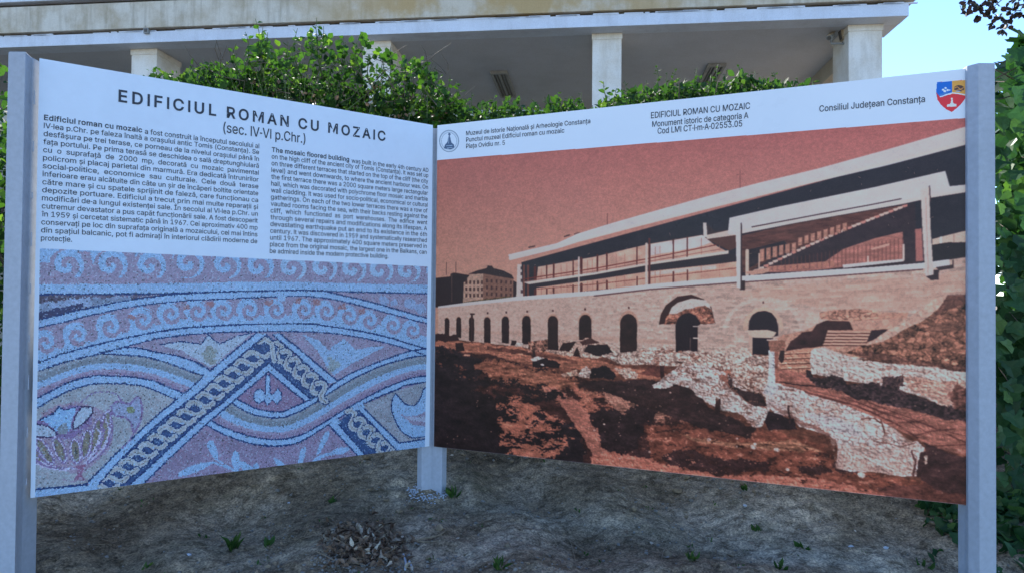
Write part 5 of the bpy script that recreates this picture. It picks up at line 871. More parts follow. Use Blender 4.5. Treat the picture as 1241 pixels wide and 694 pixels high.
def build_ground():
    def axis(c0, c1, st, far):
        a = list(np.arange(c0, c1, st)); s = st; x = c1
        while x < far: a.append(x); s *= 1.35; x += s
        s = st; x = c0-st
        while x > -far: a.insert(0, x); s *= 1.35; x -= s
        return np.array(a)
    X = axis(-2.5, 2.5, .0105, 900); Y = axis(1.75, 4.3, .0105, 900)
    gx, gy = np.meshgrid(X, Y); gz = groundz(gx, gy)
    rs = np.random.RandomState(2)
    fine = np.exp(-(gx/3.0)**6)*np.exp(-((gy-3)/1.9)**6)
    h, w_ = gx.shape
    n = fbm(h, w_, 34, rs, 1, 5, .6)*.022+fbm(h, w_, 5, rs, 1, 3, .9)*.0075
    e, rid, _, _ = voronoi(h, w_, 6, rs, 1.0); clod = np.where(rid > .62, np.clip(e*1.4, 0, .8)*(rid-.55)*.024, 0)
    gz = gz+(n+clod)*fine
    idx = np.arange(h*w_).reshape(h, w_)
    F = np.stack([idx[:-1, :-1], idx[:-1, 1:], idx[1:, 1:], idx[1:, :-1]], -1).reshape(-1, 4)
    me = bpy.data.meshes.new('ground'); me.vertices.add(h*w_); me.vertices.foreach_set('co', np.stack([gx, gy, gz], -1).ravel())
    me.loops.add(F.size); me.loops.foreach_set('vertex_index', F.ravel()); me.polygons.add(len(F))
    me.polygons.foreach_set('loop_start', np.arange(0, F.size, 4)); me.polygons.foreach_set('loop_total', np.full(len(F), 4)); me.update(); me.validate()
    me.polygons.foreach_set('use_smooth', [True]*len(F))
    m, t, B, N, L = mat('soil'); v = mapping(N, L, (1, 1, 1))
    a = noise(N, L, 1.5, 6, v, .6, .4); b = noise(N, L, 17, 10, v, .75); c_ = noise(N, L, 120, 5, v, .7); vo = N.new('ShaderNodeTexVoronoi'); vo.inputs['Scale'].default_value = 55; L.new(v, vo.inputs['Vector'])
    r1 = ramp(N, (.35, .5, .66), ((.135, .10, .066), (.245, .19, .13), (.42, .35, .265))); L.new(a.outputs[0], r1.inputs[0])
    r2 = ramp(N, (.38, .5, .64), ((.45, .43, .4), (.95, .95, .95), (1.45, 1.43, 1.38))); L.new(b.outputs[0], r2.inputs[0])
    r3 = ramp(N, (.38, .5, .62), ((.5, .5, .5), (1, 1, 1), (1.6, 1.57, 1.5))); L.new(c_.outputs[0], r3.inputs[0])
    c = mix(N, L, 1.0, r1.outputs[0], r2.outputs[0], 'MULTIPLY'); c = mix(N, L, 1.0, c, r3.outputs[0], 'MULTIPLY')
    g = noise(N, L, 4.5, 6, v, .7); rg = ramp(N, (.56, .7), ((0, 0, 0), (.45, .45, .45))); L.new(g.outputs[0], rg.inputs[0]); c = mix(N, L, rg.outputs[0], c, (.07, .075, .04))
    ck = N.new('ShaderNodeTexVoronoi'); ck.feature = 'DISTANCE_TO_EDGE'; ck.inputs['Scale'].default_value = 20; L.new(mix(N, L, .12, v, b.outputs[1]), ck.inputs['Vector']); rk = ramp(N, (.0, .05), ((.55, .55, .55), (1, 1, 1))); L.new(ck.outputs[0], rk.inputs[0]); c = mix(N, L, .7, c, mix(N, L, 1.0, c, rk.outputs[0], 'MULTIPLY'))
    L.new(c, B.inputs['Base Color']); B.inputs['Roughness'].default_value = .95; B.inputs['Specular IOR Level'].default_value = .15
    ad = N.new('ShaderNodeMath'); ad.operation = 'ADD'; L.new(b.outputs[0], ad.inputs[0]); L.new(c_.outputs[0], ad.inputs[1]); bump(N, L, B, ad.outputs[0], .7, .006)
    return link('soil_bank', me, m, kind='structure')
build_ground()
def onground(px, py):
    d = ray(px, py); t = .5
    while t < 12:
        p = CAM+d*t
        if p[2] < groundz(p[0], p[1]): return np.array([p[0], p[1], float(groundz(p[0], p[1]))])
        t += .004
    return p

# ------------------------------------------------------------------ the two printed boards
QL = dict(a=(-1.5208, 2.1745), b=(-.3532, 2.9805), z0=.9537, z1=2.3537)
QR = dict(a=(-.3333, 2.9800), b=(1.4584, 2.1916), z0=.9523, z1=2.3523)
def quadpx(q):
    o = []
    for p, z in ((q['a'], q['z1']), (q['b'], q['z1']), (q['b'], q['z0']), (q['a'], q['z0'])):
        d = np.array([p[0], p[1], z])-CAM; f = d@FWD; o.append((CX+FPX*(d@RIGHT)/f, CY-FPX*(d@UP)/f))
    return o
def image_of(c, white, paper, name):
    a = c.albedo(white, paper); a = np.where(a <= .0031308, a*12.92, 1.055*a**(1/2.4)-.055)
    im = bpy.data.images.new(name, c.w, c.h, alpha=False, float_buffer=False); im.colorspace_settings.name = 'sRGB'
    buf = np.ones((c.h, c.w, 4), np.float32); buf[..., :3] = a[::-1]
    im.pixels.foreach_set(buf.ravel()); im.update(); im.pack(); return im
def printmat(name, im):
    m, t, B, N, L = mat(name); tx = N.new('ShaderNodeTexImage'); tx.image = im; tx.interpolation = 'Linear'; tx.extension = 'EXTEND'
    v = mapping(N, L, (1, 1, 1)); n = noise(N, L, 3, 5, v); r = ramp(N, (.35, .7), ((.95, .95, .955), (1.0, 1.0, 1.0))); L.new(n.outputs[0], r.inputs[0])
    sp = noise(N, L, 240, 3, mapping(N, L, (1, 1, .5))); rs_ = ramp(N, (.77, .8), ((1, 1, 1), (.6, .56, .5))); L.new(sp.outputs[0], rs_.inputs[0])
    c = mix(N, L, 1.0, tx.outputs[0], r.outputs[0], 'MULTIPLY'); c = mix(N, L, .5, c, rs_.outputs[0], 'MULTIPLY')
    L.new(c, B.inputs['Base Color']); B.inputs['Specular IOR Level'].default_value = .22
    rr = ramp(N, (.3, .7), ((.26, .26, .26), (.38, .38, .38))); L.new(n.outputs[0], rr.inputs[0]); L.new(rr.outputs[0], B.inputs['Roughness'])
    w_ = noise(N, L, 1.6, 2, v); bump(N, L, B, w_.outputs[0], .12, .02); return m
M_edge = plain('board_edge', (.62, .64, .66), .4, .05)
M_back = plain('board_back', (.5, .5, .5), .5, .05)
class Board:
    def __init__(s, name, q, label, painter, iname):
        s.q = q; s.A = np.array([*q['a'], q['z0']]); e = np.array([q['b'][0]-q['a'][0], q['b'][1]-q['a'][1], 0]); s.W = np.linalg.norm(e); s.U = e/s.W
        s.N = np.array([s.U[1], -s.U[0], 0]); s.H = q['z1']-q['z0']; s.Zv = np.array([0, 0, 1.0])
        s.root = empty(name, tuple(s.A), label, 'information board')
        c, wh, pw = painter(quadpx(q)); im = image_of(c, wh, pw, iname); pm = printmat(iname, im)
        th = .006; W, H, Nn, U, Z = s.W, s.H, s.N, s.U, s.Zv
        V = [np.zeros(3), U*W, U*W+Z*H, Z*H]; V = V+[v-Nn*th for v in V]
        me = mesh('panel', V, [(0, 1, 2, 3), (5, 4, 7, 6), (4, 5, 1, 0), (3, 2, 6, 7), (4, 0, 3, 7), (1, 5, 6, 2)])
        uv = me.uv_layers.new(name='UVMap'); co = {0: (0, 0), 1: (1, 0), 2: (1, 1), 3: (0, 1)}
        for p in me.polygons:
            for li in p.loop_indices: uv.data[li].uv = co[me.loops[li].vertex_index % 4]
        for mm in (pm, M_back, M_edge): me.materials.append(mm)
        for i, p in enumerate(me.polygons): p.material_index = 0 if i == 0 else (1 if i == 1 else 2)
        link('panel', me, None, s.root)
    def uv(s, px, py):
        p = hit(px, py, s.A, s.N)-s.A; return p@s.U, p[2]
    def text(s, name, lines, mt, parent=None, off=.0012, split=False):
        """lines: (string, left px, baseline py at left, right px, cap height px at left, weight, spacing)"""
        V = []; F = []
        for (st, x0, y0, x1, y1, cap, wt, sp) in lines:
            u0, v0 = s.uv(x0, y0); u1, _ = s.uv(x1, y1); _, vt = s.uv(x0, y0-cap); h = (vt-v0)
            gv, gf = layout(st, wt >= .01, sp); mn = min(v[0] for v in gv); mx = max(v[0] for v in gv); sx = (u1-u0)/(mx-mn); sy = h/CAPH; n = len(V)
            for c in gv: V.append(s.U*(u0+(c[0]-mn)*sx)+s.Zv*(v0+c[1]*sy)+s.N*off)
            F += [tuple(i+n for i in (f if flip(gv, f) else f[::-1])) for f in gf]
        if split:      # every big letter is a piece of its own
            par_ = {k: k for k in range(len(V))}
            def root_(k):
                while par_[k] != k: k = par_[k]
                return k
            for f in F:
                for i in f[1:]: par_[root_(i)] = root_(f[0])
            comp = {}
            for f in F: comp.setdefault(root_(f[0]), []).append(f)
            for fs in comp.values():
                ids = sorted(set(i for f in fs for i in f)); mp = {i: n for n, i in enumerate(ids)}; link(name, mesh(name, [V[i] for i in ids], [tuple(mp[i] for i in f) for f in fs]), mt, parent or s.root)
            return
        return link(name, mesh(name, V, F), mt, parent or s.root)
def flip(V, f):
    a, b, c = (V[k] for k in f); return (b[0]-a[0])*(c[1]-a[1])-(b[1]-a[1])*(c[0]-a[0]) > 0
M_ink = plain('printed_ink', (.016, .02, .035), .35, .15, 200)
M_ink2 = plain('printed_ink_small', (.02, .026, .045), .35, .15, 200)

BL = Board('information_board', QL, 'white board with two columns of lettering above a mosaic picture, left of middle post', paint_mosaic, 'mosaic_print')
BR = Board('information_board', QR, 'wide board showing a red-brown photograph of an arcaded building, crest in white header', paint_photo, 'building_print')
BL.text('letter', [('EDIFICIUL ROMAN CU MOZAIC', 143.5, 123.2, 467, 174.8, 14.0, .018, .115)], M_ink, split=True)
BL.text('subtitle_lettering', [('(sec. IV-VI p.Chr.)', 270.5, 160.5, 370, 173, 12.0, .0, 0.0)], M_ink)
RO = ['IV-lea p.Chr. pe faleza înaltă a orașului antic Tomis (Constanța). Se', 'desfășura pe trei terase, ce porneau de la nivelul orașului până în',
 'fața portului. Pe prima terasă se deschidea o sală dreptunghiulară', 'cu  o  suprafață  de  2000  mp,  decorată  cu  mozaic  pavimental', 'policrom și placaj parietal din marmură. Era dedicată întrunirilor',
 'social-politice,  economice  sau  culturale.  Cele  două  terase', 'inferioare erau alcătuite din câte un șir de încăperi boltite orientate', 'către mare și cu spatele sprijinit de faleză, care funcționau ca',
 'depozite portuare. Edificiul a trecut prin mai multe reparații și', 'modificări de-a lungul existenței sale. În secolul al VI-lea p.Chr. un', 'cutremur devastator a pus capăt funcționării sale. A fost descoperit',
 'în 1959 și cercetat sistematic până în 1967. Cei aproximativ 400 mp', 'conservați pe loc din suprafața originală a mozaicului, cel mai întins', 'din spațiul balcanic, pot fi admirați în interiorul clădirii moderne de', 'protecție.']
def lerp2(a, b, t): return a+(b-a)*t
ln = [('Edificiul roman cu mozaic', 53.3, 145.6, 172.3, 162, 6.3, .016, 0.0), ('a fost construit la începutul secolului al', 175.5, 162.4, 314, 180.5, 6.1, .002, 0.0)]
for k, t_ in enumerate(RO):
    f = (k+1)/15; x0 = lerp2(53.3, 49.5, f); y0 = lerp2(145.6, 291.5, f); x1 = lerp2(314, 311.5, f); y1 = lerp2(180.5, 308, f)
    if k == 14: x1 = 87
    ln.append((t_, x0, y0, x1, y1, 6.3, .004, 0.0))
BL.text('body_lettering', ln, M_ink2)
EN = ['on the high cliff of the ancient city of Tomis (Constanța). It was set up', 'on three different terraces that started on the top of the cliff (the city', 'level) and went downwards, to where the ancient harbour was. On',
 'the first terrace there was a 2000 square meters large rectangular', 'hall, which was decorated with polychrome floor mosaic and marble', 'wall cladding. It was used for socio-political, economical or cultural', 'gatherings. On each of the two lower terraces there was a row of',
 'vaulted rooms facing the sea, with their backs resting against the', 'cliff,  which  functioned  as  port  warehouses.  The  edifice  went', 'through several repairs and modifications along its lifespan. A', 'devastating earthquake put an end to its existence in the 6th',
 'century. It was discovered in 1959 and systematically researched', 'until 1967. The approximately 400 square meters preserved in', 'place from the original mosaic, the largest one in the Balkans, can', 'be admired inside the modern protective building.']
ln = [('The mosaic floored building', 329.3, 184.2, 423, 197, 5.5, .016, 0.0), ('was built in the early 4th century AD', 426, 197.4, 519, 210.5, 5.2, .002, 0.0)]
for k, t_ in enumerate(EN):
    f = (k+1)/15; x0 = lerp2(329.3, 326.8, f); y0 = lerp2(184.2, 306.8, f); x1 = lerp2(519, 516.6, f); y1 = lerp2(210.5, 317, f)
    if k == 14: x1 = 470.5
    ln.append((t_, x0, y0, x1, y1, 5.6, .004, 0.0))
BL.text('body_lettering', ln, M_ink2)
BR.text('museum_lettering', [('Muzeul de Istorie Națională și Arheologie Constanța', 565, 164.4, 715.5, 150.5, 5.2, .003, 0.0), ('Punctul muzeal Edificiul roman cu mozaic', 565, 172.2, 684, 161.8, 5.2, .003, 0.0), ('Piața Ovidiu nr. 5', 565, 180.0, 612, 176.2, 5.2, .003, 0.0)], M_ink)
BR.text('monument_lettering', [('EDIFICIUL ROMAN CU MOZAIC', 789, 143.8, 909, 134.5, 7.2, .004, 0.0), ('Monument istoric de categoria A', 790.5, 154.2, 907, 144.5, 6.8, .004, 0.0), ('Cod LMI CT-I-m-A-02553.05', 797, 162.5, 899.5, 153.5, 7.0, .004, 0.0)], M_ink)
BR.text('council_lettering', [('Consiliul Județean Constanța', 993, 135.8, 1121, 125.5, 7.4, .004, 0.0)], M_ink)

# ------------------------------------------------------------------ posts
M_post = stained('grey_post_paint', (.40, .44, .50), (.27, .28, .29), .22, 3, .45, bmp=.08)
def post(pts, ztop, label, extra=None):
    b = np.array([np.mean([p[0] for p in pts]), np.mean([p[1] for p in pts]), 0]); gz = float(groundz(b[0], b[1])); b[2] = gz
    root = empty('sign_post', tuple(b), label, 'post'); return root, b, gz-.25
# right post: box in front with a splayed side running behind the board edge
def P2(px, Y): p = at(px, 360, Y); return (p[0], p[1])
def zat(px, py, Y): return at(px, py, Y)[2]
for side in (0, 1):
    if side:
        prof = [P2(1206.5, 2.150), P2(1206.5, 2.225), (P2(1206.5, 2.225)[0]-.02, 2.31), P2(1161, 2.32), P2(1160.5, 2.235), (1.4597, 2.203), (1.4550, 2.179), P2(1186.5, 2.150)]
        zt = zat(1196, 76.3, 2.15); lab = 'grey painted steel post at the right end of the photograph board, in front of ivy'
    else:
        prof = [P2(24.8, 2.115), P2(29, 2.145), P2(32.5, 2.166), P2(50, 2.235), P2(50, 2.30), P2(20, 2.30), P2(4.5, 2.19), P2(4.0, 2.115)]
        zt = zat(20, 62.6, 2.115); lab = 'grey painted steel post at the left end of the board with the mosaic picture'
    if side == 0: prof = prof[::-1]
    root, b, z0 = post(prof, zt, lab)
    MB(b).prism(prof, z0, zt).build('tube', M_post, root, bevel=.003)
    # weld line and bolts along the clamp edge
    mb = MB(b)
    for k in range(9):
        z = 1.0+k*.15; q = prof[5] if side else prof[5]
        q = ((1.4570, 2.179) if side else P2(36.5, 2.155)); mb.tube([(q[0], q[1], z), (q[0], q[1], z+.02+.012*(k % 3))], [.0022, .0016], 5)
    mb.build('weld_bead', M_post, root, kind='stuff')
# middle post: two tubes, each behind its own board
mid_base = np.array([-.343, 3.0, float(groundz(-.343, 3.0))])
root = empty('sign_post', tuple(mid_base), 'grey double post standing in the soil where the two boards meet', 'post')
for Bd, sgn in ((BL, -1), (BR, 1)):
    U = Bd.U; Nn = Bd.N; s0 = np.array([-.3435, 2.996, 0])-Nn*.004
    e = U*sgn*.053
    MB(mid_base).box(s0+e*.40-Nn*.022+np.array([0, 0, (mid_base[2]-.2+2.345)/2]), e, -Nn*.044, np.array([0, 0, 2.345-mid_base[2]+.2])).build('tube', M_post, root, bevel=.004)

# ------------------------------------------------------------------ the building behind
A_ = R_(6.4); BE = np.array([math.cos(A_), -math.sin(A_), 0]); BD = np.array([math.sin(A_), math.cos(A_), 0]); BZ = np.array([0, 0, 1.0])
HS = 4.42
def bd_at(px, py, z):      # point of the horizontal plane z seen at a pixel, in building coordinates
    d = ray(px, py); p = CAM+d*((z-CAM[2])/d[2]); return p
F0 = bd_at(720, 32.8, CAM[2]+HS); BO = np.array([F0[0], F0[1], 0])
def loc(p): q = np.array(p)-BO; return q@BE, q@BD
ZS = CAM[2]+HS
M_fas = stained('white_fascia_paint', (.68, .73, .81), (.45, .45, .46), .3, 5)
M_up = stained('weathered_upper_fascia', (.66, .62, .53), (.40, .33, .22), .75, 8, warm=(.48, .33, .15))
M_sof = stained('grey_soffit', (.60, .61, .65), (.5, .5, .5), .3, 1)
M_col = stained('column_render', (.80, .765, .70), (.56, .46, .32), .5, 5)
M_gap = plain('joint_dark', (.06, .05, .045), .9, .3, 12)
M_wall = stained('beige_wall', (.50, .46, .38), (.36, .31, .24), .4, 4)
bld = empty('modern_building', tuple(BO+BD*2), 'large pale building with a white-edged canopy on square columns behind the hedge', 'building')
bb = np.array(bld.location)
def bbox(mb, s0, s1, d0, d1, z0, z1):
    c = BO+BE*((s0+s1)/2)+BD*((d0+d1)/2)+BZ*((z0+z1)/2); mb.box(c, BE*(s1-s0), BD*(d1-d0), BZ*(z1-z0)); return mb
sR = loc(bd_at(1106, 15.5, ZS))[0]; sL = -26.0
bbox(MB(bb), sL, sR, .0, .35, ZS, ZS+.195).build('fascia', M_fas, bld, bevel=.006)
bbox(MB(bb), sL, sR-.003, .351, .9, ZS+.004, ZS+.19).build('side_fascia', M_sof, bld)
bbox(MB(bb), sL+.1, sR-.02, .05, 5.4, ZS+.197, ZS+.235).build('shadow_joint', M_gap, bld)
bbox(MB(bb), sL, sR+.10, -.06, 5.4, ZS+.237, ZS+.70).build('upper_fascia', M_up, bld, bevel=.008)
bbox(MB(bb), sL, sR+.02, .02, 5.4, ZS+.702, ZS+.76).build('roof_joint', M_gap, bld)
bbox(MB(bb), sL, sR+.16, -.12, 5.5, ZS+.762, ZS+1.05).build('roof_cap', M_fas, bld, bevel=.01)
bbox(MB(bb), sL, sR-.45, .9, 5.3, ZS+.006, ZS+.19).build('soffit', M_sof, bld)
# low beam that closes the canopy on the right
# columns
cps = []
for pc, wpx, py in ((175, 30.6, 60.5), (452, 33, 50.6), (735.5, 35, 41.5), (1049, 40.5, 32)):
    p = bd_at(pc, py, ZS-.0); s_, d_ = loc(p); cps.append(s_)
dcol = .30
def s_at(px): # building s coordinate at the columns' front plane
    d = ray(px, 50); n = BD; p0 = BO+BD*dcol; t = np.dot(p0-CAM, n)/np.dot(d, n); return loc(CAM+d*t)[0]
for k, (pa, pb) in enumerate(((159.7, 190.3), (440, 473), (718, 753.3), (1028.5, 1069.3))):
    a, b = s_at(pa), s_at(pb)
    c = bbox(MB(bb), a, b, dcol, dcol+.72, 1.0, ZS+.003).build('column', M_col, bld, bevel=.008)
    bbox(MB(bb), a-.012, b+.012, dcol-.012, dcol+.73, ZS-.10, ZS-.002).build('capital', M_col, c).matrix_parent_inverse = Matrix.Identity(4)
a0 = s_at(159.7); stp = (s_at(718)-a0)/2
for k in (1, 2, 3): bbox(MB(bb), a0-stp*k, a0-stp*k+.44, dcol, dcol+.72, 1.0, ZS+.003).build('column', M_col, bld)
sc = s_at(1079)+.055
bbox(MB(bb), s_at(1069.3)-.2, sc, .98, 1.3, ZS-.36, ZS+.003).build('end_beam', M_wall, bld, bevel=.005)
bbox(MB(bb), s_at(1069.3)-.25, sc-.02, 1.3, 5.3, ZS-.30, ZS+.003).build('side_beam', M_wall, bld)
bbox(MB(bb), sL, s_at(1020), 4.95, 5.3, 1.0, ZS+.003).build('wall', M_wall, bld)
# ceiling lights sunk in the soffit
M_fr = plain('aged_lamp_frame', (.33, .33, .31), .6, .25, 20); M_tb = plain('lamp_cover_dark', (.05, .05, .05), .3, .2, 20)
for (qx, lab) in (([(596, 87), (615.5, 87), (625, 117), (605, 117)], 'long twin ceiling light in the grey soffit above the hedge, left of the middle column'), ([(858, 78), (878, 78), (868, 102), (846, 102)], 'long twin ceiling light in the grey soffit, between the middle and right columns')):
    zc = ZS-.012
    P4 = [np.array(loc(bd_at(x, y, zc))) for x, y in qx]; s0 = (P4[0][0]+P4[3][0])/2; s1 = (P4[1][0]+P4[2][0])/2; d0 = (P4[2][1]+P4[3][1])/2; d1 = (P4[0][1]+P4[1][1])/2
    s0, s1, d0, d1 = min(s0, s1), max(s0, s1), min(d0, d1), max(d0, d1); mid = (s0+s1)/2
    base = BO+BE*mid+BD*((d0+d1)/2)+BZ*ZS; rt = empty('ceiling_light', tuple(base), lab, 'ceiling light')
    mb = MB(base)
    for a, b, c, d in ((s0, s0+.05, d0, d1), (s1-.05, s1, d0, d1), (s0+.05, s1-.05, d0, d0+.07), (s0+.05, s1-.05, d1-.07, d1), (mid-.02, mid+.02, d0+.07, d1-.07)): bbox(mb, a, b, c, d, ZS-.05, ZS+.004)
    mb.build('frame', M_fr, rt)
    for a, b in ((s0+.052, mid-.022), (mid+.022, s1-.052)):
        bbox(MB(base), a, b, d0+.072, d1-.072, ZS-.018, ZS+.003).build('cover', M_tb, rt)
        m_ = (a+b)/2; p = BO+BE*m_+BZ*(ZS-.028); MB(base).tube([p+BD*(d0+.1), p+BD*(d1-.1)], .011, 8).build('lamp_tube', plain('glass_tube', (.32, .32, .32), .2), rt)
# flood lamp and camera on the right column, small lamp on the fascia
M_tan = plain('tan_housing', (.42, .33, .22), .5, .15, 25); M_dk = plain('dark_bracket', (.09, .08, .07), .5, .2); M_gy = plain('grey_housing', (.25, .25, .24), .4, .15)
Yc = at(1028, 40, 1)[1]
def cp(px, py, dd):   # point seen at a pixel at depth dcol+dd of the building
    d = ray(px, py); p0 = BO+BD*(dcol+dd); t = np.dot(p0-CAM, BD)/np.dot(d, BD); return CAM+d*t
q = cp(1021, 43, .25); rt = empty('floodlight', tuple(q), 'tan box lamp tilted on the left side of the right-hand column', 'lamp')
MB(q).box(q+BE*.0, BE*.06+BZ*.012, BD*.12, BZ*.17-BE*.03).build('housing', M_tan, rt, bevel=.006); MB(q).box(q-BE*.036, BE*.008, BD*.10, BZ*.14-BE*.025).build('glass', M_dk, rt)
MB(q).tube([q-BZ*.11, q-BZ*.14+BE*.04, q-BZ*.14+BE*.10], .012).build('bracket', M_dk, rt)
q = cp(1007, 45, .2); rt = empty('security_camera', tuple(q), 'grey bullet camera on a short arm beside the tan box lamp', 'security camera')
ax = np.array([-.55, -.6, -.42]); ax = ax/np.linalg.norm(ax)
MB(q).tube([q-ax*.11, q+ax*.09], [.042, .045], 12).build('housing', M_gy, rt); MB(q).tube([q+ax*.091, q+ax*.10], [.032, .03], 12).build('lens', M_dk, rt)
MB(q).box(q+BZ*.052-ax*.01, ax*.25, np.cross(ax, BZ)*.1, BZ*.008).build('sun_hood', M_tan, rt)
MB(q).tube([q-BZ*.04, q-BZ*.11, q-BZ*.12+BE*.22], [.014, .018, .016], 8).build('arm', M_gy, rt); MB(q).box(q-BZ*.12+BE*.225, BE*.015, BD*.09, BZ*.10).build('mounting_plate', M_dk, rt)
d = ray(179, 38.5); p0 = BO; q = CAM+d*(np.dot(p0-CAM, BD)/np.dot(d, BD))-BD*.03
rt = empty('fascia_lamp', tuple(q), 'tiny dark bracket lamp fixed to the white canopy edge at the left', 'lamp')
MB(q).box(q, BE*.09, BD*.05, BZ*.10).build('housing', M_gy, rt, bevel=.005); MB(q).box(q-BD*.03, BE*.05, BD*.008, BZ*.055).build('glass', M_dk, rt); MB(q).box(q+BZ*.065, BE*.03, BD*.06, BZ*.03).build('bracket', M_dk, rt)
# peeled flakes where the white paint meets the joint
rs = np.random.RandomState(8); mb = MB(bb)
for k in range(90):
    s_ = rs.uniform(-11, sR-.1); l = rs.uniform(.05, .45); hh = rs.uniform(.006, .022)
    bbox(mb, s_, s_+l, -.006, .02, ZS+.19, ZS+.197+hh)
mb.build('peeling_paint', M_fas, bld, kind='stuff')

pw = MB((-1.0, 5.05, 1.1)); pw.box((-1.9, 5.05, 2.0), (7.6, -.25, 0), (0, .2, 0), (0, 0, 1.9)); par = pw.build('added_shade_wall', M_wall, None, label='low beige wall running behind the hedge below the canopy, added to shade the soil', cat='wall'); par.location = (-1.0, 5.05, 1.1)  # wall added behind the hedge to keep sun off the foreground soil
# ------------------------------------------------------------------ foliage
def rotm(rs, n, up=.5):
    """random orthonormal frames (n,3,3): columns x (side), y (leaf length), z (normal)"""
    y = rs.normal(size=(n, 3)); y[:, 2] += up; y /= np.linalg.norm(y, axis=1)[:, None]
    z = rs.normal(size=(n, 3)); z[:, 2] += .9; z -= y*(z*y).sum(1)[:, None]; z /= np.linalg.norm(z, axis=1)[:, None]
    return np.cross(y, z), y, z
LEAF_V = np.array([(0, 0, 0), (.30, .28, .07), (.34, .62, .06), (0, 1.0, -.10), (-.34, .62, .06), (-.30, .28, .07), (0, .5, -.02)])
LEAF_F = [(0, 1, 6), (1, 2, 6), (2, 3, 6), (3, 4, 6), (4, 5, 6), (5, 0, 6)]
IVY_V = np.array([(0, 0, 0), (.42, -.06, .03), (.56, .22, .06), (.34, .42, .03), (.30, .70, .04), (0, 1.0, -.08), (-.30, .70, .04), (-.34, .42, .03), (-.56, .22, .06), (-.42, -.06, .03), (0, .36, -.03)])
IVY_F = [(0, 1, 10), (1, 2, 10), (2, 3, 10), (3, 4, 10), (4, 5, 10), (5, 6, 10), (6, 7, 10), (7, 8, 10), (8, 9, 10), (9, 0, 10)]
def leafmesh(name, P, size, rs, T=(LEAF_V, LEAF_F), wid=1.0, frames=None, up=.5, base=(0, 0, 0)):
    P = np.asarray(P)-np.array(base); n = len(P); x, y, z = frames if frames is not None else rotm(rs, n, up); s = np.asarray(size).reshape(-1, 1)*np.ones((n, 1))
    TV = T[0]; K = len(TV); V = np.empty((n, K, 3))
    for k, (a, b, c) in enumerate(TV): V[:, k] = P+x*(a*s*wid)+y*(b*s)+z*(c*s)
    TF = np.array(T[1]); F = (TF[None]+(np.arange(n)*K)[:, None, None]).reshape(-1, 3)
    me = bpy.data.meshes.new(name); me.vertices.add(n*K); me.vertices.foreach_set('co', V.ravel()); me.loops.add(F.size); me.loops.foreach_set('vertex_index', F.ravel())
    me.polygons.add(len(F)); me.polygons.foreach_set('loop_start', np.arange(0, F.size, 3)); me.polygons.foreach_set('loop_total', np.full(len(F), 3)); me.update(); me.validate(); return me
M_box = leafmat('hedge_leaf', (.018, .045, .014), (.042, .088, .024), (.12, .17, .045), .38)
M_rose = leafmat('shrub_leaf', (.016, .042, .014), (.045, .10, .022), (.13, .20, .036), .42)
M_ivy = leafmat('ivy_leaf', (.014, .045, .020), (.036, .092, .034), (.10, .18, .055), .28, .42)
M_plum = leafmat('plum_leaf', (.016, .016, .014), (.030, .024, .022), (.04, .055, .02), .25, .5, (1.3, .9, .9))
M_deadleaf = leafmat('withered_leaf', (.12, .07, .04), (.24, .17, .11), (.5, .45, .36), .15, .8, (1.1, 1, .9))
M_stem = plain('woody_stem', (.10, .075, .05), .8, .3, 60, .4); M_gstem = plain('green_stem', (.10, .14, .045), .6, .2, 60)
M_bark = plain('bark', (.09, .07, .055), .9, .35, 25, .8)

TOPL = [(-700, 150), (130, 128), (180, 104), (205, 96), (262, 90), (300, 92), (340, 97), (400, 103), (450, 108), (500, 116), (530, 122), (560, 126), (600, 132), (640, 131), (680, 127), (712, 128), (735, 124), (760, 113), (800, 107), (850, 101), (900, 98), (932, 98), (950, 106), (975, 106), (992, 114), (1010, 150), (1300, 170)]
def hedgebody(rs, n, x0, x1, Y0, Y1, thick, Yref=4.3):
    """points near the top of the hedge between photo columns x0..x1"""
    px = rs.uniform(x0, x1, n); Y = rs.uniform(Y0, Y1, n); top = np.interp(px, [a for a, b in TOPL], [b for a, b in TOPL])
    lump = 6*np.sin(px*.09)+5*np.sin(px*.23+1.3)+4*np.sin(px*.51+.4)
    zt = CAM[2]+(361-top-lump*.7)/FPX*Yref; depth = rs.power(1.6, n); z = zt-(1-depth)*thick
    z = z-((Y-(Y0+Y1)/2)/(Y1-Y0))**2*.30
    X = (px-CX)/FPX*Yref; return np.stack([X, Y, z], 1)
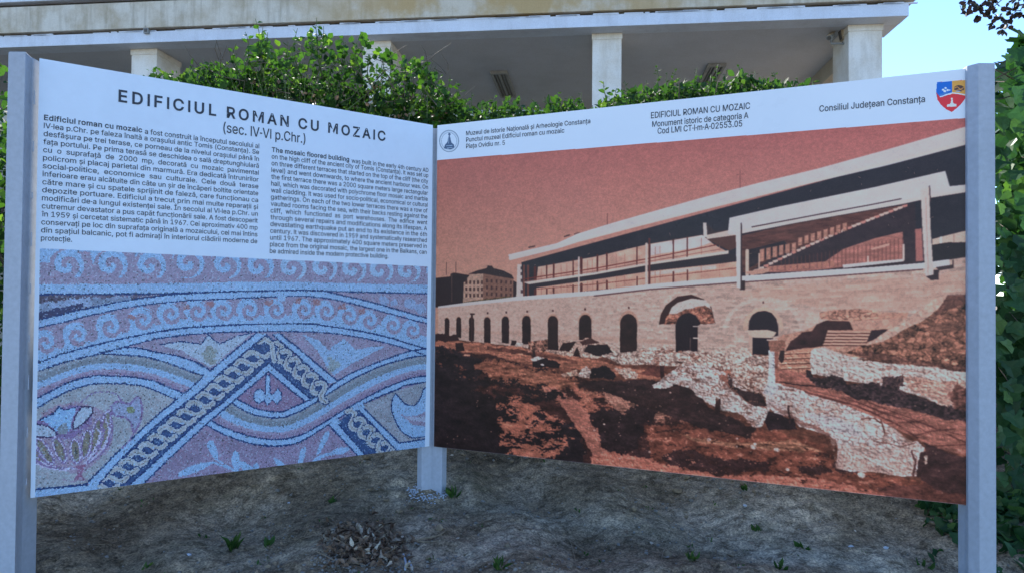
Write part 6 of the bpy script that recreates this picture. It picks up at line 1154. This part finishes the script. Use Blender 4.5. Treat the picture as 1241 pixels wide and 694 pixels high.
def shoot(rs, base, tip, nl, ls, mb_stem, parent, mt, meshes, b0, wob=.04, objs=True, wid=1.0):
    base = np.array(base); tip = np.array(tip); P = []
    off = rs.normal(size=3)*wob
    for k in range(9):
        t = k/8; P.append(base*(1-t)+tip*t+off*math.sin(math.pi*t)+rs.normal(size=3)*wob*.08)
    mb_stem.tube(P, [.0035*(1-.7*k/8)+.0006 for k in range(9)], 5)
    for k in range(nl):
        t = .22+.78*(k+rs.uniform(0, .5))/nl; i = min(int(t*8), 7); p = P[i]+(P[i+1]-P[i])*(t*8-i); a = k*2.4+rs.uniform(-.5, .5)
        ax = (P[i+1]-P[i]); ax = ax/np.linalg.norm(ax); sd_ = np.array([math.cos(a), math.sin(a), 0]); y = sd_*.85+ax*.5+rs.normal(size=3)*.15; y /= np.linalg.norm(y)
        z = ax+rs.normal(size=3)*.3; z -= y*(z@y); z /= np.linalg.norm(z); x = np.cross(y, z); s = ls*rs.uniform(.7, 1.15)*(1-.35*t)
        o = bpy.data.objects.new('leaf', meshes[rs.randint(len(meshes))]); S.collection.objects.link(o); o.parent = parent
        q = p+y*s*.12-b0; o.matrix_basis = Matrix(((x[0]*s*wid, y[0]*s, z[0]*s, q[0]), (x[1]*s*wid, y[1]*s, z[1]*s, q[1]), (x[2]*s*wid, y[2]*s, z[2]*s, q[2]), (0, 0, 0, 1)))
def leafprotos(name, mt, T, n=4, seed=0):
    rs = np.random.RandomState(seed); out = []
    for k in range(n):
        V = T[0].copy(); V += rs.normal(size=V.shape)*np.array([.03, .03, .03]); V[:, 2] += -.12*rs.uniform(.3, 1.3)*V[:, 1]**2; me = mesh(name, V, T[1]); me.materials.append(mt); out.append(me)
    return out
# clipped hedge
rs = np.random.RandomState(21)
hb = np.array([.2, 4.3, float(groundz(.2, 4.3))])
hedge = empty('boxwood_hedge', tuple(hb), 'low leafy green hedge running along behind both boards', 'hedge')
Pts = np.concatenate([hedgebody(rs, 15000, 480, 1000, 4.0, 4.75, .42), hedgebody(rs, 5000, 190, 480, 4.0, 4.75, .35), hedgebody(rs, 6000, -60, 1010, 4.0, 4.8, 1.1)])
Plow = hedgebody(rs, 26000, -130, 1020, 4.05, 4.85, 1.95); Plow = Plow[Plow[:, 2] > groundz(Plow[:, 0], Plow[:, 1])]; nP = len(Pts); Pts = np.concatenate([Pts, Plow])
link('foliage', leafmesh('foliage', Pts, np.concatenate([rs.uniform(.017, .038, nP)*(1+.9*(rs.rand(nP) > .75)), rs.uniform(.03, .05, len(Plow))]), rs, wid=.85, base=hb), M_box, hedge, kind='stuff')
mb = MB(hb)
for k in range(110):
    x = rs.uniform(-3.2, 2.0); y = rs.uniform(4.15, 4.6); z0 = float(groundz(x, y)); zt = float(CAM[2]+(361-np.interp(x/4.3*FPX+CX, [a for a, b in TOPL], [b for a, b in TOPL]))/FPX*4.3)
    mb.tube([(x, y, z0-.05), (x+rs.normal()*.06, y+rs.normal()*.05, (z0+zt)/2), (x+rs.normal()*.15, y+rs.normal()*.1, zt-.05)], [.012, .008, .003], 5)
mb.build('stem', M_stem, hedge, kind='stuff')
LP = leafprotos('leaf', M_box, (LEAF_V, LEAF_F), 4, 1); LR = leafprotos('leaf', M_rose, (LEAF_V*np.array([1.25, 1, 1]), LEAF_F), 4, 2); LI = leafprotos('leaf', M_ivy, (IVY_V, IVY_F), 5, 3)
ms = MB(hb)
for tx, ty, nl in ((536, 104, 7), (552, 112, 6), (585, 122, 5), (612, 124, 5), (660, 118, 6), (690, 116, 6), (795, 80, 8), (808, 88, 8), (783, 98, 6), (830, 96, 6), (862, 90, 7), (882, 84, 8), (905, 90, 7), (925, 93, 6), (965, 95, 8), (985, 97, 6), (648, 122, 5), (770, 104, 5), (820, 84, 8), (845, 82, 8), (870, 78, 8), (895, 80, 8), (915, 86, 7), (938, 88, 7), (628, 118, 6), (600, 116, 6), (572, 112, 6), (675, 112, 6), (705, 112, 5), (757, 98, 7)):
    b_ = at(tx+rs.uniform(-8, 8), ty+38, 4.15); t_ = at(tx, ty, 4.12); shoot(rs, b_, t_, nl, .036, ms, hedge, M_box, LP, hb, .015)
ms.build('shoot_stem', M_gstem, hedge, kind='stuff')
# taller shrub with arching shoots
sb = np.array([-1.15, 4.1, float(groundz(-1.15, 4.1))])
shrub = empty('wild_shrub', tuple(sb), 'taller unclipped shrub with arching bright green shoots rising above the text board', 'shrub')
def blob(rs, n, px0, px1, tops, Y0, Y1, bot):
    px = rs.uniform(px0, px1, n); t = np.interp(px, [a for a, b in tops], [b for a, b in tops]); py = t+(bot-t)*(1-rs.power(1.25, n)); Y = rs.uniform(Y0, Y1, n)
    return np.stack([(px-CX)/FPX*Y, Y, CAM[2]+(361-py)/FPX*Y], 1)
tops = [(205, 92), (240, 84), (270, 84), (296, 66), (312, 46), (330, 56), (350, 48), (372, 40), (400, 48), (420, 52), (440, 46), (462, 62), (480, 78), (500, 72), (520, 92), (545, 112)]
Pts = blob(rs, 2400, 225, 540, tops, 3.85, 4.45, 168)
# leave gaps where the building shows through
keep = (np.sin(Pts[:, 0]*17+1)*np.sin(Pts[:, 2]*21+.5)+rs.normal(size=len(Pts))*.35) > -.05; Pts = Pts[keep]
link('foliage', leafmesh('foliage', Pts, rs.uniform(.024, .054, len(Pts))*(1+.5*(rs.rand(len(Pts)) > .8)), rs, wid=1.15, base=sb), M_rose, shrub, kind='stuff')
ms = MB(sb)
for k in range(60):
    x = rs.uniform(230, 530); p = at(x, rs.uniform(70, 100), rs.uniform(3.9, 4.4)); ms.tube([sb+np.array([rs.normal()*.25, rs.normal()*.08, 0]), (sb+p)/2+rs.normal(size=3)*.12+np.array([0, 0, .15]), p], [.008, .005, .0015], 5)
for tx, ty, nl, ln_ in ((309, 22, 9, 70), (318, 33, 6, 60), (384, 22, 9, 70), (376, 38, 7, 50), (297, 40, 7, 50), (349, 50, 8, 50), (331, 60, 7, 40), (398, 44, 7, 50), (365, 58, 7, 40), (438, 38, 7, 50), (436, 58, 8, 40), (420, 62, 8, 40), (455, 66, 7, 40), (473, 58, 6, 45), (497, 76, 9, 40), (514, 70, 8, 45), (522, 86, 7, 40), (532, 98, 6, 30), (553, 99, 7, 35), (263, 76, 6, 30), (240, 82, 6, 25), (278, 74, 6, 30), (295, 62, 7, 40), (408, 76, 8, 35), (480, 88, 8, 35), (355, 72, 8, 35), (325, 40, 8, 60), (361, 34, 8, 60), (392, 32, 8, 60), (415, 42, 8, 50), (447, 52, 8, 45), (287, 54, 7, 45), (466, 70, 8, 40), (490, 66, 8, 45), (528, 84, 7, 40), (545, 92, 7, 35)):
    b_ = at(tx+rs.uniform(-14, 14), ty+ln_, 4.05); t_ = at(tx, ty, 3.95+rs.uniform(-.05, .1)); shoot(rs, b_, t_, nl, .048, ms, shrub, M_rose, LR, sb, .03)
ms.build('stem', M_gstem, shrub, kind='stuff')
Q = blob(rs, 170, 300, 540, [(300, 84), (540, 120)], 3.8, 4.2, 150)
link('dry_leaves', leafmesh('dry_leaves', Q, rs.uniform(.016, .036, len(Q)), rs, base=sb), M_deadleaf, shrub, kind='stuff')
ms = MB(sb)
for k in range(90):
    p = at(rs.uniform(240, 545), rs.uniform(72, 130), rs.uniform(3.8, 4.1)); q = p+np.array([rs.normal()*.09, rs.normal()*.03, rs.uniform(.02, .14)]); ms.tube([p, (p+q)/2+rs.normal(size=3)*.012, q], [.0028, .002, .0008], 4)
ms.build('twig', M_stem, shrub, kind='stuff')
# sapling beside the middle column
pb = at(738, 330, 3.7); pb[2] = float(groundz(pb[0], pb[1])); sap = empty('laurel_sapling', tuple(pb), 'thin sapling with long leaves in front of the middle column', 'sapling')
ms = MB(pb); ms.tube([pb, at(742, 200, 3.72), at(744, 135, 3.72)], [.008, .006, .003], 6)
for bx, by, tx, ty, nl in ((744, 138, 731, 99, 8), (744, 138, 747, 108, 7), (744, 136, 759, 122, 6)): shoot(rs, at(bx, by, 3.72), at(tx, ty, 3.7), nl, .062, ms, sap, M_box, LP, pb, .012, wid=.75)
ms.build('stem', M_gstem, sap)

# ivy thicket on the right
ib = np.array([2.45, 2.95, float(groundz(2.45, 2.95))]); ivy = empty('ivy_thicket', tuple(ib), 'dark glossy thicket of broad leaves rising beside the right-hand post', 'shrub')
n = 17000; X = rs.uniform(1.98, 3.9, n); Y = rs.uniform(2.72, 4.5, n)-.0*X; zt = 2.66+.10*np.sin(X*9)+.08*np.sin(Y*11+1)+(X-2.1)*.25-.6*np.clip(2.28-X, 0, 1)*1.2
Z = zt-rs.power(.9, n)*(zt-.70)
lim = 2.045*Y/2.85+.03*np.sin(Z*9)+.02*np.sin(Z*23)
k_ = X > np.maximum(lim, 2.02); Pts = np.stack([X, Y, Z], 1)[k_]
link('foliage', leafmesh('foliage', Pts, rs.uniform(.05, .095, len(Pts)), rs, T=(IVY_V, IVY_F), base=ib, up=-.4), M_ivy, ivy, kind='stuff')
ms = MB(ib)
for k in range(16):
    x = rs.uniform(2.25, 2.9); y = rs.uniform(2.85, 3.3); P = [(x, y, float(groundz(x, y))-.05)]
    for j in range(6): P.append((P[-1][0]+abs(rs.normal())*.05, P[-1][1]+rs.normal()*.05, P[-1][2]+.26))
    ms.tube(P, [.012-.0015*j for j in range(7)], 5)
for k in range(230):   # the leaves facing us, each a piece of its own
    py = rs.uniform(66, 700) if k > 8 else rs.uniform(58, 80); px = rs.uniform(1201, 1262); Yd = rs.uniform(2.60, 2.74)
    if py < 112 and px < 1216: continue
    p = at(px, py, Yd); y = np.array([rs.normal()*.5, -.35+rs.normal()*.25, -.8]); y /= np.linalg.norm(y); z = np.array([-.2+rs.normal()*.35, -.75+rs.normal()*.3, .55]); z -= y*(z@y); z /= np.linalg.norm(z); x = np.cross(y, z); s = rs.uniform(.042, .078)
    o = bpy.data.objects.new('leaf', LI[rs.randint(5)]); S.collection.objects.link(o); o.parent = ivy; q = p-ib
    o.matrix_basis = Matrix(((x[0]*s, y[0]*s, z[0]*s, q[0]), (x[1]*s, y[1]*s, z[1]*s, q[1]), (x[2]*s, y[2]*s, z[2]*s, q[2]), (0, 0, 0, 1)))
    if k % 5 == 0: ms.tube([p, p+np.array([.05, .12, .04])], .0015, 4)
for pa, pb_ in (((1206, 96), (1232, 82)), ((1206, 84), (1228, 96)), ((1207, 122), (1241, 112)), ((1206, 78), (1218, 75))):
    ms.tube([at(*pa, 2.7), at(*pb_, 2.72)], .0025, 5)
ms.build('stem', M_stem, ivy, kind='stuff')
# ivy creeping over the soil below the right board
cb = onground(1150, 660); crp = empty('creeping_ivy', tuple(cb), 'patch of ivy creeping on the soil under the right end of the photograph board', 'ivy')
P = []
for k in range(800):
    x = rs.normal()*.13+1.80; y = rs.normal()*.24+2.74
    if x < 1.52+(y-2.5)*.5: continue
    P.append((x, y, float(groundz(x, y))+rs.uniform(.01, .12)*np.clip((x-1.6)*1.5, .15, 1)))
link('foliage', leafmesh('foliage', P, rs.uniform(.03, .06, len(P)), rs, T=(IVY_V, IVY_F), base=cb, up=-.1), M_ivy, crp, kind='stuff')
# shrub at the left edge
lb = np.array([-2.75, 3.1, float(groundz(-2.75, 3.1))]); ls = empty('side_shrub', tuple(lb), 'dark shrub with bright green top leaves beyond the left-hand post', 'shrub')
n = 7000; Y = rs.uniform(2.75, 3.7, n); X = rs.uniform(-3.9, -2.1, n); zt = 2.52+.07*np.sin(X*11)+.05*np.sin(Y*13); Z = zt-rs.power(.9, n)*(zt-.7)
k_ = X < -(612/FPX)*Y-.0+.01*np.sin(Z*14); Pts = np.stack([X, Y, Z], 1)[k_]
link('foliage', leafmesh('foliage', Pts, rs.uniform(.03, .06, len(Pts)), rs, base=lb), M_rose, ls, kind='stuff')
ms = MB(lb)
for k in range(22):
    x = rs.uniform(-3.3, -2.5); y = rs.uniform(2.9, 3.4); P = [(x, y, float(groundz(x, y))-.05)]
    for j in range(5): P.append((P[-1][0]+rs.normal()*.06, P[-1][1]+rs.normal()*.05, P[-1][2]+.34))
    ms.tube(P, [.011-.0015*j for j in range(6)], 5)
ms.build('stem', M_stem, ls, kind='stuff')
# plum tree reaching in at the top right
tb = np.array([3.9, 4.6, float(groundz(3.9, 4.6))]); tree = empty('plum_tree', tuple(tb), 'dark-leaved tree whose branch tip hangs into the top right corner of the sky', 'tree')
MB(tb).tube([tb-BZ*.1, tb+np.array([.03, 0, .9]), tb+np.array([-.05, .05, 1.8]), tb+np.array([-.1, 0, 2.6]), tb+np.array([.05, .1, 3.4])], [.13, .10, .085, .065, .04], 12).build('trunk', M_bark, tree, smooth=True)
mb = MB(tb); P = []; rs = np.random.RandomState(5)
limbs = [(tb+np.array([-.08, .02, 2.2]), at(1268, -25, 4.05)), (at(1275, -22, 4.08), at(1205, 8, 3.95)), (at(1275, -22, 4.08), at(1237, 12, 3.95)), (at(1275, -25, 4.08), at(1180, -6, 4.0)), (tb+np.array([-.1, 0, 2.6]), np.array([3.2, 4.0, 4.6])), (tb+np.array([0, 0, 2.7]), np.array([4.9, 4.9, 4.8])), (tb+np.array([0, .1, 3.3]), np.array([4.0, 5.4, 5.3])), (tb+np.array([-.1, 0, 2.5]), np.array([2.9, 4.9, 4.4]))]
for k, (a, b) in enumerate(limbs):
    m_ = (a+b)/2+np.array([0, 0, .08 if k else .25]); r0 = .03 if k in (0, 4, 5, 6, 7) else .008; mb.tube([a, m_, b], [r0, r0*.6, r0*.2+.001], 6)
mb.build('limb', M_bark, tree, kind='stuff')
for k in range(560):
    px = rs.uniform(1163, 1262); 
    lo = np.interp(px, (1163, 1170, 1185, 1195, 1208, 1218, 1226, 1245, 1262), (14, 16, 22, 26, 36, 39, 26, 20, 20))
    py = rs.uniform(-40, lo)
    if math.sin(px*.31)*math.sin(py*.42+px*.1)+rs.normal()*.3 < -.15: continue
    P.append(at(px, py, rs.uniform(3.8, 4.15)))
for (cx_, cy_, cz_, r_, n_) in ((3.2, 4.0, 4.7, .6, 500), (4.9, 4.9, 4.9, .8, 900), (4.0, 5.2, 5.4, .9, 1000), (4.0, 4.6, 4.7, .7, 700), (2.95, 4.9, 4.5, .5, 400)):
    q = rs.normal(size=(n_, 3)); q /= np.linalg.norm(q, axis=1)[:, None]; q *= (rs.rand(n_, 1)**.4)*r_; P += list(q+np.array([cx_, cy_, cz_]))
P = np.array(P); link('crown', leafmesh('crown', P, rs.uniform(.026, .046, len(P)), rs, base=tb, up=-.5), M_plum, tree, kind='stuff')

# ------------------------------------------------------------------ things lying on the soil
M_stone = plain('pebble', (.20, .19, .17), .9, .35, 70, .5); M_white = plain('pale_mortar', (.40, .44, .50), .9, .2, 80, .5); M_twig = plain('dry_twig', (.23, .18, .12), .85, .3, 50, .3)
M_dead = leafmat('dead_leaf', (.10, .065, .045), (.24, .17, .12), (.66, .60, .48), .12, .8, (1.1, 1, .9)); M_grass = leafmat('weed_leaf', (.03, .07, .018), (.045, .10, .024), (.09, .14, .035), .3, .6)
ICO_V = []; 
_bm = bmesh.new(); bmesh.ops.create_icosphere(_bm, subdivisions=1, radius=1); ICO_V = np.array([v.co[:] for v in _bm.verts]); ICO_F = [tuple(v.index for v in f.verts) for f in _bm.faces]; _bm.free()
def stones(name, P, sz, mt, rs, sink=.35, **kw):
    V = []; F = []
    b = np.mean(P, axis=0)
    for p, s in zip(P, sz):
        n = len(V); q = ICO_V*(1+rs.normal(size=(len(ICO_V), 1))*.14)*np.array([1, rs.uniform(.6, 1), rs.uniform(.4, .75)])*s; a = rs.uniform(0, 6.28); c_, s_ = math.cos(a), math.sin(a)
        for v in q: V.append((p[0]+v[0]*c_-v[1]*s_-b[0], p[1]+v[0]*s_+v[1]*c_-b[1], p[2]+v[2]+s*sink-b[2]))
        F += [tuple(i+n for i in f) for f in ICO_F]
    o = link(name, mesh(name, V, F), mt, **kw); o.location = b; return o
rs = np.random.RandomState(77)
P = []; 
for k in range(4200):
    x = rs.uniform(-2.2, 2.3); y = rs.uniform(1.9, 3.9); P.append((x, y, float(groundz(x, y))-.002))
stones('gravel', P, rs.gamma(1.5, .0016, len(P))+.0012, M_stone, rs, kind='stuff')
P = []
for k in range(330):
    px = rs.uniform(380, 500) if k % 3 else rs.uniform(150, 700); py = rs.uniform(672, 700); P.append(onground(px, py))
stones('gravel', P, rs.uniform(.003, .008, len(P)), M_stone, rs, kind='stuff')
P = []
for k in range(420):
    x = rs.uniform(-2.2, 2.3); y = rs.uniform(1.9, 3.9); P.append((x, y, float(groundz(x, y))))
stones('clods', P, rs.gamma(2, .0028, len(P))+.003, plain('soil_clod', (.22, .17, .115), .95, .4, 60, .6, .15), rs, kind='stuff')
# single pale stones and chips one can point to
for k, (px, py, s, lab, c_) in enumerate(((502, 552, .012, 'small tan stone on the soil left of the middle post', 0), (598, 558, .010, 'pale chip on the soil just under the dark corner of the photograph board', 0), (862, 566, .0, '', 0), (1008, 611, .013, 'pale mossy stone on the soil below the lower right of the photograph board', 1), (1044, 613, .016, 'larger pale mossy stone nearest the right end of the photograph board', 1), (903, 614, .009, 'lone white pebble on the bare soil below the middle of the photograph board', 1), (1073, 665, .010, 'white chip on the soil at lower right, nearer to the ivy', 1), (1031, 664, .012, 'white elongated chip on the soil at lower right, farther from the ivy', 1), (328, 572, .016, 'brown stone against the soil below the middle of the mosaic picture', 0), (229, 673, .010, 'pale pebble on the dark soil at the lower left', 1), (676, 568, .010, 'tan pebble under the pink path of the photograph board', 0), (350, 610, .008, 'small white pebble among twigs left of the dry leaf heap', 1))):
    if s == 0: continue
    p = onground(px, py); stones('stone', [p], [s], M_white if c_ else M_stone, rs, .4, label=lab, cat='stone')
# crumbled mortar round the middle post
P = []
for k in range(90):
    t = rs.rand(); side = k % 2
    px, py = (lerp2(497, 514, t), lerp2(576, 604, t)) if side == 0 else (lerp2(541, 520, t), lerp2(572, 604, t)); px += rs.normal()*2.2; py += rs.normal()*3
    p = onground(px, py) if py > 588 else at(px, py, 2.96+rs.uniform(0, .03)); p = np.array(p); p[2] = min(p[2], float(groundz(p[0], p[1]))+.07*(1-t)+.01) if side else p[2]
    p[2] = float(groundz(p[0], p[1]))+rs.uniform(0, .012); P.append(p)
for k in range(120):
    a = rs.uniform(0, 6.28); r = .055+abs(rs.normal())*.022; x = -.345+r*math.cos(a)*1.1; y = 2.985-abs(r*math.sin(a)); z = float(groundz(x, y)); P.append((x, y, z+max(0, (.085-r))*rs.uniform(0, 1.0)))
stones('mortar_crumbs', P, rs.uniform(.002, .0058, len(P)), M_white, rs, kind='stuff')
# twigs and roots
def twig(pts, r, lab, cat='twig', side=0):
    W3 = [onground(x, y)+np.array([0, 0, r*1.2]) for x, y in pts]; W3 = [np.array(p) for p in smooth3(W3)]; b = W3[0]; mb = MB(b); mb.tube(W3, [r*(1-.6*k/len(W3)) for k in range(len(W3))], 5)
    o = mb.build('twig', M_twig, None, label=lab, cat=cat); o.location = b; return o
def smooth3(P, n=5):
    P = [2*P[0]-P[1]]+P+[2*P[-1]-P[-2]]; o = []
    for i in range(1, len(P)-2):
        for k in range(n):
            t = k/n; o.append(.5*((2*P[i])+(-P[i-1]+P[i+1])*t+(2*P[i-1]-5*P[i]+4*P[i+1]-P[i+2])*t*t+(-P[i-1]+3*P[i]-3*P[i+1]+P[i+2])*t**3))
    o.append(P[-2]); return o
for pts, r, lab in (([(462, 552), (454, 568), (447, 580)], .0022, 'short dry stalk on the soil just left of the middle post'), ([(418, 592), (395, 612), (370, 618), (345, 608)], .002, 'thin curved twig on the soil below the mosaic picture'), ([(355, 605), (338, 618), (322, 628), (310, 640)], .002, 'thin straight twig on the soil right of the green tuft'),
                    ([(630, 588), (645, 622), (668, 640), (690, 655), (700, 694)], .0026, 'long thin root curving down the soil under the photograph board'), ([(690, 655), (715, 672), (745, 680), (775, 682)], .0022, 'root trailing to the right near the bottom edge of the soil'), ([(800, 694), (806, 665), (830, 660), (848, 672)], .0022, 'looped dry runner on the soil below the middle of the photograph board'),
                    ([(835, 660), (850, 642), (872, 640), (888, 660)], .0018, 'thin arching runner above the looped one on the soil'), ([(905, 645), (925, 650), (945, 668)], .002, 'dark twig lying on the soil at the lower right'), ([(505, 655), (530, 650), (545, 642)], .004, 'thick pale root stub right of the dry leaf heap'), ([(560, 545), (575, 565), (583, 580)], .0018, 'thin stalk on the soil right of the middle post'), ([(497, 655), (520, 658), (540, 654)], .003, 'broken stick right of the dry leaf heap'), ([(540, 549), (534, 566), (530, 578)], .0016, 'fine straw leaning against the middle post'), ([(1040, 640), (1075, 650), (1110, 672)], .002, 'thin twig on the soil before the creeping ivy')):
    twig(pts, r, lab)
for k, (pts, lab) in enumerate((([(489, 673), (492, 684), (491, 692)], 'white splinter beside the dry leaf heap, the left one'), ([(496, 682), (500, 690)], 'white splinter beside the dry leaf heap, the right one'))):
    W3 = [onground(x, min(y, 693))+np.array([0, 0, .006]) for x, y in pts]; b = W3[0]; mb = MB(b); mb.tube(W3, .0042, 4); o = mb.build('splinter', M_white, None, label=lab, cat='splinter'); o.location = b
P = MB((0, 0, 0))
for k in range(520):
    x = rs.uniform(-2, 2.2); y = rs.uniform(2.0, 3.6); a = rs.uniform(0, 6.28); l = rs.uniform(.02, .09); q = [np.array([x+math.cos(a+.3*j)*l*j/3, y+math.sin(a+.3*j)*l*j/3, 0]) for j in range(4)]
    for v in q: v[2] = float(groundz(v[0], v[1]))+.007
    P.tube(q, rs.uniform(.0005, .0012), 4)
P.build('dry_litter', M_twig, None, kind='stuff')
# dry leaf heap
hc = onground(440, 668); hp = empty('dry_leaf_heap', tuple(hc), 'heap of dry brown and cream leaves on the soil near the bottom edge', 'leaf heap'); Q = []
for k in range(520):
    px = 442+rs.normal()*28; py = 664+rs.normal()*13
    if not (388 < px < 500 and 634 < py < 694): continue
    p = onground(px, py); Q.append((p[0], p[1], p[2]+rs.uniform(.0, .05)*math.exp(-((px-445)/35)**2)))
link('dry_leaves', leafmesh('dry_leaves', Q, rs.uniform(.012, .034, len(Q)), rs, T=(LEAF_V*np.array([.62, 1, 4]), LEAF_F), base=hc, up=.3), M_dead, hp, kind='stuff')
big = leafprotos('dry_leaf', M_dead, (LEAF_V*np.array([.8, 1, 4]), LEAF_F), 3, 9)
for k in range(60):
    px = 440+rs.normal()*26; py = 664+rs.normal()*13
    if not (392 < px < 496 and 636 < py < 692): continue
    p = onground(px, py); a = rs.uniform(0, 6.28); s = rs.uniform(.022, .04); o = bpy.data.objects.new('dry_leaf', big[k % 3]); S.collection.objects.link(o); o.parent = hp; o.location = Vector(p-hc)+Vector((0, 0, .014)); o.rotation_euler = (rs.normal()*.9, rs.normal()*.9, a); o.scale = (s, s, s)
mb = MB(hc)
for k in range(26):
    p = onground(np.clip(445+rs.normal()*22, 392, 495), np.clip(666+rs.normal()*10, 640, 690)); a = rs.uniform(0, 6.28); mb.tube([p+np.array([0, 0, .01]), p+np.array([math.cos(a)*.06, math.sin(a)*.06, rs.uniform(.02, .06)])], .0013, 4)
mb.build('dry_stalks', M_twig, hp, kind='stuff')
P = []
for k in range(260):
    x = rs.uniform(-2.1, 2.2); y = rs.uniform(1.95, 3.8); P.append((x, y, float(groundz(x, y))+.007))
fr_ = rotm(rs, len(P), 0); y_ = fr_[1].copy(); y_[:, 2] *= .2; y_ /= np.linalg.norm(y_, axis=1)[:, None]; z_ = np.tile([0, 0, 1.0], (len(P), 1))+rs.normal(size=(len(P), 3))*.25; z_ -= y_*(z_*y_).sum(1)[:, None]; z_ /= np.linalg.norm(z_, axis=1)[:, None]
link('leaf_litter', leafmesh('leaf_litter', P, rs.uniform(.008, .022, len(P)), rs, frames=(np.cross(y_, z_), y_, z_)), M_dead, None, kind='stuff')
# weeds
P = []
for k in range(70):
    cx_ = rs.uniform(-2, 2.2); cy_ = rs.uniform(2.0, 3.7); m_ = rs.randint(2, 7)
    for j in range(m_): x, y = cx_+rs.normal()*.012, cy_+rs.normal()*.012; P.append((x, y, float(groundz(x, y))+.003))
link('low_weeds', leafmesh('low_weeds', P, rs.uniform(.008, .022, len(P)), rs, T=(LEAF_V*np.array([.6, 1, 1]), LEAF_F), up=1.0), M_grass, None, kind='stuff')
def weed(px, py, n, h, lab, name='weed', wid=.4, mt=None, spread=.5):
    p = onground(px, py); r = empty(name, tuple(p), lab, 'weed'); Q = [p+np.array([rs.normal()*.006, rs.normal()*.006, 0]) for _ in range(n)]
    y = rs.normal(size=(n, 3))*spread; y[:, 2] = rs.uniform(.6, 1.2, n); y /= np.linalg.norm(y, axis=1)[:, None]; z = rs.normal(size=(n, 3)); z -= y*(z*y).sum(1)[:, None]; z /= np.linalg.norm(z, axis=1)[:, None]
    for k in range(min(n, 14)):
        me = leafmesh('blade', [Q[k]], [h*rs.uniform(.6, 1.1)], rs, frames=(np.cross(y, z)[k:k+1], y[k:k+1], z[k:k+1]), wid=wid, base=p); link('blade', me, mt or M_grass, r)
for a in ((283, 668, 14, .085, 'green grassy tuft on the dark soil below the mosaic picture'), (326, 661, 8, .035, 'small yellow-green seedling right of the green grassy tuft', .9), (548, 604, 12, .06, 'green sprig growing beside the right foot of the middle post', .6), (404, 610, 9, .03, 'faint green seedling below the right part of the mosaic picture', .8), (905, 594, 6, .03, 'yellow-green seedling just under the edge of the photograph board', .9), (975, 670, 9, .05, 'dark leafy weed at the lower right of the soil', .8), (838, 680, 8, .04, 'upright green weed near the bottom edge below the photograph board', .7), (918, 646, 8, .035, 'tiny clover-like weed on the soil at the lower right', .9), (604, 690, 10, .05, 'green weed at the bottom edge right of the middle post', .5), (8+650, 560, 6, .02, 'speck of green on the soil under the pink path', .8), (1118, 690, 9, .045, 'weed tuft at the bottom edge before the right-hand post', .6), (176, 690, 8, .03, 'faint weed at the bottom edge on the left', .7), (945, 690, 8, .04, 'small weed at the bottom edge below the leafy weed', .7)):
    weed(a[0], a[1], a[2], a[3], a[4], wid=(a[5] if len(a) > 5 else .35)*.7, spread=.5)
